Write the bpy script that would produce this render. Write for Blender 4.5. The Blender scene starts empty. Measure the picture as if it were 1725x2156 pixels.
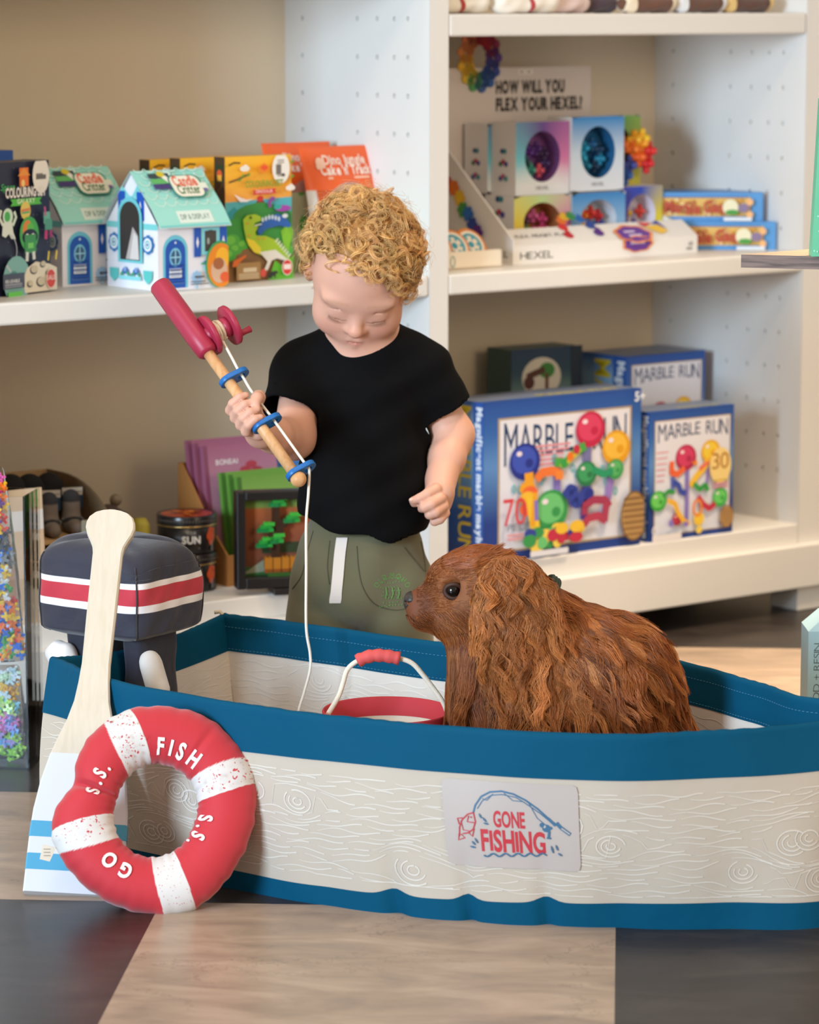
import bpy, bmesh, math, random
import numpy as np
from math import sin, cos, pi, radians, sqrt, atan2
from mathutils import Vector, Matrix

SC = bpy.context.scene
COL = SC.collection
random.seed(7)
RNG = np.random.default_rng(11)

# ------------------------------------------------------------------ camera
FPX, CAM_H, PCX, PCY = 7000.0, 1.08, 862.5, 1078.0
PITCH = math.atan(1078.0 / FPX)
cam_d = bpy.data.cameras.new('camera')
cam = bpy.data.objects.new('camera', cam_d)
COL.objects.link(cam)
cam.location = (0, 0, CAM_H)
cam.rotation_euler = (pi / 2 - PITCH, 0, 0)
cam_d.sensor_fit = 'HORIZONTAL'
cam_d.sensor_width = 36.0
cam_d.lens = FPX / 1725.0 * 36.0
cam_d.clip_start = 0.1
cam_d.dof.use_dof = True
cam_d.dof.focus_distance = 4.27
cam_d.dof.aperture_fstop = 7.5
SC.camera = cam

# ------------------------------------------------------------------ colour management
vs = SC.view_settings
vs.view_transform = 'Standard'
vs.look = 'None'
vs.gamma = 1.0
vs.use_curve_mapping = False
vs.exposure = 0.0

# ------------------------------------------------------------------ world and lights
world = bpy.data.worlds.new('world')
SC.world = world
world.use_nodes = True
wn = world.node_tree.nodes['Background']
wn.inputs[0].default_value = (1.0, 0.87, 0.72, 1)
wn.inputs[1].default_value = 0.66

def area(name, loc, target, size, power, color, size_y=None):
    d = bpy.data.lights.new(name, 'AREA')
    d.energy = power
    d.color = color
    d.shape = 'RECTANGLE'
    d.size = size
    d.size_y = size_y or size
    o = bpy.data.objects.new(name, d)
    COL.objects.link(o)
    o.location = loc
    v = Vector(target) - Vector(loc)
    o.rotation_euler = v.to_track_quat('-Z', 'Y').to_euler()
    return o

# daylight from the shop window in front on the left, warm ceiling lamps over the aisle
area('window_daylight', (-2.95, 0.15, 1.40), (0.0, 4.8, 0.62), 1.25, 350, (0.61, 0.81, 1.0), 1.45)
area('shop_lamp', (2.9, 1.3, 2.0), (-0.2, 5.1, 0.6), 1.5, 48, (1.0, 0.76, 0.50), 1.2)
area('ceiling_lamp', (-0.15, 3.3, 2.75), (-0.1, 4.9, 0.5), 0.35, 12, (1.0, 0.80, 0.57))
area('ceiling_lamp', (0.90, 4.85, 2.75), (0.88, 4.92, 0.0), 0.35, 17, (1.0, 0.78, 0.54)).data.spread = radians(50)
area('ceiling_lamp', (-1.3, 3.9, 2.75), (-0.9, 5.0, 0.5), 0.35, 6, (1.0, 0.78, 0.54))

# ------------------------------------------------------------------ measuring helpers (photo pixel + known height or depth -> place)
_c, _s = cos(PITCH), sin(PITCH)
def ray(x, y):
    a, b = (x - PCX) / FPX, -(y - PCY) / FPX
    return np.array([a, _c + b * _s, -_s + b * _c])
def atz(x, y, z):
    r = ray(x, y)
    return np.array([0, 0, CAM_H]) + r * (z - CAM_H) / r[2]
def aty(x, y, Y):
    r = ray(x, y)
    return np.array([0, 0, CAM_H]) + r * Y / r[1]

TH = radians(37.8)                         # the bookcase stands turned to the aisle
UX = np.array([cos(TH), sin(TH), 0]); WX = np.array([-sin(TH), cos(TH), 0])
Q0 = np.array([0.7246, 5.8753, 0.0])
def Q(u, w, z=0.0):
    return Q0 + UX * u + WX * w + np.array([0, 0, z])
def uw(p):
    return float((p - Q0) @ UX), float((p - Q0) @ WX)

# ------------------------------------------------------------------ colours and materials
def lin(h):
    if not isinstance(h, str):
        return tuple(h)
    h = h.lstrip('#')
    out = []
    for i in (0, 2, 4):
        v = int(h[i:i + 2], 16) / 255
        out.append(v / 12.92 if v <= 0.04045 else ((v + 0.055) / 1.055) ** 2.4)
    return tuple(out)

def mat(name, col=None, rough=0.5, metal=0.0, spec=0.5, bump=None, sheen=0.0, sss=0.0, coat=0.0, trans=0.0, ior=1.45,
        noise=None, fine=None, alpha=None):
    """Principled material. col None: the mesh's own colour attribute. bump=(scale, strength), noise=(scale, amount)."""
    m = bpy.data.materials.new(name)
    m.use_nodes = True
    nt = m.node_tree
    b = nt.nodes['Principled BSDF']
    b.inputs['Roughness'].default_value = rough
    b.inputs['Metallic'].default_value = metal
    b.inputs['Specular IOR Level'].default_value = spec
    b.inputs['IOR'].default_value = ior
    b.inputs['Sheen Weight'].default_value = sheen
    b.inputs['Coat Weight'].default_value = coat
    b.inputs['Transmission Weight'].default_value = trans
    if alpha is not None:
        b.inputs['Alpha'].default_value = alpha
    if sss:
        b.inputs['Subsurface Weight'].default_value = sss
        b.inputs['Subsurface Radius'].default_value = (0.9, 0.35, 0.2)
        b.inputs['Subsurface Scale'].default_value = 0.003
    tc = nt.nodes.new('ShaderNodeTexCoord')
    if col is None:
        ca = nt.nodes.new('ShaderNodeVertexColor')
        ca.layer_name = 'Col'
        src = ca.outputs[0]
    else:
        r = nt.nodes.new('ShaderNodeRGB')
        r.outputs[0].default_value = (*lin(col), 1)
        src = r.outputs[0]
    if noise:
        n = nt.nodes.new('ShaderNodeTexNoise')
        n.inputs['Scale'].default_value = noise[0]
        n.inputs['Detail'].default_value = 5
        nt.links.new(tc.outputs['Object'], n.inputs['Vector'])
        mr = nt.nodes.new('ShaderNodeMapRange')
        mr.inputs[3].default_value = 1 - noise[1]
        mr.inputs[4].default_value = 1 + noise[1]
        nt.links.new(n.outputs[0], mr.inputs[0])
        mx = nt.nodes.new('ShaderNodeMix')
        mx.data_type = 'RGBA'; mx.blend_type = 'MULTIPLY'
        mx.inputs[0].default_value = 1
        nt.links.new(src, mx.inputs[6]); nt.links.new(mr.outputs[0], mx.inputs[7])
        src = mx.outputs[2]
    nt.links.new(src, b.inputs['Base Color'])
    if bump:
        n = nt.nodes.new('ShaderNodeTexNoise')
        n.inputs['Scale'].default_value = bump[0]
        n.inputs['Detail'].default_value = 4
        nt.links.new(tc.outputs['Object'], n.inputs['Vector'])
        bp = nt.nodes.new('ShaderNodeBump')
        bp.inputs['Strength'].default_value = bump[1]
        bp.inputs['Distance'].default_value = bump[2] if len(bump) > 2 else 0.002
        nt.links.new(n.outputs[0], bp.inputs['Height'])
        nt.links.new(bp.outputs[0], b.inputs['Normal'])
    return m

def wood(name, base, dark, scale=(60, 60, 4), rough=0.55):
    m = mat(name, base, rough)
    nt = m.node_tree
    b = nt.nodes['Principled BSDF']
    tc = nt.nodes.new('ShaderNodeTexCoord')
    mp = nt.nodes.new('ShaderNodeMapping')
    mp.inputs['Scale'].default_value = scale
    n = nt.nodes.new('ShaderNodeTexNoise')
    n.inputs['Scale'].default_value = 1.0; n.inputs['Detail'].default_value = 6; n.inputs['Distortion'].default_value = 0.6
    cr = nt.nodes.new('ShaderNodeValToRGB')
    cr.color_ramp.elements[0].position = 0.35; cr.color_ramp.elements[0].color = (*lin(dark), 1)
    cr.color_ramp.elements[1].position = 0.62; cr.color_ramp.elements[1].color = (*lin(base), 1)
    nt.links.new(tc.outputs['Object'], mp.inputs[0]); nt.links.new(mp.outputs[0], n.inputs['Vector'])
    nt.links.new(n.outputs[0], cr.inputs[0]); nt.links.new(cr.outputs[0], b.inputs['Base Color'])
    return m

def glass(name, tint=(1, 1, 1), rough=0.02, ior=1.35):
    """Thin clear plastic: mostly see-through, with a glossy reflection."""
    m = bpy.data.materials.new(name)
    m.use_nodes = True
    nt = m.node_tree
    nt.nodes.clear()
    o = nt.nodes.new('ShaderNodeOutputMaterial')
    t = nt.nodes.new('ShaderNodeBsdfTransparent'); t.inputs[0].default_value = (*tint, 1)
    g = nt.nodes.new('ShaderNodeBsdfGlossy'); g.inputs['Roughness'].default_value = rough
    f = nt.nodes.new('ShaderNodeFresnel'); f.inputs[0].default_value = ior
    mx = nt.nodes.new('ShaderNodeMixShader')
    nt.links.new(f.outputs[0], mx.inputs[0]); nt.links.new(t.outputs[0], mx.inputs[1]); nt.links.new(g.outputs[0], mx.inputs[2])
    nt.links.new(mx.outputs[0], o.inputs[0])
    return m

# ------------------------------------------------------------------ objects
def tag(o, label, cat, group=None, kind=None):
    if label: o['label'] = label
    if cat: o['category'] = cat
    if group: o['group'] = group
    if kind: o['kind'] = kind
    return o
def thing(name, label, cat, loc=(0, 0, 0), rot=0.0, group=None):
    o = bpy.data.objects.new(name, None)
    o.empty_display_size = 0.05
    COL.objects.link(o)
    o.location = tuple(float(v) for v in loc)
    o.rotation_euler = (0, 0, rot) if not hasattr(rot, '__len__') else rot
    return tag(o, label, cat, group)
def world_to(o):
    """A map from world points to the local frame of thing o (rotation about z only)."""
    L = np.array(o.location); a = o.rotation_euler.z
    R = np.array([[cos(a), sin(a), 0], [-sin(a), cos(a), 0], [0, 0, 1]])
    return lambda p: (np.asarray(p, float) - L) @ R.T

class MB:
    """Collects shapes with vertex colours; build() links them as ONE mesh object."""
    def __init__(self):
        self.v, self.c, self.f, self.sm = [], [], [], []
        self.n = 0
    def add(self, V, F, col='#ffffff', smooth=False):
        V = np.asarray(V, float).reshape(-1, 3)
        k = self.n
        self.v.append(V)
        if isinstance(col, np.ndarray) and col.ndim == 2:
            self.c.append(col)
        else:
            self.c.append(np.tile(lin(col), (len(V), 1)))
        for f in F:
            self.f.append([int(i) + k for i in f])
        self.sm += [smooth] * len(F)
        self.n += len(V)
        return self
    def box(self, lo, hi, col='#ffffff', M=None):
        (a, b, c), (d, e, g) = lo, hi
        V = np.array([(a, b, c), (d, b, c), (d, e, c), (a, e, c), (a, b, g), (d, b, g), (d, e, g), (a, e, g)], float)
        if M is not None: V = M(V)
        F = [(0, 3, 2, 1), (4, 5, 6, 7), (0, 1, 5, 4), (1, 2, 6, 5), (2, 3, 7, 6), (3, 0, 4, 7)]
        return self.add(V, F, col)
    def prism(self, pts, z0, z1, col='#ffffff', M=None, smooth=False):
        """Extrudes a 2D outline (counter-clockwise) along z; M maps the points."""
        p = np.asarray(pts, float); n = len(p)
        V = np.vstack([np.c_[p, np.full(n, z0)], np.c_[p, np.full(n, z1)]])
        if M is not None: V = M(V)
        F = [list(range(n))[::-1], list(range(n, 2 * n))]
        self.add(V, F, col)
        self.add(V, [(i, (i + 1) % n, n + (i + 1) % n, n + i) for i in range(n)], col, smooth)
        return self
    def lathe(self, prof, col='#ffffff', seg=32, M=None, smooth=True, cap=True):
        """Revolves (r, z) about z."""
        p = np.asarray(prof, float); a = np.arange(seg) * 2 * pi / seg
        V = np.stack([np.outer(p[:, 0], np.cos(a)), np.outer(p[:, 0], np.sin(a)), np.repeat(p[:, 1:2], seg, 1)], -1).reshape(-1, 3)
        if M is not None: V = M(V)
        F = []
        for i in range(len(p) - 1):
            for j in range(seg):
                k = (j + 1) % seg
                F.append((i * seg + j, i * seg + k, (i + 1) * seg + k, (i + 1) * seg + j))
        if cap:
            F.append(list(range(seg))[::-1]); F.append([(len(p) - 1) * seg + j for j in range(seg)])
        return self.add(V, F, col, smooth)
    def tube(self, pts, r, col='#ffffff', seg=8, cap=True, smooth=True):
        P = np.asarray(pts, float); n = len(P)
        R = np.full(n, r) if np.isscalar(r) else np.asarray(r, float)
        T = np.gradient(P, axis=0); T /= np.linalg.norm(T, axis=1)[:, None] + 1e-12
        up = np.array([0, 0, 1.0]) if abs(T[0, 2]) < 0.9 else np.array([1.0, 0, 0])
        A = np.cross(T[0], up); A /= np.linalg.norm(A)
        fr = []
        for i in range(n):
            A = A - T[i] * (A @ T[i]); A /= np.linalg.norm(A) + 1e-12
            fr.append((A, np.cross(T[i], A)))
        a = np.arange(seg) * 2 * pi / seg
        V = np.array([P[i] + R[i] * (np.outer(np.cos(a), fr[i][0]) + np.outer(np.sin(a), fr[i][1])) for i in range(n)]).reshape(-1, 3)
        F = [(i * seg + j, i * seg + (j + 1) % seg, (i + 1) * seg + (j + 1) % seg, (i + 1) * seg + j) for i in range(n - 1) for j in range(seg)]
        if cap:
            F.append(list(range(seg))[::-1]); F.append([(n - 1) * seg + j for j in range(seg)])
        return self.add(V, F, col, smooth)
    def sphere(self, c, r, col='#ffffff', seg=20, rings=12, M=None):
        r = np.array([r, r, r]) if np.isscalar(r) else np.asarray(r)
        V, F = [], []
        for i in range(rings + 1):
            t = pi * i / rings
            for j in range(seg):
                a = 2 * pi * j / seg
                V.append((sin(t) * cos(a), sin(t) * sin(a), cos(t)))
        V = np.array(V) * r + np.asarray(c, float)
        if M is not None: V = M(V)
        for i in range(rings):
            for j in range(seg):
                k = (j + 1) % seg
                F.append((i * seg + j, (i + 1) * seg + j, (i + 1) * seg + k, i * seg + k))
        return self.add(V, F, col, True)
    def grid(self, fn, nu, nv, col='#ffffff', smooth=True, flip=False, colfn=None, wrap_u=False, wrap_v=False):
        """fn(U, V) arrays in 0..1 -> (N,3)."""
        mu, mv = (nu if wrap_u else nu + 1), (nv if wrap_v else nv + 1)
        uu, vv = np.meshgrid(np.arange(mu) / nu, np.arange(mv) / nv, indexing='ij')
        V = fn(uu.ravel(), vv.ravel())
        c = colfn(uu.ravel(), vv.ravel()) if colfn else col
        F = []
        for i in range(nu):
            for j in range(nv):
                a, b = i, (i + 1) % mu; d, e = j, (j + 1) % mv
                q = (a * mv + d, b * mv + d, b * mv + e, a * mv + e)
                F.append(q[::-1] if flip else q)
        return self.add(V, F, c, smooth)
    def build(self, name, m, parent=None, loc=None, rot=None, bevel=0.0, fix=False):
        me = bpy.data.meshes.new(name)
        V = np.vstack(self.v)
        me.from_pydata(V.tolist(), [], self.f)
        at = me.color_attributes.new('Col', 'FLOAT_COLOR', 'POINT')
        C = np.ones((len(V), 4)); C[:, :3] = np.vstack(self.c)
        at.data.foreach_set('color', C.ravel().astype(np.float32))
        me.polygons.foreach_set('use_smooth', np.array(self.sm, dtype=bool))
        me.validate(); me.update()
        if fix:
            b = bmesh.new(); b.from_mesh(me)
            bmesh.ops.remove_doubles(b, verts=b.verts, dist=1e-6)
            bmesh.ops.recalc_face_normals(b, faces=b.faces); b.to_mesh(me); b.free()
        return link(name, me, m, parent, loc, rot, bevel)

def link(name, me, m, parent=None, loc=None, rot=None, bevel=0.0):
    o = bpy.data.objects.new(name, me)
    for x in (m if isinstance(m, (list, tuple)) else [m]):
        me.materials.append(x)
    COL.objects.link(o)
    if parent is not None: o.parent = parent
    if loc is not None: o.location = tuple(float(v) for v in loc)
    if rot is not None: o.rotation_euler = (0, 0, rot) if not hasattr(rot, '__len__') else rot
    if bevel:
        bv = o.modifiers.new('bevel', 'BEVEL'); bv.width = bevel; bv.segments = 2; bv.limit_method = 'ANGLE'; bv.angle_limit = radians(50)
    return o

def raw_mesh(name, V, F, m, parent=None, cols=None, smooth=True):
    """Fast path for big quad arrays."""
    V = np.asarray(V, np.float32); F = np.asarray(F, np.int32)
    me = bpy.data.meshes.new(name)
    me.vertices.add(len(V)); me.vertices.foreach_set('co', V.ravel())
    k = F.shape[1]
    me.loops.add(F.size); me.loops.foreach_set('vertex_index', F.ravel())
    me.polygons.add(len(F)); me.polygons.foreach_set('loop_start', np.arange(0, F.size, k, dtype=np.int32))
    me.update(calc_edges=True)
    me.polygons.foreach_set('use_smooth', np.full(len(F), smooth, dtype=bool))
    if cols is not None:
        at = me.color_attributes.new('Col', 'FLOAT_COLOR', 'POINT')
        C = np.ones((len(V), 4), np.float32); C[:, :3] = cols
        at.data.foreach_set('color', C.ravel())
    me.validate(); me.update()
    return link(name, me, m, parent)

# ------------------------------------------------------------------ printing: flat coloured shapes laid on a face, in the mesh of the thing they belong to
_glyphs = {}
def glyph(ch, bold):
    k = (ch, bold)
    if ch == 'I' and k not in _glyphs:
        q = np.linspace(0, 1, 7)[:, None]; w = 0.10 + 2 * bold; V = np.vstack([np.hstack([0 * q, q]), np.hstack([0 * q + w, q])]) * [1, CAP or 0.7]
        _glyphs[k] = (V, [[i, 7 + i, 8 + i, i + 1] for i in range(6)])
    if k not in _glyphs:
        d = bpy.data.curves.new('g', 'FONT'); d.body = ch; d.size = 1.0; d.offset = bold; d.resolution_u = 4; d.fill_mode = 'BOTH'
        o = bpy.data.objects.new('g', d)
        me = o.to_mesh()
        V = np.array([v.co[:2] for v in me.vertices]).reshape(-1, 2); F = [list(p.vertices) for p in me.polygons]
        o.to_mesh_clear(); bpy.data.objects.remove(o); bpy.data.curves.remove(d)
        _glyphs[k] = (V, F)
    return _glyphs[k]
CAP = None
def layout(s, bold, track=0.08):
    """Glyph outlines side by side, cap height 1, and the total width."""
    global CAP
    if CAP is None:
        CAP = float(np.ptp(glyph('H', 0.0)[0][:, 1]))
    x, out = 0.0, []
    for ch in s:
        if ch == ' ':
            x += 0.38; continue
        V, F = glyph(ch, bold)
        if not len(V): continue
        V = V / CAP
        w = np.ptp(V[:, 0])
        out.append((V - [V[:, 0].min(), 0], F, x, w)); x += w + track
    return out, max(x - track, 0.01)

class Art:
    """2D drawing on a face: mp(xy array, layer) -> 3D points. Each shape lies a hair above the last."""
    def __init__(self, mb, mp, step=0.00012, base=0.0002):
        self.mb, self.mp, self.k, self.step, self.base = mb, mp, 0, step, base
        self.clip = None
    def put(self, xy, F, col):
        self.k += 1
        if self.clip is not None:
            xy = np.asarray(xy, float); x0, y0, x1, y1 = self.clip
            if xy[:, 0].min() < x0 or xy[:, 0].max() > x1 or xy[:, 1].min() < y0 or xy[:, 1].max() > y1:
                if isinstance(col, np.ndarray):
                    xy = np.clip(xy, (x0, y0), (x1, y1))
                else:
                    V, G = [], []
                    for f in F:
                        p = [tuple(xy[i]) for i in f]
                        for ax, lim, sg in ((0, x0, 1), (0, x1, -1), (1, y0, 1), (1, y1, -1)):
                            q = []
                            for i in range(len(p)):
                                a, b = p[i - 1], p[i]; da, db = sg * (a[ax] - lim), sg * (b[ax] - lim)
                                if (da < 0) != (db < 0):
                                    t = da / (da - db); q.append((a[0] + t * (b[0] - a[0]), a[1] + t * (b[1] - a[1])))
                                if db >= 0: q.append(b)
                            p = q
                            if not p: break
                        if len(p) > 2:
                            G.append(list(range(len(V), len(V) + len(p)))); V += p
                    if not V: return self
                    xy, F = np.array(V), G
        self.mb.add(self.mp(np.asarray(xy, float), self.base + self.step * self.k), F, col)
        return self
    def poly(self, xy, col):
        return self.put(xy, [list(range(len(xy)))], col)
    def rect(self, x, y, w, h, col, cols=None):
        """cols: the four corner colours (bl, br, tr, tl) for a printed blend."""
        xy = [(x, y), (x + w, y), (x + w, y + h), (x, y + h)]
        return self.put(xy, [(0, 1, 2, 3)], np.array([lin(c) for c in cols]) if cols else col)
    def blend(self, x, y, w, h, stops, vertical=True, n=6):
        """A printed colour ramp: stops = [(t, colour)]."""
        t = np.linspace(0, 1, n * max(1, len(stops)))
        C = np.stack([np.interp(t, [s[0] for s in stops], [lin(s[1])[i] for s in stops]) for i in range(3)], 1)
        xy, F, cc = [], [], []
        for i, q in enumerate(t):
            xy += [(x, y + h * q), (x + w, y + h * q)] if vertical else [(x + w * q, y + h), (x + w * q, y)]
            cc += [C[i], C[i]]
            if i: F.append((2 * i - 2, 2 * i - 1, 2 * i + 1, 2 * i))
        return self.put(xy, F, np.array(cc))
    def ell(self, x, y, rx, ry=None, col='#ffffff', n=20, rot=0.0, a0=0, a1=2 * pi):
        ry = rx if ry is None else ry
        a = np.linspace(a0, a1, n, endpoint=abs(a1 - a0) < 6.28)
        p = np.c_[rx * np.cos(a), ry * np.sin(a)]
        p = p @ np.array([[cos(rot), sin(rot)], [-sin(rot), cos(rot)]])
        return self.poly(p + [x, y], col)
    def ring(self, x, y, rx, ry, w, col, n=24):
        a = np.arange(n) * 2 * pi / n
        p = np.vstack([np.c_[rx * np.cos(a), ry * np.sin(a)], np.c_[(rx - w) * np.cos(a), (ry - w) * np.sin(a)]]) + [x, y]
        return self.put(p, [(i, (i + 1) % n, n + (i + 1) % n, n + i) for i in range(n)], col)
    def line(self, pts, w, col, closed=False):
        P = np.asarray(pts, float); n = len(P)
        if closed: P = np.vstack([P, P[:1]]); n += 1
        T = np.gradient(P, axis=0); T /= np.linalg.norm(T, axis=1)[:, None] + 1e-9
        N = np.c_[-T[:, 1], T[:, 0]] * (w / 2 if np.isscalar(w) else np.asarray(w)[:, None] / 2)
        V = np.vstack([P - N, P + N])
        return self.put(V, [(i, i + 1, n + i + 1, n + i) for i in range(n - 1)], col)
    def text(self, s, x, y, h, col, w=None, bold=0.02, rot=0.0, align='l', slant=0.0, track=0.08, yfn=None):
        L, W = layout(s, bold, track)
        sx = h if w is None else w / W
        x0 = {'l': 0, 'c': -W * sx / 2, 'r': -W * sx}[align]
        self.k += 1
        R = np.array([[cos(rot), sin(rot)], [-sin(rot), cos(rot)]])
        for V, F, gx, gw in L:
            p = np.c_[(V[:, 0] + gx) * sx + x0 + slant * V[:, 1] * h, V[:, 1] * h]
            if yfn: p[:, 1] = yfn(p[:, 0], p[:, 1])
            self.mb.add(self.mp(p @ R + [x, y], self.base + self.step * self.k), F, col)
        return self
    def arc_text(self, s, cx, cy, r, h, col, mid=pi / 2, bold=0.02, sx=1.0, track=0.1, inward=False):
        """Letters standing on a circle, centred at angle mid; inward: read from the other side."""
        L, W = layout(s, bold, track)
        sgn = 1 if inward else -1
        self.k += 1
        for V, F, gx, gw in L:
            a = mid + sgn * ((gx + gw / 2) - W / 2) * h * sx / r
            p = np.c_[(V[:, 0] - gw / 2) * h * sx, V[:, 1] * h]
            q = a - pi / 2 if not inward else a + pi / 2
            R = np.array([[cos(q), sin(q)], [-sin(q), cos(q)]])
            self.mb.add(self.mp(p @ R + [cx + r * cos(a), cy + r * sin(a)], self.base + self.step * self.k), F, col)
        return self

def face_map(o, ux, vx):
    """A flat face: origin o, unit vectors along and up; the print lies off the face along ux x vx."""
    o, ux, vx = (np.asarray(q, float) for q in (o, ux, vx))
    n = np.cross(ux, vx); n = n / np.linalg.norm(n)
    return lambda p, z: o + np.outer(p[:, 0], ux) + np.outer(p[:, 1], vx) + n * z

# ------------------------------------------------------------------ sculpting: smooth blends of round shapes, skinned on a grid
def smin(a, b, k):
    h = np.maximum(k - np.abs(a - b), 0) / k
    return np.minimum(a, b) - h * h * k * 0.25
class Sculpt:
    def __init__(self):
        self.p = []
    def cap(self, a, b, ra, rb=None, k=0.01, sub=False):
        a, b = np.asarray(a, float), np.asarray(b, float); rb = ra if rb is None else rb
        ab = b - a; L2 = max(float(ab @ ab), 1e-12)
        def f(P):
            d = P - a; t = np.clip((d @ ab) / L2, 0, 1)
            return np.linalg.norm(d - t[:, None] * ab, axis=1) - (ra + t * (rb - ra))
        self.p.append((f, (a + b) / 2, sqrt(L2) / 2 + max(ra, rb), k, sub)); return self
    def chain(self, pts, rs, k=0.01, sub=False):
        for i in range(len(pts) - 1):
            self.cap(pts[i], pts[i + 1], rs[i], rs[i + 1], k if i == 0 else min(k, 0.006), sub)
        return self
    def ell(self, c, r, R=None, k=0.01, sub=False):
        c, r = np.asarray(c, float), np.asarray(r, float) * np.ones(3)
        R = np.eye(3) if R is None else np.asarray(R, float)
        m = r.min()
        def f(P):
            q = (P - c) @ R
            k0 = np.linalg.norm(q / r, axis=1); k1 = np.linalg.norm(q / (r * r), axis=1)
            return np.where(k0 < 1e-4, -m, k0 * (k0 - 1) / np.maximum(k1, 1e-9))
        self.p.append((f, c, r.max(), k, sub)); return self
    def box(self, c, h, R=None, rd=0.005, k=0.01, sub=False):
        c, h = np.asarray(c, float), np.asarray(h, float); R = np.eye(3) if R is None else np.asarray(R, float)
        def f(P):
            q = np.abs((P - c) @ R) - (h - rd)
            return np.linalg.norm(np.maximum(q, 0), axis=1) + np.minimum(q.max(axis=1), 0) - rd
        self.p.append((f, c, float(np.linalg.norm(h)), k, sub)); return self
    def fn(self, f, c, r, k=0.01, sub=False):
        self.p.append((f, np.asarray(c, float), r, k, sub)); return self
    def __call__(self, P):
        lo, hi = P.min(0), P.max(0); m, rad = (lo + hi) / 2, np.linalg.norm(hi - lo) / 2
        d = np.full(len(P), 0.06)
        for f, c, r, k, sub in self.p:
            if np.linalg.norm(m - c) - r - rad > 0.055:
                continue
            d = -smin(-d, f(P), k) if sub else smin(d, f(P), k)
        return d
    def bounds(self):
        c = np.array([x[1] for x in self.p if not x[4]]); r = np.array([x[2] for x in self.p if not x[4]])[:, None]
        return (c - r).min(0) - 0.01, (c + r).max(0) + 0.01

def skin(f, lo, hi, h, B=8):
    """Surface nets over the blocks the surface passes through: vertices and quads."""
    lo, hi = np.asarray(lo, float), np.asarray(hi, float)
    nb = np.ceil((hi - lo) / (h * B)).astype(int)
    g = np.stack(np.meshgrid(*[np.arange(n) for n in nb], indexing='ij'), -1).reshape(-1, 3)
    keep = []
    for s in range(0, len(g), 512):
        gg = g[s:s + 512]
        for t in range(0, len(gg), 64):
            q = gg[t:t + 64]
            d = f(lo + (q + 0.5) * h * B)
            keep.append(q[np.abs(d) < h * B * 1.15 + 0.002])
    g = np.vstack(keep)
    l = np.stack(np.meshgrid(*[np.arange(B + 1)] * 3, indexing='ij'), -1).reshape(-1, 3)
    N = (nb * B + 2).astype(np.int64)
    key = lambda q: (q[:, 0] * N[1] + q[:, 1]) * N[2] + q[:, 2]
    cells, verts, edges = [], [], []
    corners = np.array([(i, j, k) for i in (0, 1) for j in (0, 1) for k in (0, 1)])
    eds = [(a, b) for a in range(8) for b in range(a + 1, 8) if np.abs(corners[a] - corners[b]).sum() == 1]
    for s in range(0, len(g), 6):
        gg = g[s:s + 6]
        P = (gg[:, None] * B + l[None]).reshape(-1, 3)
        D = f(lo + P * h).reshape(len(gg), B + 1, B + 1, B + 1)
        cs = np.stack([D[:, i:i + B, j:j + B, k:k + B] for i, j, k in corners], -1)
        ins = cs < 0
        a = ins.any(-1) & ~ins.all(-1)
        w = np.argwhere(a)
        if len(w):
            cv = cs[a]; acc = np.zeros((len(w), 3)); cnt = np.zeros(len(w))
            for p, q in eds:
                x, y = cv[:, p], cv[:, q]; m = (x < 0) != (y < 0)
                t = np.where(m, x / np.where(m, x - y, 1), 0)
                acc += np.where(m[:, None], corners[p] + t[:, None] * (corners[q] - corners[p]), 0); cnt += m
            ci = gg[w[:, 0]] * B + w[:, 1:]
            cells.append(key(ci)); verts.append(lo + (ci + acc / cnt[:, None]) * h)
        for ax in range(3):
            sl = [slice(0, B)] * 3; s2 = list(sl); s2[ax] = slice(1, B + 1)
            x = D[(slice(None), *sl)] < 0; y = D[(slice(None), *s2)] < 0
            w = np.argwhere(x != y)
            if len(w):
                edges.append((ax, gg[w[:, 0]] * B + w[:, 1:], x[x != y]))
    K = np.concatenate(cells); V = np.vstack(verts)
    o = np.argsort(K); K, V = K[o], V[o]
    K, first = np.unique(K, return_index=True); V = V[first]
    faces = []
    for ax, e, inside in edges:
        u, v = (ax + 1) % 3, (ax + 2) % 3
        q = []
        for du, dv in ((-1, -1), (0, -1), (0, 0), (-1, 0)):
            c = e.copy(); c[:, u] += du; c[:, v] += dv
            q.append(key(c))
        q = np.stack(q, 1)
        i = np.clip(np.searchsorted(K, q), 0, len(K) - 1)
        ok = (K[i] == q).all(1)
        i, ins = i[ok], inside[ok]
        i[~ins] = i[~ins][:, ::-1]
        faces.append(i)
    return V, np.vstack(faces)

def rotm(ax, a):
    c, s = cos(a), sin(a)
    return {'x': np.array([[1, 0, 0], [0, c, -s], [0, s, c]]), 'y': np.array([[c, 0, s], [0, 1, 0], [-s, 0, c]]), 'z': np.array([[c, -s, 0], [s, c, 0], [0, 0, 1]])}[ax]

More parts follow.
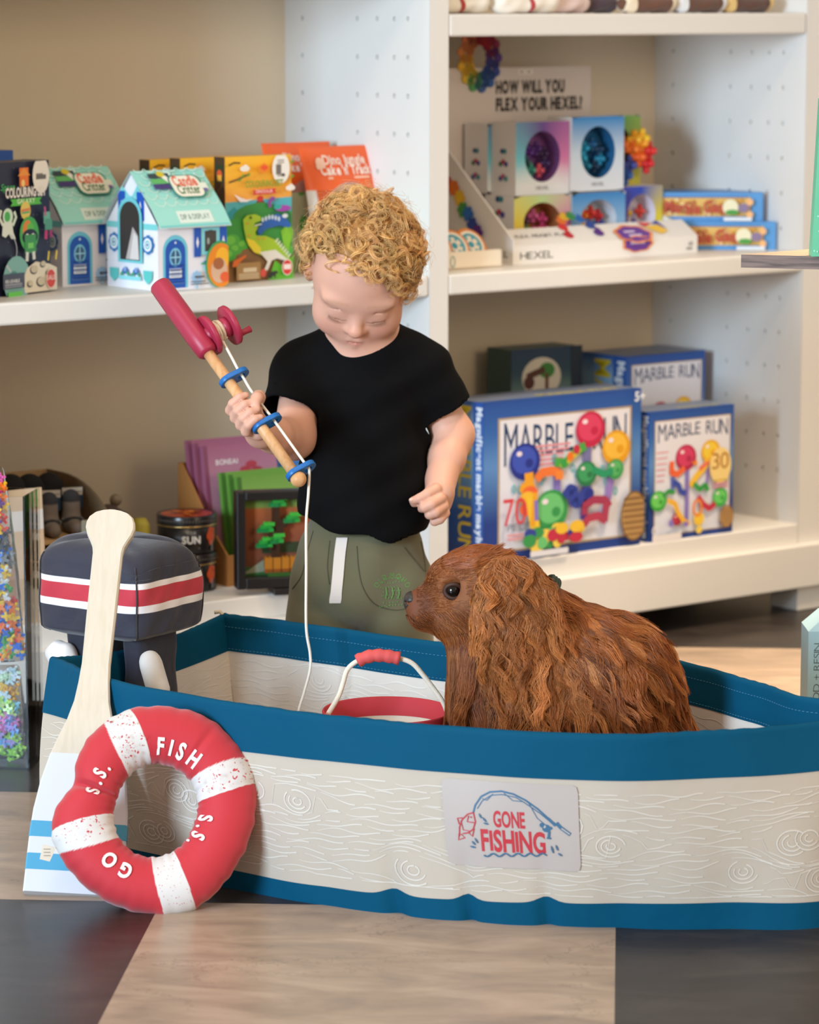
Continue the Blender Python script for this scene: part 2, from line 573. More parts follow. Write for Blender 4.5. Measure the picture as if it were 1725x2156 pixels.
def strands(paths, r0, r1, seg=3):
    """(N, K, 3) polylines -> thin tapering tubes as one vertex and quad array."""
    P = np.asarray(paths, float); N, K, _ = P.shape
    T = np.gradient(P, axis=1); T /= np.linalg.norm(T, axis=2)[..., None] + 1e-12
    up = np.where(np.abs(T[:, :, 2:3]) < 0.9, np.array([0, 0, 1.0]), np.array([1.0, 0, 0]))
    A = np.cross(T, up); A /= np.linalg.norm(A, axis=2)[..., None] + 1e-12
    Bn = np.cross(T, A)
    t = np.linspace(0, 1, K)[None, :, None]
    R = np.asarray(r0).reshape(-1, 1, 1) * (1 - t) + np.asarray(r1).reshape(-1, 1, 1) * t
    V = np.stack([P + R * (cos(a) * A + sin(a) * Bn) for a in np.arange(seg) * 2 * pi / seg], 2)   # N,K,seg,3
    idx = np.arange(N * K * seg).reshape(N, K, seg)
    a = idx[:, :-1]; b = idx[:, 1:]
    F = np.stack([a, np.roll(a, -1, 2), np.roll(b, -1, 2), b], -1).reshape(-1, 4)
    return V.reshape(-1, 3), F
# ================================================================== the room
def floor_material():
    m = bpy.data.materials.new('vinyl_tile'); m.use_nodes = True
    nt = m.node_tree; N = nt.nodes; L = nt.links; b = N['Principled BSDF']
    b.inputs['Roughness'].default_value = 0.33
    b.inputs['Specular IOR Level'].default_value = 0.24
    tc = N.new('ShaderNodeTexCoord')
    mp = N.new('ShaderNodeMapping'); mp.vector_type = 'TEXTURE'
    mp.inputs['Location'].default_value = (-0.301, 3.909, 0.0)
    mp.inputs['Rotation'].default_value = (0, 0, -0.0645)
    mp.inputs['Scale'].default_value = (0.55, 0.55, 0.55)
    L.new(tc.outputs['Object'], mp.inputs[0])
    ck = N.new('ShaderNodeTexChecker'); ck.inputs['Scale'].default_value = 1.0
    of = N.new('ShaderNodeVectorMath'); of.operation = 'ADD'; of.inputs[1].default_value = (0, 0, 0.5)
    L.new(mp.outputs[0], of.inputs[0]); L.new(of.outputs[0], ck.inputs['Vector'])
    n1 = N.new('ShaderNodeTexNoise'); n1.inputs['Scale'].default_value = 2.6; n1.inputs['Detail'].default_value = 9; n1.inputs['Roughness'].default_value = 0.62; n1.inputs['Distortion'].default_value = 0.8
    st = N.new('ShaderNodeMapping'); st.inputs['Scale'].default_value = (1.2, 3.4, 1)
    L.new(mp.outputs[0], st.inputs[0]); L.new(st.outputs[0], n1.inputs['Vector'])
    def ramp(a, c, e):
        r = N.new('ShaderNodeValToRGB')
        r.color_ramp.elements[0].position = 0.32; r.color_ramp.elements[0].color = (*lin(a), 1)
        r.color_ramp.elements[1].position = 0.70; r.color_ramp.elements[1].color = (*lin(e), 1)
        k = r.color_ramp.elements.new(0.5); k.color = (*lin(c), 1)
        L.new(n1.outputs[0], r.inputs[0]); return r
    lt = ramp('#8b7a6b', '#a28d7a', '#b8a28e'); dk = ramp('#2a2522', '#322c29', '#403935')
    mx = N.new('ShaderNodeMix'); mx.data_type = 'RGBA'
    L.new(ck.outputs[1], mx.inputs[0]); L.new(lt.outputs[0], mx.inputs[7]); L.new(dk.outputs[0], mx.inputs[6])
    # thin dark crackle veins printed in the tile
    w = N.new('ShaderNodeTexNoise'); w.inputs['Scale'].default_value = 1.7; w.inputs['Detail'].default_value = 6; w.inputs['Roughness'].default_value = 0.7
    L.new(mp.outputs[0], w.inputs['Vector'])
    ab = N.new('ShaderNodeMath'); ab.operation = 'SUBTRACT'; ab.inputs[1].default_value = 0.5; L.new(w.outputs[0], ab.inputs[0])
    a2 = N.new('ShaderNodeMath'); a2.operation = 'ABSOLUTE'; L.new(ab.outputs[0], a2.inputs[0])
    lt2 = N.new('ShaderNodeMapRange'); lt2.inputs[1].default_value = 0.0; lt2.inputs[2].default_value = 0.006; lt2.inputs[3].default_value = 0.72; lt2.inputs[4].default_value = 1.0
    L.new(a2.outputs[0], lt2.inputs[0])
    n3 = N.new('ShaderNodeTexNoise'); n3.inputs['Scale'].default_value = 1.3; L.new(mp.outputs[0], n3.inputs['Vector'])
    g = N.new('ShaderNodeMapRange'); g.inputs[1].default_value = 0.52; g.inputs[2].default_value = 0.58; g.inputs[3].default_value = 0; g.inputs[4].default_value = 1; L.new(n3.outputs[0], g.inputs[0])
    m2 = N.new('ShaderNodeMix'); m2.data_type = 'FLOAT'; m2.inputs[2].default_value = 1.0
    L.new(g.outputs[0], m2.inputs[0]); L.new(lt2.outputs[0], m2.inputs[3])
    mm = N.new('ShaderNodeMix'); mm.data_type = 'RGBA'; mm.blend_type = 'MULTIPLY'; mm.inputs[0].default_value = 1
    L.new(mx.outputs[2], mm.inputs[6]); L.new(m2.outputs[0], mm.inputs[7])
    L.new(mm.outputs[2], b.inputs['Base Color'])
    return m

mb = MB(); mb.box((-4.5, 0.2, -0.05), (4.5, 9.0, 0.0))
tag(mb.build('floor', floor_material()), None, None, kind='structure')
M_PLASTER = mat('wall_paint', '#d8cdbb', 0.8)
mb = MB(); mb.box((-3.4, 0.43, 0), (2.6, 0.55, 3.0), M=lambda V: Q0 + V @ np.array([UX, WX, [0, 0, 1]]))
tag(mb.build('wall_back', M_PLASTER), None, None, kind='structure')

# ================================================================== the bookcase
M_WHITE = mat('white_paint', '#e4e1dc', 0.42)
M_BACK = mat('beige_back_paint', '#dccdb4', 0.6)
M_PRINT = mat('printed_card', None, 0.38)
M_MATTE = mat('printed_matte', None, 0.75)
M_CLOTHC = mat('printed_cloth', None, 0.85, sheen=0.3, bump=(900, 0.25, 0.0006))
M_PLASTIC = mat('coloured_plastic', None, 0.3)

case = thing('bookcase', 'white double bookcase with peg-holed side panels along the back of the shop', 'bookcase', Q(-0.857, 0), TH)
loc = lambda u, w, z=0.0: np.array([u + 0.857, w, z])
def cbox(name, u0, u1, w0, w1, z0, z1, m=M_WHITE, bev=0.0025):
    mb = MB(); mb.box(loc(u0, w0, z0), loc(u1, w1, z1))
    return mb.build(name, m, case, bevel=bev)
HC = [0.057, 0.093, 0.138, 0.192, 0.345]
def holed_panel(u0, u1, left_face=True):
    """An upright with rows of drilled peg holes on the face turned to the aisle."""
    mb = MB()
    w0, w1, z0, z1 = 0.0, 0.395, 0.044, 1.55
    mb.box(loc(u0 + 0.006, w0, z0), loc(u1, w1, z1))
    zs = [0.248 + 0.0617 * k for k in range(20)]
    r, s = 0.0042, 0.009
    xs = sorted({w0, w1} | {c + d for c in HC for d in (-s, s)}); ys = sorted({z0, z1} | {z + d for z in zs for d in (-s, s)})
    for i in range(len(xs) - 1):
        for j in range(len(ys) - 1):
            cx, cy = (xs[i] + xs[i + 1]) / 2, (ys[j] + ys[j + 1]) / 2
            hole = any(abs(cx - c) < 1e-4 for c in HC) and any(abs(cy - z) < 1e-4 for z in zs)
            a = [(xs[i], ys[j]), (xs[i + 1], ys[j]), (xs[i + 1], ys[j + 1]), (xs[i], ys[j + 1])]
            if not hole:
                mb.add([loc(u0, p, q) for p, q in a], [(3, 2, 1, 0)])
            else:
                n = 16; t = np.arange(n) * 2 * pi / n
                k = 1 / np.maximum(abs(np.cos(t)), abs(np.sin(t)))
                O = [loc(u0, cx + s * q * cos(b), cy + s * q * sin(b)) for q, b in zip(k, t)]
                I = [loc(u0, cx + r * cos(b), cy + r * sin(b)) for b in t]
                D = [loc(u0 + 0.012, cx + r * cos(b), cy + r * sin(b)) for b in t]
                mb.add(O + I, [(i2, n + i2, n + (i2 + 1) % n, (i2 + 1) % n) for i2 in range(n)])
                mb.add(I + D, [(i2, n + i2, n + (i2 + 1) % n, (i2 + 1) % n) for i2 in range(n)], '#2a2622')
                mb.add(D, [list(range(n))], '#1a1816')
    # edges closing the gap between the drilled face and the core
    mb.box(loc(u0, w0, z0), loc(u0 + 0.0061, w0 + 0.0005, z1)); mb.box(loc(u0, w0, z1 - 0.0005), loc(u0 + 0.006, w1, z1))
    return mb.build('side_panel', M_WHITE, case)
holed_panel(-0.876, -0.838)
holed_panel(-0.040, 0.030)
cbox('side_panel', -1.730, -1.692, 0, 0.395, 0.044, 1.55)
for a, b in ((-1.692, -0.876), (-0.838, -0.040)):
    cbox('back_panel', a, b, 0.395, 0.41, 0.044, 1.55, M_BACK, 0)
    cbox('shelf_board', a + 0.0015, b - 0.0015, 0.0, 0.393, 0.608, 0.642, bev=0.004)
    cbox('base_board', a, b, 0.0, 0.395, 0.120, 0.158)
cbox('shelf_board', -0.8365, -0.0415, 0.0, 0.393, 1.022, 1.058, bev=0.004)
cbox('shelf_board', -1.6905, -0.8775, 0.0, 0.393, 1.120, 1.154, bev=0.004)
for a, b in ((-1.730, -0.86), (-0.86, 0.030)):
    cbox('base_rail', a, b, -0.016, 0.004, 0.044, 0.121)
cbox('top_board', -1.732, 0.032, -0.006, 0.412, 1.551, 1.585)
for u in (-1.725, -0.89, -0.042):
    cbox('foot', u, u + 0.07, -0.004, 0.066, 0.0, 0.044)
    cbox('foot', u, u + 0.07, 0.33, 0.39, 0.0, 0.044)
# ================================================================== goods on the left bay's upper shelf
def zat(px, py, u, w):
    return float(aty(px, py, Q(u, w)[1])[2])
def pw(px, py, w):
    """Photo point on the plane w behind the shelf front: (u, z)."""
    r = ray(px, py); o = np.array([0, 0, CAM_H])
    p = o + r * ((Q(0, w) - o) @ WX) / (r @ WX)
    return uw(p)[0], float(p[2])
def pu(px, py, u):
    r = ray(px, py); o = np.array([0, 0, CAM_H])
    p = o + r * ((Q(u, 0) - o) @ UX) / (r @ UX)
    return uw(p)[1], float(p[2])

def faces(mb, W, D, H):
    """Drawing areas of a carton, in units of its width (front, top) or depth (sides)."""
    x, y, z = np.eye(3)
    def F(o, u, v, s, hh):
        A = Art(mb, face_map(o, u * s, v * s)); A.clip = (0.0, 0.0, 1.0, hh / s); return A
    return dict(front=F((0, 0, 0), x, z, W, H), left=F((0, D, 0), -y, z, D, H), right=F((W, 0, 0), y, z, D, H), top=F((0, 0, H), x, y, W, D))
def carton_at(fl, fr):
    """Base point, turn and width of a carton from its front corners on the shelf (u, w)."""
    du, dw = fr[0] - fl[0], fr[1] - fl[1]
    return TH + atan2(dw, du), sqrt(du * du + dw * dw)

SZ = 0.642
# ---- navy space set
def space_box(name, label, fl, ang, W, D, H, group):
    mb = MB(); mb.box((0, 0, 0), (W, D, H), '#2b3048')
    f = faces(mb, W, D, H); A = f['front']; h = H / W
    A.rect(0, 0, 1, h, '#262b44')
    rr = random.Random(3)
    for _ in range(60):
        A.ell(rr.random(), rr.random() * h, 0.005, None, '#9aa3bd', 6)
    A.rect(0.40, 1.88 * h / 2.3, 0.16, 0.2, '#ef7a2b'); A.poly([(0.37, 2.06 * h / 2.3), (0.59, 2.06 * h / 2.3), (0.48, 2.2 * h / 2.3)], '#f29a3a')
    A.ell(0.46, 1.90 * h / 2.3 + .02, 0.03, 0.04, '#ffd98a')
    A.ell(0.78, 2.05 * h / 2.3, 0.15, 0.2, '#f3efe7'); A.rect(0.69, 1.98 * h / 2.3, 0.18, 0.05, '#6e6a66'); A.rect(0.69, 2.06 * h / 2.3, 0.12, 0.015, '#8a8580')
    A.text('Space', 0.06, 1.83 * h / 2.3, 0.07, '#3fae5a', slant=0.2)
    A.text('COLOURING SET', 0.5, 1.70 * h / 2.3, 0.10, '#f2f0ea', w=0.72, bold=0.04, align='c')
    A.poly([(0.22, 1.55 * h / 2.3), (0.78, 1.55 * h / 2.3), (0.74, 1.61 * h / 2.3), (0.78, 1.67 * h / 2.3), (0.22, 1.67 * h / 2.3), (0.26, 1.61 * h / 2.3)], '#58c24a')
    A.text('GALAXY', 0.5, 1.585 * h / 2.3, 0.05, '#e9f6d9', align='c')
    y = lambda t: t * h / 2.3
    # floating astronaut
    A.ell(0.17, y(1.38), 0.09, 0.09, '#d7f0dc'); A.ell(0.16, y(1.38), 0.05, 0.055, '#4cba62')
    A.poly([(0.08, y(1.28)), (0.24, y(1.28)), (0.26, y(1.1)), (0.30, y(0.98)), (0.22, y(0.99)), (0.18, y(1.08)), (0.12, y(1.02)), (0.06, y(1.06))], '#e4efe6')
    A.line([(0.08, y(1.24)), (0.02, y(1.36)), (0.05, y(1.5))], 0.04, '#e4efe6'); A.line([(0.25, y(1.22)), (0.31, y(1.36)), (0.28, y(1.46))], 0.04, '#d7f0dc')
    A.ell(0.48, y(1.46), 0.09, 0.1, '#e8d36a'); A.line([(0.40, y(1.46)), (0.56, y(1.48))], 0.03, '#e58b5a'); A.line([(0.41, y(1.42)), (0.55, y(1.43))], 0.02, '#5fb87a')
    # robot
    A.rect(0.80, y(1.2), 0.12, 0.13, '#6fb8a4'); A.rect(0.82, y(1.09), 0.13, 0.12, '#58a08c'); A.line([(0.83, y(1.34)), (0.82, y(1.5))], 0.03, '#c95a9a'); A.line([(0.84, y(1.08)), (0.83, y(0.93))], 0.05, '#c93a7a'); A.line([(0.92, y(1.08)), (0.93, y(0.95))], 0.05, '#a33574')
    # large astronaut with visor
    A.ell(0.53, y(1.05), 0.17, 0.19, '#49b257'); A.ell(0.50, y(1.10), 0.09, 0.12, '#e58a3d'); A.ell(0.55, y(1.16), 0.06, 0.05, '#64c24a'); A.ell(0.54, y(1.0), 0.14, 0.085, '#1c2438')
    for q in (0.49, 0.59): A.ell(q, y(1.02), 0.028, 0.024, '#f4f4ee'); A.ell(q + .006, y(1.015), 0.012, 0.014, '#111522')
    A.rect(0.44, y(0.72), 0.2, 0.2, '#3f9a57'); A.line([(0.48, y(0.74)), (0.47, y(0.58))], 0.05, '#dfe7e0'); A.line([(0.59, y(0.74)), (0.6, y(0.6))], 0.05, '#dfe7e0'); A.rect(0.49, y(0.8), 0.1, 0.06, '#78d46a')
    t = np.linspace(0, 1, 30); A.line(np.c_[0.2 + 0.16 * t + 0.06 * np.sin(t * 9), y(0.98) - 0.5 * t + 0.05 * np.cos(t * 9)], 0.012, '#bfc6d6')
    # planet and cheese moon
    A.ell(0.28, y(0.28), 0.24, 0.26, '#7fb8b4'); A.ell(0.22, y(0.36), 0.07, 0.05, '#4f938f'); A.line([(0.10, y(0.55)), (0.18, y(0.42))], 0.03, '#b9c4cf')
    A.poly([(0.42, 0.02), (1.0, 0.02), (1.0, y(0.42)), (0.86, y(0.5)), (0.62, y(0.56)), (0.46, y(0.46)), (0.38, y(0.24))], '#e9e0cb')
    for a, b, c in ((0.58, 0.42, 0.07), (0.74, 0.5, 0.05), (0.70, 0.2, 0.08), (0.84, 0.34, 0.05), (0.5, 0.18, 0.05)): A.ell(a, y(b), c, c * 0.7, '#2b2d3a'); A.ell(a + .01, y(b) + .008, c * .9, c * 0.6, '#cfc4ab')
    for a in (0.86, 1.0): A.line([(a - .03, y(0.56)), (a - .01, y(0.72))], 0.025, '#f2d83a')
    A.rect(0.02, y(0.14), 0.38, 0.16, '#4a5168'); A.text('RE-USABLE', 0.06, y(0.24), 0.035, '#dfe3ea')
    for q in (0.16, 0.19, 0.21): A.rect(0.05, y(q), 0.3, 0.008, '#aab0bf')
    A.ell(0.87, y(0.24), 0.09, 0.11, '#f6efe8'); A.ell(0.87, y(0.24), 0.082, 0.1, '#d64534'); A.text('SALE', 0.87, y(0.22), 0.05, '#f7dfd8', align='c')
    A.rect(0.1, 0.0, 0.24, 0.05, '#6bd05a')
    f['left'].rect(0, 0, 1, H / D, '#20253a')
    o = mb.build(name, M_PRINT, None, Q(*fl, SZ), ang, bevel=0.0008)
    return tag(o, label, 'toy box', group)
a, W = carton_at((-1.632, 0.086), (-1.504, 0.136))
H1 = zat(60, 340, -1.56, 0.11) - SZ
space_box('colouring_box', 'navy astronaut colouring set box beside the turquoise candle houses', (-1.632, 0.086), a, W, 0.045, H1, None)
mb = MB(); mb.box((0, 0, 0), (0.09, 0.03, zat(12, 315, -1.50, 0.24) - SZ), '#1f4f9e')
f = faces(mb, 0.09, 0.03, 0.2); f['front'].rect(0.08, 1.5, 0.84, 0.3, '#2f68bd')
tag(mb.build('toy_box', M_PRINT, None, Q(-1.598, 0.205, SZ), TH + 0.25, bevel=0.001), 'plain royal blue box standing behind the navy astronaut box', 'toy box')

# ---- candle-making kits shaped like cottages
def cottage(label, pos, ang, k, partly=False):
    W, D = 0.131, 0.132
    e, rz = zat(335, 477, -1.378, 0.028) - SZ, zat(345, 360, -1.34, 0.075) - SZ
    T, BL, WH = '#7fd0cf', '#2458b4', '#eceaf0'
    mb = MB()
    # walls with gable ends
    prof = [(0, 0), (D, 0), (D, e), (D / 2, rz - 0.004), (0, e)]
    for x in (0, W):
        V = [(x, p, q) for p, q in prof]
        mb.add(V, [[0, 4, 3, 2, 1] if x == 0 else [0, 1, 2, 3, 4]], WH)
    mb.add([(0, 0, 0), (W, 0, 0), (W, 0, e), (0, 0, e)], [(0, 1, 2, 3)], WH)
    mb.add([(0, D, 0), (W, D, 0), (W, D, e), (0, D, e)], [(3, 2, 1, 0)], WH)
    mb.add([(0, 0, 0), (W, 0, 0), (W, D, 0), (0, D, 0)], [(3, 2, 1, 0)], WH)
    x, y, z = np.eye(3)
    G = Art(mb, face_map((0, D, 0), -y * D, z * D)); h = e / D; r = rz / D; G.clip = (0, 0, 1, 9)
    G.rect(0, h - 0.05, 1, 0.07, T)
    G.line([(0.5, h + 0.02), (0.5, r - 0.33)], 0.05, T); G.line([(0.5, r - 0.36), (0.30, r - 0.2)], 0.07, T); G.line([(0.5, r - 0.36), (0.66, r - 0.16)], 0.07, T)
    G.rect(0.38, h + 0.06, 0.24, 0.27, '#8fd3d6'); G.rect(0.42, h + 0.09, 0.16, 0.2, '#aee0e6')
    for a0 in (0.24, 0.61):
        G.rect(a0, h + 0.05, 0.14, 0.33, BL); G.poly([(a0 + .07, h + .14), (a0 + .09, h + .21), (a0 + .07, h + .28), (a0 + .05, h + .21)], WH)
    for cx in (0.16, 0.84):       # painted flowers and tulips
        cy = h - 0.22
        for i in range(8):
            q = i * pi / 4; G.ell(cx + 0.075 * cos(q), cy + 0.075 * sin(q), 0.04, None, '#2f77b4', 10)
        G.ell(cx, cy, 0.078, None, WH); G.ring(cx, cy, 0.05, 0.05, 0.016, '#45b5b0'); G.ell(cx, cy, 0.018, None, '#2d6f96')
        G.poly([(cx - .09, h - .52), (cx + .09, h - .52), (cx + .08, h - .62), (cx, h - .68), (cx - .08, h - .62)], '#5fc3bd')
        for i in range(4):
            yy = h - 0.74 - i * 0.115
            if yy < 0.06: break
            for s in (-1, 1): G.ell(cx + s * 0.055, yy, 0.058, 0.032, '#2f9b7c', 12, s * 0.5); G.ell(cx + s * 0.055, yy, 0.036, 0.018, '#a8ded0', 10, s * 0.5)
    def arch(A, cx, y0, w, hh, col):
        a = np.linspace(0, pi, 14)
        A.poly([(cx - w / 2, y0), (cx + w / 2, y0)] + [(cx + w / 2 * cos(q), y0 + hh - w / 2 + w / 2 * sin(q)) for q in a], col)
    arch(G, 0.5, 0.30, 0.48, 0.76, '#73c7cc'); arch(G, 0.5, 0.33, 0.39, 0.68, '#3a3330')
    G.poly([(0.42, 0.34), (0.68, 0.34), (0.66, 0.62), (0.56, 0.72)], '#b9aea8'); G.poly([(0.5, 0.34), (0.68, 0.34), (0.66, 0.6), (0.58, 0.66)], '#d9d0cb')
    for cx in (0.40, 0.62):
        G.ell(cx, 0.2, 0.06, 0.035, '#3d63ad'); G.ell(cx, 0.22, 0.03, 0.03, '#7f9fd2'); G.ell(cx - .06, 0.17, 0.04, 0.02, '#3b9a73', 10, 0.6); G.ell(cx + .06, 0.17, 0.04, 0.02, '#3b9a73', 10, -0.6)
    G.rect(0.28, 0.1, 0.44, 0.045, '#8bd6da')
    A = Art(mb, face_map((0, 0, 0), x * W, z * W)); h = e / W; A.clip = (0, 0, 1, h)
    arch(A, 0.25, 0.02, 0.36, h - 0.13, '#6fc6dc'); arch(A, 0.25, 0.02, 0.29, h - 0.18, BL)
    A.ell(0.25, h - 0.37, 0.085, 0.11, '#7cc6e2'); A.ell(0.25, h - 0.37, 0.065, 0.085, '#3d5d85'); A.line([(0.25, h - 0.46), (0.25, h - 0.28)], 0.015, '#9fd8ea'); A.line([(0.18, h - 0.37), (0.32, h - 0.37)], 0.015, '#9fd8ea')
    A.ell(0.25, h - 0.20, 0.015, None, '#cfe0f0'); A.rect(0.13, h - 0.68, 0.24, 0.02, '#5b8ad0'); A.rect(0.155, h - 0.62, 0.18, 0.12, '#dfe6f2')
    for q in range(3): A.rect(0.175, h - 0.59 + q * .03, 0.14, 0.01, '#8a94ad')
    for q in range(5): A.rect(0.14, 0.08 + q * 0.05, 0.22, 0.012, '#123a86')
    A.rect(0.62, h - 0.36, 0.27, 0.32, '#86d0d8'); A.rect(0.67, h - 0.32, 0.17, 0.24, '#4a4642'); A.ell(0.755, h - 0.13, 0.085, 0.06, '#4a4642'); A.ell(0.72, h - 0.2, 0.02, 0.04, '#9aa39a'); A.ell(0.79, h - 0.26, 0.02, 0.03, '#8a938a')
    for a0 in (0.51, 0.89):
        A.rect(a0, h - 0.38, 0.10, 0.34, BL); A.poly([(a0 + .05, h - .28), (a0 + .07, h - .21), (a0 + .05, h - .14), (a0 + .03, h - .21)], WH)
    for cx in (0.68, 0.8): A.ell(cx, h - 0.45, 0.04, 0.025, '#5b84bb'); A.ell(cx - .04, h - 0.46, 0.03, 0.015, '#4da37c')
    A.rect(0.64, h - 0.54, 0.18, 0.05, '#9adce0')
    for q in range(8): A.ell(0.54 + .05 * cos(q * pi / 4), h - 0.62 + .055 * sin(q * pi / 4), 0.03, None, '#9cc6e8', 8)
    A.line([(0.54, h - 0.66), (0.54, h - 0.9)], 0.02, '#8ac7dc'); A.ell(0.50, h - 0.86, 0.05, 0.02, '#2f8f73', 10, -0.7); A.ell(0.58, h - 0.86, 0.05, 0.02, '#2f8f73', 10, 0.7)
    A.ell(0.88, 0.27, 0.22, 0.28, '#3f9c5c'); A.ell(0.89, 0.26, 0.205, 0.26, '#e98a2a'); A.ell(0.91, 0.34, 0.1, 0.13, '#f5b431'); A.ell(0.86, 0.2, 0.12, 0.15, '#d9b295'); A.ell(0.85, 0.28, 0.08, 0.07, '#a8653f'); A.ell(0.94, 0.12, 0.07, 0.06, '#e6653a')
    A.rect(0.44, 0.05, 0.26, 0.012, '#6b6b75'); A.rect(0.44, 0.08, 0.22, 0.012, '#6b6b75'); A.rect(0.5, 0.13, 0.14, 0.02, '#55555f')
    o = mb.build('candle_house', M_PRINT, None, Q(*pos, SZ), ang)
    tag(o, label, 'craft kit', 'cottage shaped candle kits')
    # roof: a folded card with flared eaves, shingles printed on it
    rb = MB(); ov = 0.007
    for s in (0, 1):
        yy = [D / 2, 0.010, -0.010] if s == 0 else [D / 2, D - 0.010, D + 0.010]
        zz = [rz, e + 0.024, e - 0.002]
        P = [[(q, yy[i], zz[i]) for i in range(3)] for q in (0.0 - 0.003, W + 0.003)]
        V = np.array(P[0] + P[1], float)
        rb.add(V, [(0, 1, 4, 3), (1, 2, 5, 4)] if s == 0 else [(3, 4, 1, 0), (4, 5, 2, 1)], '#9fe0d6')
        rb.add(V - [0, 0, 0.0015], [(3, 4, 1, 0), (4, 5, 2, 1)] if s == 0 else [(0, 1, 4, 3), (1, 2, 5, 4)], '#e8f3f0')
        if s == 0:
            sl = np.array([0, 0.010 - D / 2, e + 0.024 - rz]); Ln = np.linalg.norm(sl); dn = sl / Ln
            o0 = np.array([0, D / 2, rz]) + sl
            R = Art(rb, face_map(o0, x * W, -dn * W)); hh = Ln / W; R.clip = (0, 0, 1, hh)
            for j in range(6):
                for i in range(7):
                    cx, cy = (i + 0.5 * (j % 2)) / 6.5, 0.04 + j * hh / 6
                    if 0.02 < cx < 0.98: 
                        t = np.linspace(pi, 2 * pi, 9); R.line(np.c_[cx + .073 * np.cos(t), cy + .08 + .07 * np.sin(t)], 0.012, '#d8f2ea')
            R.ell(0.45, 0.78 * hh + .05, 0.05, 0.04, '#cfeee6')
            for i, c in enumerate(('#3c4a4f', '#66b96a', '#4a3f7a')): R.rect(0.16, 0.30 * hh + (2 - i) * 0.085 + .1, 0.3, 0.075, c)
            R.line([(0.36, 0.8 * hh), (0.44, 0.62 * hh)], 0.07, '#f3f1e8'); R.ell(0.34, 0.84 * hh, 0.055, 0.045, '#d8c53a')
            def rr(x0, y0, w, q, col):
                a = np.linspace(0, pi / 2, 5); c = 0.09 if w > 0.3 else 0.02
                R.poly([(x0 + w - c + c * cos(t), y0 + q - c + c * sin(t)) for t in a] + [(x0 + c - c * sin(t), y0 + q - c + c * cos(t)) for t in a] + [(x0 + c - c * cos(t), y0 + c - c * sin(t)) for t in a] + [(x0 + w - c + c * sin(t), y0 + c - c * cos(t)) for t in a], col)
            rr(0.40, 0.22 * hh, 0.46, 0.58 * hh, '#2f8a78'); rr(0.42, 0.25 * hh, 0.42, 0.53 * hh, '#f4f0e0')
            R.text('Candle', 0.63, 0.52 * hh, 0.15, '#e4674a', w=0.34, align='c', bold=0.03); R.text('Critter', 0.63, 0.32 * hh, 0.13, '#4a7a4a', w=0.32, align='c', bold=0.02)
            R.rect(0.80, 0.42 * hh, 0.12, 0.1, '#e9efe0'); R.rect(0.84, 0.36 * hh, 0.06, 0.05, '#7a6aa0')
            # flared lower course with the small label
            d2 = np.array([0, -0.020, -0.026]); L2 = np.linalg.norm(d2)
            R2 = Art(rb, face_map(np.array([0, -0.010, e - 0.002]), x * W, -d2 / L2 * W))
            R2.rect(0, 0, 1, 0.03, '#7fd0cf'); R2.rect(0.3, 0.05, 0.5, 0.17, '#dfeee6'); R2.text('DIP & DISPLAY', 0.55, 0.1, 0.07, '#8aa39a', w=0.42, align='c')
    rb.build('roof', M_PRINT, o)
    return o
cottage('turquoise roofed candle house kit at the front, lower end of the rod handle before it', (-1.378, 0.030), TH + 0.05, 0)
o = cottage('turquoise candle house kit half hidden behind the front one', (-1.392, 0.150), TH + 0.05, 1)
o.location = tuple(Q(-1.452, 0.185, SZ))
o = cottage('rearmost candle house kit of which only the roof ridge shows', (-1.40, 0.262), TH + 0.05, 2)
o.location = tuple(Q(-1.590, 0.256, SZ))

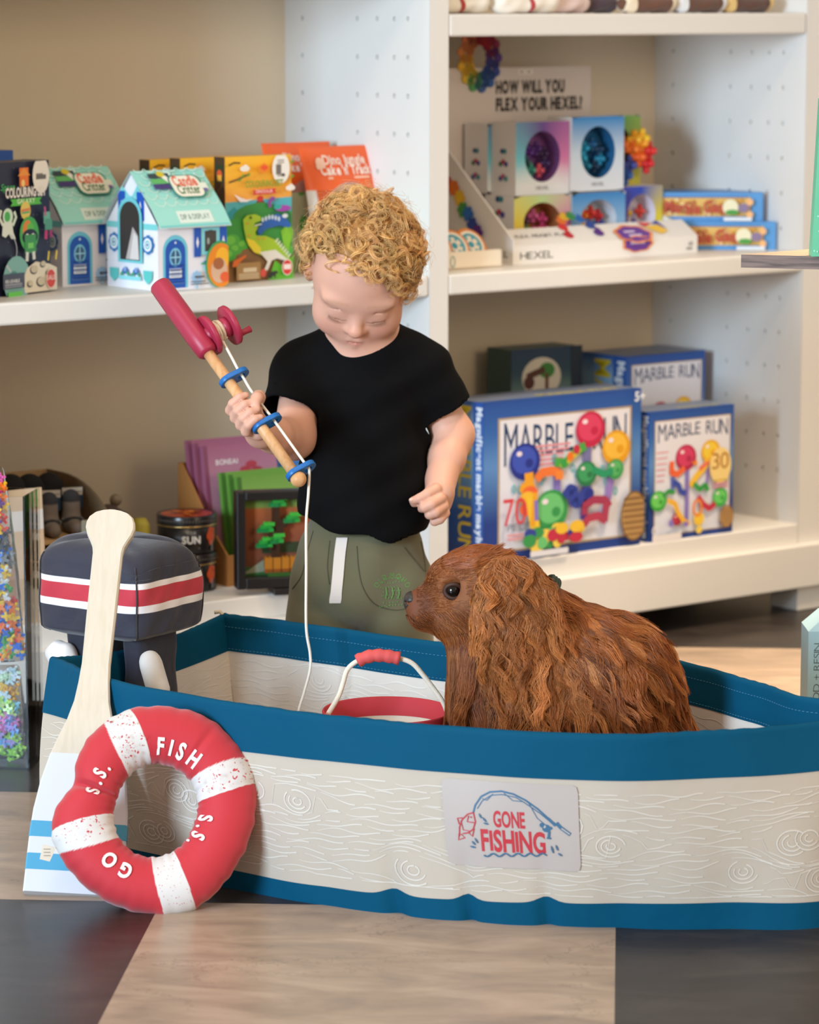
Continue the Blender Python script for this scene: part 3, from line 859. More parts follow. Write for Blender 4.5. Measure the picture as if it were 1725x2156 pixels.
# ---- dinosaur colouring sets
def dino_box(label, fl, ang, W, D, H):
    mb = MB(); mb.box((0, 0, 0), (W, D, H), '#f2b233')
    f = faces(mb, W, D, H); A = f['front']; k = (H / W) / 1.88
    P = lambda cx, cy: ((cx - 495) / 495, (1105 - cy) / 495 * k)
    pl = lambda pts, col: A.poly([P(*q) for q in pts], col)
    el = lambda cx, cy, rx, ry, col, rot=0: A.ell(*P(cx, cy), rx / 495, ry / 495, col, 18, rot)
    A.blend(0, 0, 1, 1.88 * k, [(0, '#f0a06a'), (0.5, '#f3a56a'), (0.75, '#f7b03c'), (1, '#fbbf30')])
    pl([(495, 510), (990, 490), (990, 690), (495, 690)], '#55b7c4')
    pl([(495, 600), (560, 545), (600, 590), (650, 545), (700, 600), (700, 640), (495, 640)], '#2f9aa8')
    pl([(700, 550), (735, 500), (770, 500), (815, 555)], '#7a4a3a'); el(752, 492, 24, 16, '#d9373a')
    el(745, 640, 200, 90, '#3c8f43'); pl([(495, 640), (990, 600), (990, 1105), (495, 1105)], '#3f9a45'); el(900, 650, 90, 60, '#2f7f4a')
    pl([(495, 900), (640, 860), (900, 880), (990, 930), (990, 1105), (495, 1105)], '#8f6a44')
    for cx, cy, s in ((540, 800, 60), (570, 860, 45), (620, 830, 40), (520, 900, 50), (960, 800, 45), (950, 890, 50)):
        el(cx, cy, s, s * .7, '#54b446'); el(cx - 12, cy - 10, s * .6, s * .4, '#74c84c')
    for i in range(9):
        t = 0.3 + i * 0.16; A.line([P(950, 900), P(950 + 120 * cos(t + .8), 900 - 190 * sin(t + .5))] if False else [P(935, 930), P(905 + 11 * i, 690 + 12 * abs(i - 4))], 0.018, '#8ccf3c')
    pl([(800, 1105), (850, 960), (900, 1000), (990, 930), (990, 1105)], '#6cc03a')
    # far dinosaurs
    pl([(720, 730), (750, 670), (800, 640), (870, 610), (930, 640), (975, 700), (960, 720), (880, 700), (790, 720), (735, 770)], '#2f66b8')
    for i in range(6): el(760 + 24 * i, 650 - 8 * (2.5 - abs(i - 2.5)), 9, 14, '#cfe0ef')
    A.line([P(815, 560), P(808, 520), P(830, 495), P(850, 500)], 0.05, '#8a4a9a'); el(910, 572, 60, 18, '#a64ab0'); el(870, 560, 30, 14, '#36aaa0'); el(925, 630, 22, 12, '#dfe6ea')
    pl([(545, 450), (600, 480), (640, 495), (690, 490), (640, 510), (590, 510)], '#efe4e0')
    # tyrannosaur
    pl([(610, 640), (640, 610), (700, 605), (740, 625), (745, 655), (700, 668), (690, 690), (722, 700), (700, 740), (705, 765), (780, 772), (850, 805), (905, 865), (955, 945), (975, 985), (905, 950), (860, 935), (800, 930), (740, 912), (690, 890), (650, 835), (630, 780), (615, 705)], '#a9cc33')
    pl([(630, 780), (690, 800), (740, 860), (742, 905), (690, 890), (650, 835)], '#f0dc3a'); pl([(730, 890), (850, 880), (975, 985), (860, 945), (820, 960), (790, 1030), (760, 1035), (790, 965)], '#ece8df')
    for i in range(7): el(860 + 15 * i, 810 + 20 * i, 6, 16, '#e7efd0', -0.8)
    for cx, cy in ((640, 670), (760, 790), (720, 790), (650, 760)): el(cx, cy, 10, 5, '#e79a3a')
    el(662, 628, 8, 8, '#2b3b1a'); A.line([P(690, 690), P(742, 680)], 0.012, '#f4f4ee')
    # title block, sticker, cloud, branch
    el(890, 272, 66, 86, '#f6f1ea'); A.rect(P(852, 318)[0], P(852, 318)[1], 0.08, 0.12, '#77716a'); A.ell(*P(905, 322), 0.03, 0.02, '#3a3531')
    for q in (215, 232, 330): A.rect(P(862, q)[0], P(862, q)[1], 0.1, 0.012, '#8a847c')
    A.line([P(735, 290), P(732, 258), P(762, 232), P(792, 258), P(790, 290)], 0.03, '#f08b2a'); A.rect(P(737, 300)[0], P(737, 300)[1], 0.1, 0.03, '#f08b2a'); A.ell(*P(762, 262), 0.05, 0.03, '#ef5a30')
    A.text('COLOURING SET', P(760, 400)[0], P(760, 400)[1], 0.07, '#8aa33a', w=0.57, align='c', bold=0.03)
    pl([(672, 425), (850, 418), (838, 436), (850, 455), (672, 460), (684, 442)], '#d8343c'); A.text('DINOSAUR', P(760, 448)[0], P(760, 448)[1], 0.035, '#f6cfc6', align='c')
    for cx, cy in ((615, 262), (955, 420)): el(cx, cy, 36, 16, '#f6efe6'); el(cx + 6, cy - 12, 16, 14, '#f6efe6')
    A.line([P(495, 360), P(560, 340), P(620, 315), P(650, 300)], 0.022, '#6b4a2b'); A.line([P(495, 235), P(535, 215), P(580, 220)], 0.02, '#4a3320')
    for cx, cy in ((600, 315), (640, 310), (968, 225), (968, 335), (575, 345)): el(cx, cy, 14, 7, '#6f9a35', 0.5)
    # ground print
    A.rect(*P(545, 1090), 0.36, 0.2, '#b08a58'); A.rect(*P(595, 1032), 0.2, 0.05, '#e6d6b8')
    for q in (1050, 1065, 1080): A.rect(*P(560, q), 0.3, 0.012, '#e6d6b8')
    el(742, 1045, 22, 24, '#dc5348'); el(922, 1015, 40, 46, '#f4ede4'); el(922, 1015, 36, 42, '#dd3b3b'); A.rect(P(895, 1030)[0], P(895, 1030)[1], 0.11, 0.06, '#f6e6e0')
    pl([(770, 1085), (790, 1040), (840, 1035), (855, 1050), (835, 1060), (830, 1090), (815, 1070), (800, 1090)], '#33332f')
    pl([(510, 985), (520, 940), (570, 920), (610, 900), (615, 915), (580, 940), (540, 985)], '#e3702c')
    Lf = f['left']; hh = H / D
    Lf.rect(0, 0, 1, hh, '#4a3524'); Lf.rect(0.15, hh * 0.80, 0.7, hh * 0.14, '#2f3a22'); Lf.ell(0.5, hh * 0.86, 0.25, 0.3, '#d2552e'); Lf.rect(0.3, hh * 0.81, 0.4, 0.35, '#e7a63a')
    Lf.line([(0.2, hh * .7), (0.8, hh * .78)], 0.1, '#6b4a2b'); Lf.rect(0, 0, 1, hh * 0.35, '#3f7a35'); Lf.ell(0.4, hh * 0.4, 0.4, 0.9, '#58943c')
    return tag(mb.build('colouring_box', M_PRINT, None, Q(*fl, SZ), ang, bevel=0.0008), label, 'toy box', 'dinosaur colouring sets')
a, W = carton_at((-1.213, 0.088), (-1.077, 0.100))
Hd = zat(540, 328, -1.14, 0.095) - SZ
dino_box('dinosaur colouring set, front one beside the orange pouches', (-1.213, 0.088), a, W, 0.026, Hd)
dino_box('dinosaur colouring set standing second, behind the fully visible one', (-1.245, 0.165), a, W, 0.026, Hd - 0.004)
dino_box('dinosaur colouring set furthest back, touching the shelf back', (-1.262, 0.226), a, W, 0.026, Hd - 0.008)

# ---- orange pouches
def pouch(label, px0, px1, top, w, lean, ang):
    u0, zt = pw(px0, top, w + lean); u1, _ = pw(px1, top, w + lean)
    W, H = (u1 - u0), zt - SZ
    x, z = np.array([1, 0, 0.0]), np.array([0, lean / H, 1.0])
    def surf(s):
        def fn(U, V):
            puff = 0.022 * np.sin(pi * U) ** 0.6 * np.clip((1 - V) * 1.5, 0, 1) ** 0.5 * np.clip(V * 6 + 0.4, 0, 1)
            wr = 0.0015 * np.sin(U * 17 + V * 9)
            y = s * (puff + wr * puff / 0.02) + V * lean
            return np.c_[U * W - 0.006 * W * np.sin(V * 7), y, V * H]
        return fn
    mb = MB()
    def cf(U, V):
        c = np.tile(lin('#e8622a'), (len(U), 1))
        win = (((U - 0.52) / 0.40) ** 2 + ((V - 0.36) / 0.36) ** 2 < 1)
        c[V < 0.66] = lin('#c8582c'); c[(V < 0.50)] = lin('#a8c294')
        c[win] = lin('#b9cfae')
        g = win & (np.sin(U * 21) + np.sin(V * 17 + U * 6) > 0.7); c[g] = lin('#4fae52')
        b = win & (V > 0.62); c[b] = lin('#b58a80')
        e = (U < 0.09) & (V < 0.66); c[e] = lin('#d9dde2')
        return c
    mb.grid(surf(-1), 70, 90, colfn=cf); mb.grid(surf(1), 20, 20, '#e05a22', flip=True)
    mp = lambda p, zz: surf(-1)(p[:, 0], p[:, 1] / (H / W)) - np.array([0, 0.0012 + zz, 0])
    A = Art(mb, mp); h = H / W
    A.text('Dino Jungle', 0.52, h * 0.86, 0.09, '#f6d9c8', w=0.56, align='c', bold=0.03)
    A.text("Cake 'n' Track", 0.52, h * 0.78, 0.09, '#f9e2d4', w=0.66, align='c', bold=0.04)
    A.rect(0.26, h * 0.745, 0.55, 0.02, '#f2c3a6'); A.ell(0.2, h * 0.87, 0.05, 0.06, '#f0c4ac'); A.ell(0.17, h * 0.845, 0.025, 0.03, '#f0c4ac')
    return tag(mb.build('pouch', mat('glossy_film', None, 0.22), None, Q(u0, w, SZ), TH + ang), label, 'toy pouch', 'orange pouches')
pouch('orange pouch with white lettering nearest the side panel, behind the curly hair', 632, 797, 310, 0.115, 0.05, 0.06)
pouch('orange pouch behind the other one, right after the dinosaur boxes', 550, 694, 302, 0.19, 0.05, 0.0)
# ================================================================== goods in the right bay
# ---- flexible cube toys: little chains of six-cornered knobs
def hexel_knot(mb, pts, cols, r=0.010):
    """Lumpy star-shaped links, one colour each."""
    for p, c in zip(pts, cols):
        p = np.asarray(p, float)
        mb.sphere(p, r * 0.62, c, 10, 6)
        for i in range(6):
            d = np.array([[1, 0, 0], [-1, 0, 0], [0, 1, 0], [0, -1, 0], [0, 0, 1], [0, 0, -1]][i]) * r * 0.72
            mb.sphere(p + d, r * 0.42, c, 8, 5)
RAIN = ['#c0242c', '#d93a30', '#ee7a26', '#f2c22c', '#3f9a48', '#2a6fc0', '#28459a', '#5a2a86']

# display tray with its header card
DA = TH + radians(2.5)
DW, DD = 0.432, 0.215
DU, DWp = -0.626, 0.088
tray = thing('counter_display', 'white countertop display tray for flexible cube toys, header card at its back', 'display stand', Q(DU, DWp, SZ), DA)
WHT = '#eae6e2'
mb = MB(); mb.box((0, 0.045, 0), (DW, DD, 0.012), WHT)
lip = [(0, 0), (0.055, 0), (0.055, 0.052), (0.040, 0.056), (0.0, 0.030)]
mb.prism([(p, q) for p, q in lip], 0, DW, WHT, M=lambda V: V[:, [2, 0, 1]])
A = Art(mb, face_map((0, 0, 0), (1, 0, 0), (0, 0, 1)))
A.text('HEXEL', 0.012, 0.008, 0.012, '#4a4644', w=0.075, bold=0.0)
A.text('60', 0.41, 0.013, 0.007, '#8a8684'); A.rect(0.405, 0.006, 0.014, 0.004, '#8a8684')
sl = np.array([0, 0.040, 0.026]); sl /= np.linalg.norm(sl)
A = Art(mb, face_map((0, 0, 0.030), (1, 0, 0), sl))
A.text('FLEX. FIDGET. PLAY.', 0.02, 0.022, 0.008, '#57514e', w=0.13)
for i, c in enumerate(RAIN): 
    a = pi * (1 - i / 7.0); A.ell(0.175 + 0.035 * cos(a), 0.022 + 0.05 * sin(a), 0.011, 0.009, c, 8); A.ell(0.175 + 0.035 * cos(a) + .004, 0.03 + 0.05 * sin(a), 0.006, 0.008, c, 7)
A.poly([(0.325, 0.03), (0.36, 0.034), (0.372, 0.016), (0.35, 0.008)], '#f0c23a'); A.poly([(0.318, 0.044), (0.326, 0.03), (0.35, 0.04)], '#d8433a'); A.poly([(0.35, 0.04), (0.36, 0.034), (0.372, 0.02), (0.366, 0.046)], '#4a4aa8')
def blob(A, cx, cy, rx, ry, n=7, k=.06):
    t = np.linspace(0, 2 * pi, 36, endpoint=False); q = 1 + k * np.cos(n * t)
    return np.c_[cx + rx * q * np.cos(t), cy + ry * q * np.sin(t)]
A.poly(blob(A, 0.285, 0.012, 0.042, 0.025), '#ef8a2e'); A.poly(blob(A, 0.285, 0.012, 0.036, 0.021), '#6a3a9a'); A.rect(0.266, 0.016, 0.026, 0.005, '#d8cbe6'); A.rect(0.27, 0.005, 0.03, 0.005, '#d8cbe6')
A2 = Art(mb, face_map((0, 0, 0), (1, 0, 0), (0, 0, 1)), base=0.0015); A2.poly(blob(A2, 0.285, 0.022, 0.036, 0.014), '#ef8a2e'); A2.poly(blob(A2, 0.285, 0.022, 0.031, 0.012), '#6a3a9a'); A2.rect(0.268, 0.022, 0.034, 0.005, '#d8cbe6')
mb.build('tray', M_PRINT, tray, bevel=0.0008)
# sloping left side
ht = 0.205
mb = MB()
side = [(0, 0), (DD, 0), (DD, ht), (0.105, 0.155), (0.012, 0.048), (0, 0.03)]
side = [(0, 0), (DD, 0), (DD, 0.215), (0.19, 0.205), (0.0, 0.040)]
mb.prism(side, -0.004, 0.0, WHT, M=lambda V: V[:, [2, 0, 1]])
A = Art(mb, face_map((-0.004, DD, 0), (0, -1, 0), (0, 0, 1)))
P0 = [(0.036, 0.142), (0.048, 0.128), (0.066, 0.122), (0.082, 0.106), (0.092, 0.086), (0.106, 0.080), (0.118, 0.062), (0.132, 0.050)]
for (x, y), c in zip(P0, RAIN):
    for i in range(6): A.ell(x + .009 * cos(i * pi / 3), y + .009 * sin(i * pi / 3), 0.0055, None, c, 8)
    A.ell(x, y, 0.009, None, c, 10)
A.text('HEXEL', DD - 0.005, 0.012, 0.010, '#6d6966', w=0.06, align='r')
mb.build('side_card', M_PRINT, tray)
mb = MB(); mb.prism([(DD, 0), (0.06, 0), (0.06, 0.052), (DD, 0.10)][::-1], DW, DW + 0.004, WHT, M=lambda V: V[:, [2, 0, 1]]); mb.build('side_card', M_PRINT, tray)
# header card with the ring of toys printed at its left
mb = MB(); mb.box((0.0, DD, 0.0), (0.375, DD + 0.004, 0.322), '#d9d0cc')
A = Art(mb, face_map((0.03, DD, 0), (1, 0, 0), (0, 0, 1)))
A.text('HOW WILL YOU', 0.118, 0.278, 0.020, '#3a3634', w=0.163, bold=0.06); A.text('FLEX YOUR HEXEL?', 0.118, 0.248, 0.020, '#3a3634', w=0.206, bold=0.06)
A.rect(0.17, 0.309, 0.035, 0.010, '#e9e2de'); A.ell(0.178, 0.314, .002, None, '#555555', 6); A.ell(0.195, 0.314, .002, None, '#555555', 6)
mb.build('header_card', M_MATTE, tray)
mb = MB()
cx, cz = 0.168, 0.338
cs = ['#8f2430', '#b8303a', '#c4303a', '#8a2a4a', '#5a3a86', '#3f4f9a', '#3a62a8', '#3f5fa0', '#4f9a58', '#d8b43a', '#e0b030', '#d88a4a', '#cf7a4a']
for i, c in enumerate(cs):
    a = pi * 0.62 - i * 2 * pi / 13
    for j in range(5): mb.prism([(0.0085 * cos(t), 0.0085 * sin(t)) for t in np.arange(8) * pi / 4], 0, 0.004, c, M=lambda V, a=a, j=j: np.c_[cx - 0.06 + 0.032 * cos(a) + 0.011 * cos(j * 1.257 + a) + V[:, 0], DD - 0.0045 + 0 * V[:, 0] + V[:, 2], cz + 0.040 * sin(a) + 0.011 * sin(j * 1.257 + a) + V[:, 1]])
mb.build('toy_cutout', M_MATTE, tray)

def hex_box(label, x, y, z, style, W=0.126, D=0.075, H=0.123, toy=None):
    """A carton with an oval window showing the toy inside, set in the tray frame."""
    pos = np.array([DU, DWp]); R = np.array([[cos(DA - TH), -sin(DA - TH)], [sin(DA - TH), cos(DA - TH)]])
    p = pos + R @ np.array([x, y])
    mb = MB(); h = H / W
    # carton with its front drawn around a real oval opening
    mb.add([(0, 0, 0), (W, 0, 0), (W, D, 0), (0, D, 0), (0, 0, H), (W, 0, H), (W, D, H), (0, D, H)], [(0, 3, 2, 1), (4, 5, 6, 7), (1, 2, 6, 5), (2, 3, 7, 6), (3, 0, 4, 7)], '#e9e6e6')
    n = 32; t = np.arange(n) * 2 * pi / n
    ox, oz, rx, rz = W * 0.5, H * 0.52, W * 0.33, H * 0.35
    sq = 1 / np.maximum(abs(np.cos(t)) / (W / 2), abs(np.sin(t)) / (H / 2))
    O = np.c_[W / 2 + sq * np.cos(t), np.zeros(n), H / 2 + sq * np.sin(t)]; O[:, 0] = np.clip(O[:, 0], 0, W); O[:, 2] = np.clip(O[:, 2], 0, H)
    I = np.c_[ox + rx * np.cos(t), np.zeros(n), oz + rz * np.sin(t)]; Mi = (O + I) / 2
    def col(P):
        u, v = P[:, 0] / W, P[:, 2] / H
        S = {'dream': ('#6fc6d8', '#e7eef2', '#d77ab0', '#6a4a9a'), 'blue': ('#e3e9f2', '#cfe0f0', '#1f86cf', '#2a74c4'), 'rain': ('#cfe0c0', '#e4c83a', '#b8c83a', '#3f9a58'), 'pink': ('#f0d84a', '#e9a0c4', '#e07ab8', '#bfe0a0'), 'sky': ('#d8e6f4', '#8fc0ea', '#2f86cf', '#1f5fae'), 'prism': ('#4a3aa8', '#cfe060', '#e8d83a', '#2a4ab8')}[style]
        c = np.array([lin(q) for q in S])
        if style in ('blue', 'sky'):
            w = np.clip(v, 0, 1)[:, None]; return np.where(w < .5, c[0] * (1 - 2 * w) + c[1] * 2 * w, c[1] * (2 - 2 * w) + c[2] * (2 * w - 1))
        a = (np.arctan2(v - .5, u - .5) / (2 * pi) + 0.5) * 4
        i = np.floor(a).astype(int) % 4; f = (a - np.floor(a))[:, None]
        cc = c[i] * (1 - f) + c[(i + 1) % 4] * f
        lowv = np.clip((0.42 - v) * 3.2, 0, 1)[:, None] if style == 'dream' else np.zeros((len(v), 1))
        return cc * (1 - lowv) + np.array(lin('#e7ecf1')) * lowv
    V = np.vstack([O, Mi, I]); C = col(V)
    mb.add(V, [(k * n + i, k * n + (i + 1) % n, (k + 1) * n + (i + 1) % n, (k + 1) * n + i) for k in (0, 1) for i in range(n)], C)
    B = np.c_[ox + rx * 1.1 * np.cos(t), np.full(n, D * 0.6), oz + rz * 1.1 * np.sin(t)]
    ic = {'dream': '#8a5a9a', 'blue': '#2a6a9a', 'rain': '#a8842a', 'pink': '#c98a5a', 'sky': '#e6eef6', 'prism': '#e9e4f0'}[style]
    mb.add(np.vstack([I, B]), [(i, (i + 1) % n, n + (i + 1) % n, n + i) for i in range(n)], ic); mb.add(B, [list(range(n))], ic)
    A = Art(mb, face_map((0, 0, 0), (W, 0, 0), (0, 0, W)))
    A.text('HEXEL', 0.5, 0.07 * h, 0.045, '#3f4a57', w=0.24, align='c', bold=0)
    L = Art(mb, face_map((0, D, 0), (0, -D, 0), (0, 0, D)))
    for q, c in ((1.2, ['#2a4a7a', '#3a8a9a']), (0.85, ['#3a7a5a', '#c0405a', '#4a4a9a']), (0.45, ['#4a5aa0', '#c04a7a', '#3aa0a0'])):
        for i, cc in enumerate(c): L.ell(0.5 + 0.11 * (i - len(c) / 2 + .5), q + (0.06 if i == 1 and len(c) == 3 else 0), 0.085, 0.075, cc, 8)
    o = mb.build('toy_carton', M_PRINT, None, Q(*p, SZ + z), DA)
    tag(o, label, 'toy box', 'window boxes of flexible cube toys')
    if toy:
        tb = MB(); pts = []
        for i in range(len(toy)):
            a = i * 2 * pi / len(toy) + 0.6
            pts.append((ox + rx * 0.55 * cos(a), D * 0.3, oz - rz * 0.15 + rz * 0.45 * sin(a)))
        hexel_knot(tb, pts, toy, 0.0115)
        tb.build('cube_toy', M_PLASTIC, o)
    return o
R1 = 0.012 + 0.123
Z1 = 0.012; Z2 = Z1 + 0.0965
# bottom row and top row (the bottom row stands lower, behind the lip)
hex_box('pink and yellow window box at the left of the lower row in the display tray', 0.066, 0.075, Z1, 'pink', H=0.096, W=0.130, D=0.075, toy=['#c84a8a', '#d86aa8', '#6a3a5a', '#5fae5a', '#d85a9a', '#c83a7a'])
hex_box('sky blue window box in the middle of the lower row, rainbow chain before it', 0.200, 0.075, Z1, 'sky', H=0.096, W=0.128, toy=RAIN[:7])
hex_box('violet and lime carton with a white oval, right end of the lower row', 0.326, 0.085, Z1, 'prism', H=0.102, W=0.103, D=0.07, toy=['#d8453a', '#e8b83a', '#5a4ab0'])
hex_box('lilac window box with purple toy in the upper row', 0.078, 0.085, Z2, 'dream', W=0.124, D=0.062, H=0.124, toy=['#3a2450', '#4f2a7a', '#5a2f8a', '#2f5a5a', '#40a090', '#d85a70', '#43306a'])
hex_box('bright blue window box with turquoise toy in the upper row', 0.204, 0.080, Z2 + 0.002, 'blue', W=0.124, D=0.062, H=0.128, toy=['#123a5a', '#1a5a8a', '#22a0c8', '#2ab0d8', '#1a7a9a', '#103050', '#1f8ab0'])
hex_box('rainbow window box peeping out behind the hanging rainbow toy', 0.300, 0.135, Z2, 'rain', W=0.122, D=0.06, H=0.128, toy=None)
hex_box('white sided box second in line behind the lilac window box', 0.070, 0.148, 0.110, 'dream', W=0.110, D=0.060, H=0.118)
# loose rainbow toy in front of the rainbow box
def hexpt(x, y, z):
    R = np.array([[cos(DA - TH), -sin(DA - TH)], [sin(DA - TH), cos(DA - TH)]]); p = np.array([DU, DWp]) + R @ np.array([x, y])
    return Q(p[0], p[1], SZ + z)
t = thing('cube_toy', 'loose rainbow chain of knobbly cubes resting on top of the violet carton', 'toy', hexpt(0.375, 0.105, 0.1165), DA)
mb = MB()
hexel_knot(mb, [(-0.040, 0.02, 0.066), (-0.046, 0.018, 0.044), (-0.034, 0.012, 0.028), (-0.016, 0.004, 0.016), (-0.020, 0.01, 0.070), (-0.002, 0.002, 0.062), (0.012, 0, 0.048), (0.006, 0.004, 0.078), (0.022, 0.0, 0.080), (0.036, -0.002, 0.058), (0.032, 0, 0.036), (0.018, 0, 0.072), (-0.008, 0.002, 0.034)],
           ['#3f9a48', '#5a3a86', '#5a2a86', '#2f5fb0', '#ee7a26', '#ee7a26', '#ee6a26', '#f2b22c', '#f2c22c', '#d9302a', '#d3242a', '#f2a22c', '#3a4a9a'], 0.0165)
mb.build('chain', M_PLASTIC, t)

# ---- tray of wooden discs at the front left of the bay
t = thing('disc_tray', 'small pale tray of orange banded wooden discs beside the display tray', 'toy tray', Q(-0.826, 0.06, SZ), TH)
mb = MB()
mb.box((0, 0, 0), (0.150, 0.004, 0.030), '#efe2cf'); mb.box((0, 0.0, 0), (0.150, 0.11, 0.004), '#efe2cf'); mb.box((0, 0.106, 0), (0.150, 0.11, 0.030), '#efe2cf'); mb.box((0.146, 0.0, 0), (0.150, 0.11, 0.03), '#efe2cf'); mb.box((0, 0, 0), (0.004, 0.11, 0.03), '#efe2cf')
A = Art(mb, face_map((0, 0, 0), (1, 0, 0), (0, 0, 1))); A.ring(0.045, 0.014, 0.006, 0.010, 0.003, '#9fb4ac')
mb.build('tray', M_MATTE, t)
for i, (x, y) in enumerate(((0.012, 0.055), (0.052, 0.06), (0.092, 0.066))):
    mb = MB(); lean = radians(58)
    Mx = lambda V: np.c_[V[:, 0], V[:, 1] * cos(lean) - V[:, 2] * sin(lean), V[:, 1] * sin(lean) + V[:, 2] * cos(lean)] 
    mb.lathe([(0.0, 0), (0.030, 0), (0.032, 0.002), (0.032, 0.008), (0.030, 0.010), (0, 0.010)], '#e08a3a', 28, M=Mx, cap=False)
    A = Art(mb, lambda p, z: Mx(np.c_[p[:, 0], p[:, 1], np.full(len(p), 0.010 + z)]))
    A.ell(0, 0, 0.026, None, '#f0e4d4'); A.ring(0, 0, 0.021, 0.021, 0.005, '#3a9ab0'); A.ell(0, 0, 0.006, None, '#3a9ab0')
    for q in range(6): A.ell(0.013 * cos(q * pi / 3), 0.013 * sin(q * pi / 3), 0.0035, None, '#5fb0c0', 8)
    tag(mb.build('wooden_disc', M_PRINT, None, Q(-0.826 + x + 0.022, 0.06 + y - 0.02, SZ + 0.0318), TH),
        ['orange banded wooden disc partly behind the bookcase upright', 'orange banded wooden disc, middle one of the pale tray', 'orange banded wooden disc in the pale tray, next to the display tray'][i], 'wooden toy', 'wooden discs in the pale tray')

# ---- marble games, two long boxes one above the other
def marble_game(label, z, u0, w0, ang, W):
    H, D = 0.050, 0.11; mb = MB(); mb.box((0, 0, 0), (W, D, H), '#4a86c8'); A = Art(mb, face_map((0, 0, 0), (1, 0, 0), (0, 0, 1)))
    A.rect(0.0, 0, W, H, '#5b9bd8'); A.rect(0.0, 0.008, W - 0.022, H - 0.016, '#e7bd6a'); 
    rr = random.Random(5)
    for i in range(70): A.ell(0.01 + rr.random() * (W - 0.05), 0.012 + rr.random() * (H - 0.024), 0.004, 0.003, rr.choice(['#f2d79a', '#d9a04a', '#f0c890', '#c98a4a']), 7)
    for i in range(26): A.ell(0.006 + i * (W - 0.036) / 25, H - 0.007, 0.002, None, '#2f5fa8', 6)
    A.text('Marble Games', W * 0.40, 0.015, 0.019, '#b84a3a', w=W * 0.72, align='c', bold=0.045, yfn=lambda x, y: y + 0.002 * np.sin(x * 90))
    A.ell(W - 0.058, 0.025, 0.014, 0.014, '#e9e4c4'); A.ell(W - 0.055, 0.016, 0.012, 0.005, '#4f9a4a'); A.ell(W - 0.035, 0.024, 0.010, 0.008, '#8a7a9a')
    for q in (0.012, 0.034): A.ell(W - 0.024, q, 0.006, None, '#f0b880')
    A.rect(W - 0.07, 0.001, 0.05, 0.006, '#dfe9f4')
    return tag(mb.build('game_box', M_PRINT, None, Q(u0, w0, SZ + z), TH + ang, bevel=0.001), label, 'game box', 'marble games boxes')
gr = Q(-0.047, 0.062)
marble_game('long blue marble games box lying on the shelf, lower of two', 0.0, *uw(gr - np.array([0.186, -0.006, 0])), radians(-2.0) - TH, 0.186)
gr = Q(-0.058, 0.085)
marble_game('long blue marble games box lying on top of the other', 0.0505, *uw(gr - np.array([0.182, -0.005, 0])), radians(-2.0) - TH, 0.182)

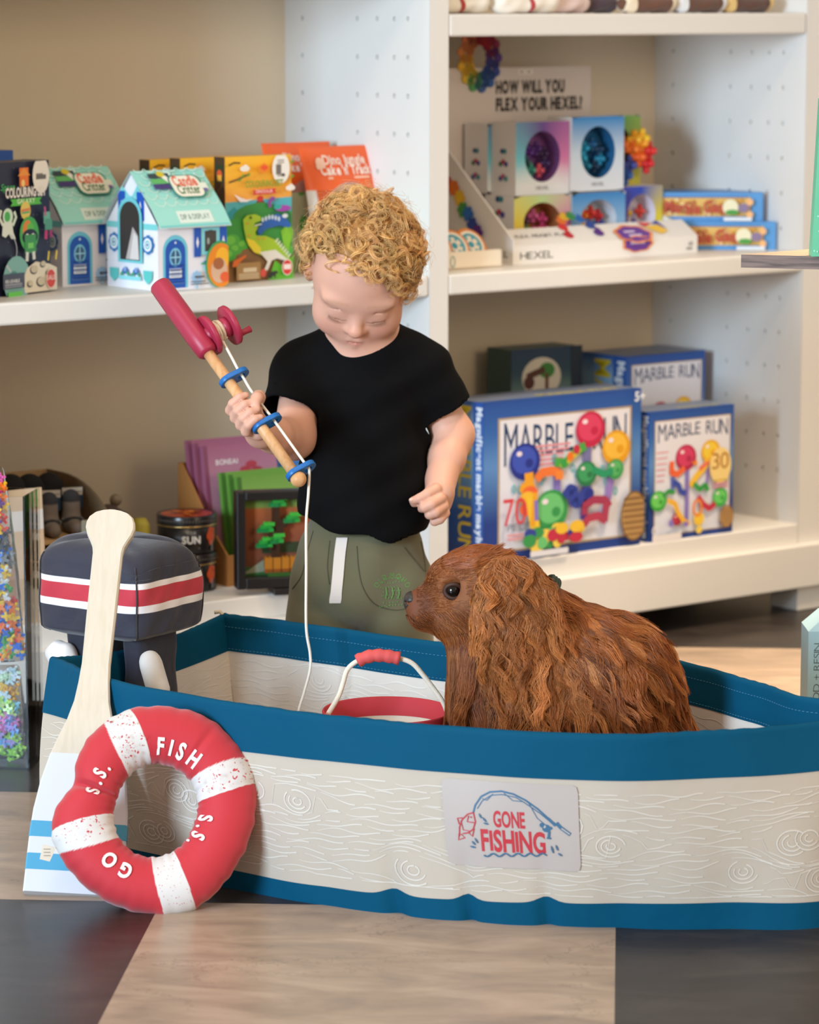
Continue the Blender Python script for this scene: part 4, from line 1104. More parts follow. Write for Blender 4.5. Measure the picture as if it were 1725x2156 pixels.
# ---- marble run sets on the bottom shelf
BZ = 0.158
def marble_run(label, fl, ang, W, D, H, big, group='marble run boxes'):
    mb = MB(); mb.box((0, 0, 0), (W, D, H), '#26529a')
    f = faces(mb, W, D, H); A = f['front']; h = H / W
    # side: blue blend with the names running down it
    L = f['left']; g = H / D
    L.blend(0, 0, 1, g, [(0, '#1c3f86'), (0.3, '#2a55a0'), (0.62, '#7fb4e0'), (0.85, '#9cc6e8'), (1, '#2a5aa8')])
    L.blend(0.72, 0, 0.28, g, [(0, '#2a4f9a'), (0.5, '#4a78c0'), (1, '#2f58a4')])
    L.text('MARBLE RUN', 0.32, g * 0.97, 0.34, '#dcc62f', w=g * 0.94, rot=-pi / 2, bold=0.01)
    L.text('Magnificent marble mayhem', 0.82, g * 0.97, 0.15, '#e9eef4', w=g * 0.94, rot=-pi / 2, bold=0.05)
    T = f['top']; T.rect(0, 0, 1, D / W, '#7a86a0'); T.rect(0.0, 0.0, 1, 0.04, '#2f5fae'); T.text('MARBLE RUN', 0.4, 0.06, 0.05, '#d8c94a', w=0.5)
    # front: dark blue frame, cream keyline, pale picture
    A.blend(0, 0, 1, h, [(0, '#1f3f8a'), (0.25, '#1f3f8a'), (0.6, '#5f8fc8'), (0.8, '#3568b0'), (1, '#274f9c')])
    m = 0.10 if big else 0.075
    A.rect(m - 0.012, 0.045, 1.0 - m - m + 0.05, h - 0.125, '#b09a7a'); A.blend(m, 0.055, 1.0 - 2 * m + 0.026, h - 0.145, [(0, '#dfe2ee'), (1, '#e9e6ec')])
    X0, X1, Y1 = m + 0.01, 1.0 - m + 0.015, h - 0.115
    tw = X1 - X0
    # arched title: letters taller at the ends
    th_ = 0.19 if big else 0.15
    for word, xa, xb in (('MARBLE', 0.02, 0.56 if big else 0.60), ('RUN', 0.72 if big else 0.68, 0.985)):
        x0_ = xa * tw
        A.text(word, X0 + x0_, Y1 - th_ - 0.015, th_, '#1f3f68', w=(xb - xa) * tw, bold=0.0, track=0.06, yfn=lambda x, y, x0_=x0_: y * (0.72 + 0.42 * (((x + x0_) / tw - .55) / .55) ** 2) + 0.05 * (1 - (((x + x0_) / tw - .55) / .55) ** 2))
    px = lambda x, y: (X0 + x * tw, 0.06 + y * (h - 0.15))
    def funnel(x, y, r, c, d):
        A.ell(*px(x, y), r * 1.06, r, d, 24); A.ell(px(x, y)[0] - r * .05, px(x, y)[1] + r * .1, r * .85, r * .75, c, 20); A.ell(px(x, y)[0] + r * .3, px(x, y)[1] - r * .1, r * .28, r * .25, d, 12); A.ell(px(x, y)[0] - r * .4, px(x, y)[1] + r * .45, r * .2, r * .14, '#f4e4ea', 10)
    def tubeln(pts, w, c):
        A.line([px(*p) for p in pts], w, c)
    def curve(pts, w, c, n=24):
        P = np.array(pts, float); t = np.linspace(0, len(P) - 1, n)
        tubeln(np.c_[np.interp(t, range(len(P)), P[:, 0]) , np.interp(t, range(len(P)), P[:, 1])], w, c)
    rr = random.Random(int(W * 1000))
    if big:
        for q in range(5): A.rect(*px(0.26 + 0.02 * (q % 2), 0.76 - q * 0.035), 0.22 - 0.02 * q, 0.012, '#e29aa4')
        for _ in range(16): A.ring(*px(0.05 + rr.random() * 0.9, 0.3 + rr.random() * 0.45), 0.015, 0.022, 0.009, '#6fb8c4', 12)
        tubeln([(0.665, 0.78), (0.665, 0.26)], 0.05, '#8a7ac0'); tubeln([(0.66, 0.80), (0.66, 0.62)], 0.055, '#7a78a8')
        tubeln([(0.425, 0.60), (0.425, 0.14)], 0.045, '#8a7ac4'); tubeln([(0.86, 0.50), (0.80, 0.12)], 0.045, '#9a80c8'); tubeln([(0.655, 0.42), (0.635, 0.16)], 0.045, '#7a5ab0')
        funnel(0.685, 0.865, 0.088, '#e04468', '#c8284c'); funnel(0.17, 0.665, 0.09, '#3f55b8', '#26348c'); funnel(0.89, 0.70, 0.086, '#f6c044', '#e8a41e')
        funnel(0.375, 0.265, 0.10, '#6fc878', '#3a9a52')
        curve([(0.40, 0.64), (0.48, 0.62), (0.56, 0.70), (0.64, 0.74)], 0.045, '#4aa84a'); curve([(0.44, 0.60), (0.52, 0.64), (0.60, 0.72)], 0.02, '#d8c83a')
        for i in range(3): A.ell(*px(0.57 - i * .05, 0.72 - i * 0.05), 0.022, 0.025, ['#c8324a', '#ef7a2a', '#3fa04a'][i], 10)
        funnel(0.65, 0.52, 0.062, '#3fa064', '#2a7a4a'); funnel(0.88, 0.53, 0.05, '#5fb86a', '#3a9a52'); curve([(0.70, 0.55), (0.78, 0.50), (0.86, 0.52)], 0.035, '#2a9a6a')
        curve([(0.25, 0.52), (0.30, 0.57), (0.37, 0.575), (0.43, 0.55)], 0.045, '#ef7a3a'); tubeln([(0.43, 0.57), (0.43, 0.50)], 0.05, '#f08a3a'); tubeln([(0.19, 0.58), (0.20, 0.42)], 0.055, '#f2a62a')
        for i in range(5): A.ell(*px(0.18 + 0.02 * (i % 2), 0.46 - i * 0.04), 0.05, 0.035, ['#f2a62a', '#ef6a3a', '#f4c03a'][i % 3], 12)
        tubeln([(0.20, 0.40), (0.24, 0.14)], 0.06, '#f4c83a'); tubeln([(0.24, 0.42), (0.22, 0.16)], 0.03, '#f0a82a'); tubeln([(0.245, 0.36), (0.25, 0.2)], 0.025, '#8a7ac4')
        curve([(0.47, 0.36), (0.51, 0.42), (0.55, 0.40), (0.53, 0.32), (0.57, 0.29), (0.61, 0.36), (0.66, 0.38), (0.67, 0.33)], 0.05, '#34449c', 40); A.ell(*px(0.665, 0.36), 0.03, 0.03, '#26348c')
        curve([(0.63, 0.20), (0.63, 0.27), (0.70, 0.31), (0.79, 0.30), (0.83, 0.24)], 0.04, '#a83a58'); curve([(0.62, 0.12), (0.66, 0.17), (0.74, 0.18), (0.80, 0.13)], 0.04, '#b84058'); tubeln([(0.80, 0.28), (0.79, 0.13)], 0.04, '#b0405a')
        A.text('70', *px(-0.01, 0.185), 0.13, '#d8404a', w=0.14, bold=0.0); A.text('PIECE', *px(0.02, 0.14), 0.035, '#6a7488', w=0.14, bold=0); A.rect(*px(0.02, 0.10), 0.1, 0.012, '#e0a0a8'); A.rect(*px(0.02, 0.07), 0.12, 0.012, '#e0a0a8')
        A.ell(0.935, 0.15, 0.088, 0.125, '#7a5a34', 28); A.ell(0.935, 0.15, 0.080, 0.115, '#b58e58', 28)
        for q in range(-3, 4): A.line([(0.935 - .07, 0.15 + q * .03), (0.935 + .07, 0.15 + q * .03)], 0.008, '#8a6238')
        A.text('5+', 0.93, h - 0.055, 0.045, '#e6ecf2', bold=0.03)
    else:
        for q in range(6): A.rect(*px(0.0, 0.72 - q * 0.05), 0.14 - 0.01 * q, 0.012, '#e6a0a8')
        tubeln([(0.42, 0.72), (0.42, 0.08)], 0.05, '#8a7ac4'); tubeln([(0.72, 0.68), (0.70, 0.4)], 0.04, '#9a86cc'); tubeln([(0.22, 0.50), (0.22, 0.36)], 0.045, '#6a78c4')
        funnel(0.40, 0.66, 0.115, '#d84068', '#b82850'); funnel(0.74, 0.69, 0.105, '#f4d040', '#e8ac22')
        A.poly([px(0.55, 0.57), px(0.47, 0.61), px(0.55, 0.63)], '#ef8a2a'); A.poly([px(0.90, 0.60), px(0.83, 0.64), px(0.90, 0.67)], '#f08a4a')
        curve([(0.20, 0.64), (0.20, 0.54), (0.28, 0.52), (0.38, 0.57)], 0.055, '#ef6a3a'); curve([(0.46, 0.40), (0.54, 0.48), (0.66, 0.56), (0.70, 0.64)], 0.06, '#f6c43a'); curve([(0.58, 0.54), (0.66, 0.58), (0.71, 0.60)], 0.04, '#ef7a5a')
        curve([(0.22, 0.46), (0.30, 0.42), (0.33, 0.36), (0.40, 0.34)], 0.05, '#3a4ea8'); funnel(0.02, 0.30, 0.09, '#6fd060', '#3fa83f'); curve([(0.08, 0.34), (0.16, 0.38), (0.24, 0.36)], 0.04, '#3a9a4a')
        funnel(0.87, 0.27, 0.085, '#6fd468', '#3fae4a'); curve([(0.50, 0.42), (0.58, 0.36), (0.66, 0.40), (0.70, 0.34)], 0.045, '#3aa04a'); curve([(0.56, 0.30), (0.64, 0.22), (0.72, 0.18), (0.80, 0.22)], 0.05, '#c8324a')
        funnel(0.27, 0.12, 0.055, '#c83a48', '#a02434'); curve([(0.14, 0.30), (0.24, 0.26), (0.28, 0.18), (0.36, 0.10), (0.44, 0.06)], 0.045, '#f2b83a', 30); A.ell(*px(0.57, 0.10), 0.06, 0.06, '#f6cc3a'); A.ring(*px(0.55, 0.2), 0.06, 0.08, 0.025, '#ef8a3a')
        A.ell(*px(0.86, 0.56), 0.13, 0.16, '#f6d88a', 20); A.text('30', *px(0.86, 0.53), 0.14, '#b87a2a', w=0.2, align='c', bold=0.0)
        for q in range(3): A.rect(*px(0.76, 0.42 - q * .03), 0.18, 0.014, ['#d8b84a', '#e08a9a', '#e08a9a'][q])
        A.ell(0.90, 0.15, 0.085, 0.10, '#8a6238', 24); A.ell(0.90, 0.15, 0.076, 0.09, '#c0955c', 24)
        for q in range(-2, 3): A.line([(0.90 - .06, 0.15 + q * .03), (0.90 + .06, 0.15 + q * .03)], 0.008, '#8a6238')
        A.rect(0.02, 0.0, 0.34, 0.06, '#ece6e4'); A.ring(0.05, 0.10, 0.035, 0.045, 0.014, '#e9e9f0')
    for _ in range(26 if big else 14):
        x, y = 0.15 + rr.random() * 0.5, rr.random() * 0.13
        A.ell(*px(x, y), 0.028 + rr.random() * .02, 0.022 + rr.random() * .015, rr.choice(['#f2c23a', '#3a9a52', '#ef7a3a', '#34449c', '#6fc878', '#c8324a', '#f4d45a'] if big else ['#f2c23a', '#8a7ac4', '#f4d45a']), 10)
        if not big and x > .5: break
    if big: A.rect(0.26, 0.012, 0.24, 0.028, '#e4e4ea')
    return tag(mb.build('game_box', M_PRINT, None, Q(*fl, BZ), TH + ang, bevel=0.001), label, 'game box', group)
marble_run('largest marble run box, seventy pieces, close behind the dog', (-0.757, 0.008), 0.0, 0.346, 0.095, 0.268, True)
marble_run('small square marble run box at the front, beside the largest one', (-0.392, 0.008), 0.0, 0.198, 0.078, zat(1400, 869, -0.392, 0.008) - BZ, False)
Hs = zat(1400, 869, -0.392, 0.008) - BZ
marble_run('small marble run box in the rear row, its lower half hidden by the front boxes', (-0.262, 0.215), 0.0, 0.190, 0.125, zat(1322, 752, -0.262, 0.215) - BZ, False)
Hh = zat(1180, 735, -0.44, 0.29) - BZ
mb = MB(); mb.box((0, 0, 0), (0.15, 0.07, Hh), '#3a5a5a')
A = Art(mb, face_map((0, 0, 0), (1, 0, 0), (0, 0, 1)))
A.blend(0, 0, 0.16, Hh, [(0, '#7f9a92'), (0.75, '#6f8f88'), (0.85, '#2a4a5a'), (1, '#1f3a5a')]); A.ell(0.068, Hh - 0.052, 0.044, 0.036, '#ded6c4'); A.ell(0.08, Hh - 0.04, 0.018, 0.014, '#3f8a3a'); A.rect(0.076, Hh - 0.075, 0.008, 0.03, '#6a4426'); A.line([(0.035, Hh - 0.05), (0.05, Hh - 0.045), (0.075, Hh - 0.038)], 0.012, '#5a3420'); A.ell(0.04, Hh - 0.06, 0.012, 0.012, '#5a2f22'); A.ell(0.06, Hh - 0.125, 0.03, 0.03, '#dcd2c0')
A.rect(0.135, 0, 0.025, Hh, '#1a2a3a')
tag(mb.build('game_box', M_PRINT, None, Q(-0.470, 0.285, BZ), TH - 0.03, bevel=0.001), 'dark green and blue box with a cream oval, behind the largest marble run box', 'game box')

# ---- folded clothes on the top shelf
TZ = 1.058
def roll(label, u, w, L, r, base, ends, ang=0.0, band=None, flat=0.72):
    """A folded garment rolled up: rounded bundle with visible folds and a tie or cuffs."""
    t = thing('folded_garment', label, 'clothing', Q(u, w, TZ), TH + ang, 'folded clothes on the top shelf')
    mb = MB()
    def fn(U, V):
        a = U * 2 * pi; x = (V - 0.5) * L
        e = np.clip(np.minimum(V, 1 - V) * 8, 0, 1) ** 0.4
        rr = r * (0.55 + 0.45 * e) * (1 + 0.07 * np.sin(3 * a + 7 * V) + 0.05 * np.sin(x * 160 + a * 2))
        return np.c_[x, rr * np.cos(a), r * flat + rr * flat * np.sin(a) * 0.98]
    mb.grid(fn, 28, 26, base, wrap_u=True)
    for v in (0, 1):
        th = np.arange(28) / 28; V = fn(th, np.full(28, float(v))); mb.add(np.vstack([V, V.mean(0)]), [(i, (i + 1) % 28, 28) if v else ((i + 1) % 28, i, 28) for i in range(28)], base)
    mb.build('cloth', M_CLOTHC, t)
    if ends:
        for v0, v1 in ((0.0, 0.16), (0.84, 1.0)):
            cb = MB(); g = lambda U, V, v0=v0, v1=v1: (lambda P: np.c_[P[:, 0], P[:, 1] * 1.07, (P[:, 2] - r * flat) * 1.06 + r * flat + 0.001])(fn(U, v0 + (v1 - v0) * V)); cb.grid(g, 28, 6, ends, wrap_u=True); cb.build('cuff', M_CLOTHC, t)
    if band:
        cb = MB(); g = lambda U, V: (lambda P: np.c_[P[:, 0], P[:, 1] * 1.05, (P[:, 2] - r * flat) * 1.05 + r * flat])(fn(U, 0.46 + 0.06 * V)); cb.grid(g, 28, 3, band, wrap_u=True); cb.build('tie', M_CLOTHC, t)
roll('white rolled garment with a red tie, beside the centre post up high', -0.785, 0.05, 0.125, 0.022, '#efe6d8', None, 0, '#b03a3a')
roll('white rolled garment with a red tie, second along the top shelf', -0.645, 0.045, 0.135, 0.023, '#f0e8dc', None, 0.05, '#b03a3a')
roll('pale pink rolled garment on the top shelf', -0.548, 0.06, 0.10, 0.022, '#d9bfb8', None, 0.1)
roll('dark plum rolled garment between the pink and the brown ones', -0.475, 0.075, 0.10, 0.022, '#43303a', None, 0.0)
for i, (u, b, e) in enumerate(((-0.375, '#6a4330', '#e6d6bc'), (-0.255, '#62402e', '#dfe0e4'), (-0.14, '#5a3a2c', '#d9b878'))):
    roll(['brown rolled garment with cream cuffs next to the plum one', 'brown rolled garment with white cuffs, middle of the three brown ones', 'brown rolled garment with golden cuffs nearest the end post'][i], u, 0.045 + 0.004 * i, 0.118, 0.021, b, e, 0.04)
# ================================================================== goods on the left bay's bottom shelf
# ---- two tins, one on the other
tc = uw(atz(420, 1250, BZ)); tc = (tc[0] + 0.012, tc[1] + 0.052)
TR = 0.0465
def tin(label, z):
    t = thing('tin', label, 'tin', Q(*tc, BZ + z), radians(8), 'black tins')
    H = 0.0605; mb = MB()
    mb.lathe([(TR * .94, 0), (TR, 0.002), (TR, H - 0.014)], '#1f1b1a', 48)
    ang0 = -pi / 2
    mp = lambda p, zz: np.c_[(TR + 0.0002 + zz) * np.cos(ang0 + p[:, 0] / TR), (TR + 0.0002 + zz) * np.sin(ang0 + p[:, 0] / TR), p[:, 1]]
    A = Art(mb, mp)
    A.text('YOUR', 0.004, 0.032, 0.005, '#b9b2aa', w=0.016, align='c', bold=0); A.text('SUN', 0.004, 0.018, 0.011, '#e6e0d8', w=0.030, align='c', bold=0.04)
    A.rect(-0.012, 0.009, 0.03, 0.002, '#6d655e')
    for dx, dy, q in ((0.040, 0.034, 0.007), (0.036, 0.028, 0.006), (0.044, 0.027, 0.007), (0.040, 0.020, 0.006), (0.046, 0.036, 0.004)): A.ell(dx, dy, q, q * 1.2, '#d8531f', 8)
    A.line([(0.041, 0.02), (0.042, 0.006)], 0.002, '#8fa0b0'); A.rect(0.038, 0.002, 0.008, 0.007, '#2f2a28')
    mb.build('can', mat('black_tin_print', None, 0.3), t)
    mb = MB(); mb.lathe([(TR + 0.0008, H - 0.0155), (TR + 0.0012, H - 0.002), (TR, H), (TR - 0.003, H - 0.001), (0.0, H - 0.0015)], '#262120', 48, cap=False)
    A = Art(mb, lambda p, zz: np.c_[p[:, 0], p[:, 1], np.full(len(p), H - 0.0012 + zz)])
    A.ell(0, 0, TR * .88, None, '#b8401c', 30); rr = random.Random(9)
    for _ in range(24):
        a, q = rr.random() * 6.28, rr.random() * TR * .75; A.ell(q * cos(a), q * sin(a), 0.008, 0.004, rr.choice(['#e0641f', '#8f2f1a', '#d8882f', '#c84a1f']), 9, a)
    mp2 = lambda p, zz: np.c_[(TR + 0.0014 + zz) * np.cos(ang0 + p[:, 0] / TR), (TR + 0.0014 + zz) * np.sin(ang0 + p[:, 0] / TR), p[:, 1]]
    B = Art(mb, mp2)
    for i in range(-14, 15): B.rect(i * 0.0048, H - 0.009, 0.003, 0.003, '#57504a')
    mb.build('lid', mat('black_tin_lid', None, 0.25), t)
    mb = MB(); mb.lathe([(TR + 0.0009, H - 0.0175), (TR + 0.0016, H - 0.0165), (TR + 0.0009, H - 0.0155)], '#c9a86a', 48, cap=False); mb.build('rim', mat('gold_rim', '#c9a86a', 0.25, 0.8), t)
tin('lower one of the two stacked black tins', 0.0); tin('black tin with orange lid print standing on top of another tin', 0.061)

# ---- black shadow frame with the brick bonsai inside
fl = uw(atz(500, 1256, BZ)); fl = (fl[0], fl[1])
FA = TH - radians(24); FW = 0.152; FH = zat(505, 1032, *fl) - BZ - 0.004
fr = thing('shadow_box', 'black shadow frame holding a little brick bonsai, at the shelf edge beside the toddler', 'frame', Q(*fl, BZ), FA)
bw, fd = 0.014, 0.030; z0 = 0.010
mb = MB()
out = [(0, z0), (FW, z0), (FW, FH), (0, FH)]
for a, b in (((0, z0), (bw, FH)), ((FW - bw, z0), (FW, FH))): mb.box((a[0], 0, a[1]), (b[0], fd, b[1]), '#1c1a1a')
mb.box((bw, 0, z0), (FW - bw, fd, z0 + bw + 0.004), '#1c1a1a'); mb.box((bw, 0, FH - bw), (FW - bw, fd, FH), '#1c1a1a')
mb.build('border', mat('black_frame', None, 0.35), fr, bevel=0.002)
mb = MB(); mb.box((0.058, -0.006, 0), (0.090, fd + 0.02, z0), '#201e1e'); mb.build('foot', mat('black_foot', None, 0.3), fr, bevel=0.001)
mb = MB(); mb.box((bw, fd - 0.003, z0 + bw), (FW - bw, fd - 0.001, FH - bw), '#b8603a')
A = Art(mb, face_map((bw, fd - 0.003, z0 + bw + 0.004), (1, 0, 0), (0, 0, 1))); w, h = FW - 2 * bw, FH - 2 * bw - z0 - 0.004
A.clip = (0, 0, w, h)
A.blend(0, 0, w, h, [(0, '#7a4a34'), (0.5, '#a8583a'), (0.78, '#c8683a'), (0.86, '#cf6e3c'), (0.88, '#8fa84a'), (1, '#7a9a4a')])
A.rect(0, 0, w, h * 0.11, '#3f7a3a'); A.poly([(0, h * .02), (w, h * .1), (w, h * .26), (w * .3, h * .22)], '#b9b89a'); A.rect(w * 0.25, h * 0.28, w * 0.75, h * 0.14, '#3a4a2a')
A.text('BONSAI', w * 0.99, h * 0.14, 0.010, '#e9e4d6', w=0.05, align='r', bold=0.04); A.text('japan', w * 0.64, h * 0.74, 0.008, '#c8a890', bold=0)
mb.build('picture_card', M_MATTE, fr)
def bricks(mb, x, y, z, nx, ny, nz, col, s=0.006):
    mb.box((x, y, z), (x + nx * s, y + ny * s, z + nz * s), col)
    for i in range(nx):
        for j in range(ny): mb.lathe([(s * .3, z + nz * s), (s * .3, z + nz * s + s * .22)], col, 8, M=lambda V, i=i, j=j: V + [x + (i + .5) * s, y + (j + .5) * s, 0])
mb = MB(); y0 = 0.008
for x, z in ((0.056, 0.128), (0.078, 0.102), (0.036, 0.088), (0.052, 0.070), (0.034, 0.064)):
    for k in range(3): bricks(mb, x + 0.005 * k - 0.002, y0, z + 0.005 * k + z0, 3, 1, 1, ['#1f9a52', '#2fb84a', '#4fd04a'][k])
    bricks(mb, x + 0.012, y0, z + z0 + .001, 2, 1, 1, '#2fbf50')
mb.build('leaf_bricks', M_PLASTIC, fr)
mb = MB()
for x, z, n in ((0.064, 0.045, 4), (0.058, 0.060, 5), (0.070, 0.078, 4), (0.064, 0.100, 5), (0.076, 0.095, 2)): bricks(mb, x - .006, y0 + 0.001, z + z0, 2, 1, n, '#4a2d20')
mb.build('trunk_bricks', M_PLASTIC, fr)
mb = MB()
for i in range(5): bricks(mb, 0.046 + 0.0135 * i, y0, 0.030 + z0, 2, 2, 3, '#d8872a'); bricks(mb, 0.046 + 0.0135 * i, y0, 0.024 + z0, 2, 1, 1, '#a8561f')
bricks(mb, 0.050, y0 - .002, 0.018 + z0, 10, 2, 1, '#3f6a2f')
mb.build('pot_bricks', M_PLASTIC, fr)
mb = MB(); mb.box((bw, 0.003, z0 + bw), (FW - bw, 0.0038, FH - bw)); mb.build('pane', glass('clear_pane', (0.97, 0.98, 0.98)), fr)

# ---- brown card holder full of packs
ha = TH - radians(3); hp = uw(atz(515, 1250, BZ)); hp = (-1.212, 0.092)
hw, hd = 0.26, 0.150
hz = zat(400, 975, hp[0], hp[1] + hd) - BZ
hold = thing('pack_holder', 'brown cardboard holder full of upright packs behind the black frame', 'cardboard holder', Q(*hp, BZ), ha)
M_KRAFT = mat('brown_card', '#b1773c', 0.8, bump=(300, 0.15))
side = [(0, 0), (hd, 0), (hd, hz), (hd - 0.012, hz), (0.045, 0.085), (0.0, 0.05)]
for x in (0, hw - 0.003):
    mb = MB(); mb.prism(side, x, x + 0.003, M=lambda V: V[:, [2, 0, 1]]); mb.build('side', M_KRAFT, hold)
mb = MB(); mb.box((0.003, 0, 0), (hw - 0.003, 0.003, 0.05)); mb.build('front', M_KRAFT, hold)
mb = MB(); mb.box((0.003, hd - 0.003, 0), (hw - 0.003, hd, hz)); mb.build('back', M_KRAFT, hold)
mb = MB(); mb.box((0.003, 0.003, 0), (hw - 0.003, hd - 0.003, 0.003)); mb.build('bottom', M_KRAFT, hold)
def pack(label, x, y, W, H, lean, c, dark, title, art, group):
    o = Q(*hp, BZ + 0.0035); R = np.array([[cos(ha), -sin(ha)], [sin(ha), cos(ha)]]); p = R @ np.array([x, y])
    mb = MB(); D = 0.009; mb.box((0, 0, 0), (W, D, H), c, M=lambda V: np.c_[V[:, 0], V[:, 1] * cos(lean) + V[:, 2] * sin(lean), V[:, 2] * cos(lean) - V[:, 1] * sin(lean)] + [0, 0, D * sin(lean)])
    A = Art(mb, face_map((0, 0, D * sin(lean)), (1, 0, 0), (0, sin(lean), cos(lean)))); A.clip = (0, 0, W, H)
    A.blend(0, 0, W, H, [(0, art), (0.7, art), (1, c)]); A.rect(0, 0, 0.008, H, dark); A.text(title, 0.022, H - 0.032, 0.008, '#e6d8d8', w=0.042, bold=0.03)
    if dark == '#8a4a62':
        for dx, dy, cc in ((0.078, 0.062, '#b03a4a'), (0.09, 0.07, '#b03a4a'), (0.1, 0.06, '#a83a4a'), (0.085, 0.048, '#c8a04a'), (0.07, 0.05, '#a8405a'), (0.09, 0.04, '#c8a04a')): A.ell(dx * W / .14, H - 0.105 + dy, 0.011, 0.006, cc, 8)
    else:
        A.ring(W - 0.025, H - 0.028, 0.009, 0.006, 0.003, '#dfe6d2', 14)
        A.ell(W * .5, H * .5, 0.03, 0.02, '#5f8a35', 10)
    off = Vector((o[0] + p[0], o[1] + p[1], o[2]))
    return tag(mb.build('seed_pack', M_PRINT, None, off, ha, bevel=0.0006), label, 'pack', group)
PK = [('pink pack at the very back of the cardboard holder', 0.008, 0.128), ('pink pack second from the back of the holder', 0.014, 0.116), ('foremost pink pack, printed with a small red plant', 0.022, 0.104)]
for i, (l, x, y) in enumerate(PK): pack(l, x, y - 0.028, 0.138, hz + 0.035 - 0.004 * i, 0.16, '#a9617c', '#8a4a62', 'BONSAI', '#b98396', 'pink packs in the cardboard holder')
GK = [('green pack directly in front of the pink ones', 0.030, 0.052), ('green pack second from the front of the holder', 0.037, 0.040), ('foremost green pack, its white title readable above the frame', 0.045, 0.028)]
for i, (l, x, y) in enumerate(GK): pack(l, x, y - 0.012, 0.150, hz - 0.012 - 0.003 * i, 0.16, '#6a9a3f', '#3f6f2a', 'TOPIARY', '#86ad58', 'green packs in the cardboard holder')
pack('blue pack mostly hidden, at the back corner of the cardboard holder', 0.152, 0.095, 0.095, hz + 0.02, 0.14, '#2a6ab0', '#1f4f8a', 'BOTANY', '#3a7ac0', None)

# ---- display of felt boots and cuddly toys at the far left
bp = uw(atz(215, 1290, BZ)); bx0 = -1.684
ds = thing('boot_display', 'plywood display stand with a rounded side holding little boots, behind the outboard motor', 'display stand', Q(bx0, 0.03, BZ), TH)
M_PLY = mat('plywood', '#cfa877', 0.55, noise=(30, 0.08))
W_, D_ = 0.235, 0.215
zr = zat(195, 1060, bx0 + W_, 0.10) - BZ
zt = zat(110, 993, bx0 + W_, 0.20) - BZ
def sidep(s=1.0):
    pts = [(0, 0), (D_, 0), (D_, zt)]
    for i in range(13):
        a = pi / 2 + i / 12 * pi / 2
        pts.append((D_ - 0.045 + (D_ - 0.055) * cos(a), zt - 0.11 + 0.11 * sin(a)))
    pts.append((0.0, 0.05))
    return pts
for x in (W_ - 0.004,):
    mb = MB(); mb.prism(sidep(), x, x + 0.004, M=lambda V: V[:, [2, 0, 1]]); mb.build('side_panel', mat('smoked_panel', '#6f5a42', 0.35), ds)
mb = MB(); mb.box((0, D_ - 0.006, 0), (W_ - 0.004, D_, zt)); mb.build('back_panel', M_PLY, ds)
mb = MB(); mb.box((0, 0, 0), (W_ - 0.004, D_ - 0.006, 0.045)); mb.build('base', mat('pale_ply', '#e6cfa6', 0.5), ds, bevel=0.001)
zs_ = zat(100, 1132, bx0 + 0.17, 0.06) - BZ
mb = MB(); mb.box((0, 0.03, zs_ - 0.006), (W_ - 0.004, D_ - 0.006, zs_)); mb.build('shelf', M_PLY, ds)
for x in (0.10, 0.16): 
    mb = MB(); mb.box((x, 0.05, 0.045), (x + 0.014, 0.064, zs_ - 0.006)); mb.build('post', M_PLY, ds)
def boot(label, x, y):
    t = thing('felt_boot', label, 'boot', Q(bx0 + x, 0.03 + y, BZ + zs_), TH - 0.35, 'felt boots on the display shelf')
    S = Sculpt(); S.cap((0, 0.0, 0.013), (0, -0.036, 0.011), 0.0135, 0.010, 0.012); S.cap((0, 0.0, 0.015), (0, 0.004, 0.052), 0.0135, 0.014, 0.012)
    S.box((0, 0.0, -0.012), (0.05, 0.08, 0.012), rd=0.001, k=0.002, sub=True)
    V, F = skin(S, (-0.025, -0.055, -0.002), (0.025, 0.03, 0.075), 0.0025)
    c = np.where(V[:, 2:3] > 0.048, np.array(lin('#3a3a3e')), np.array(lin('#7d7168')))
    raw_mesh('upper', V, F, mat('grey_felt', None, 0.95, bump=(500, 0.5, 0.001)), t, c)
    mb = MB(); mb.tube([(-0.0145, -0.006, 0.020), (-0.010, -0.016, 0.022), (0, -0.019, 0.024), (0.010, -0.016, 0.022), (0.0145, -0.006, 0.020)], 0.0035, '#2a2a2e'); mb.build('strap', M_CLOTHC, t)
    mb = MB(); mb.box((-0.010, 0.022, 0.034), (0.022, 0.024, 0.064), '#1f4a6a'); A = Art(mb, face_map((-0.010, 0.022, 0.034), (1, 0, 0), (0, 0, 1)))
    A.rect(0, 0.020, 0.032, 0.012, '#c9c0b4'); A.rect(0.001, 0.0245, 0.03, 0.0015, '#8a8078'); A.rect(0, 0, 0.032, 0.018, '#1c3f5c'); A.ell(0.016, 0.009, 0.005, 0.008, '#4a86b0', 10); mb.build('card_tag', M_PRINT, t)
for i, (x, y) in enumerate(((0.108, 0.075), (0.152, 0.075), (0.195, 0.080))): boot(['little grey felt boot nearest the acrylic holder', 'little grey felt boot between two others on the display shelf', 'little grey felt boot nearest the rounded side panel'][i], x, y)
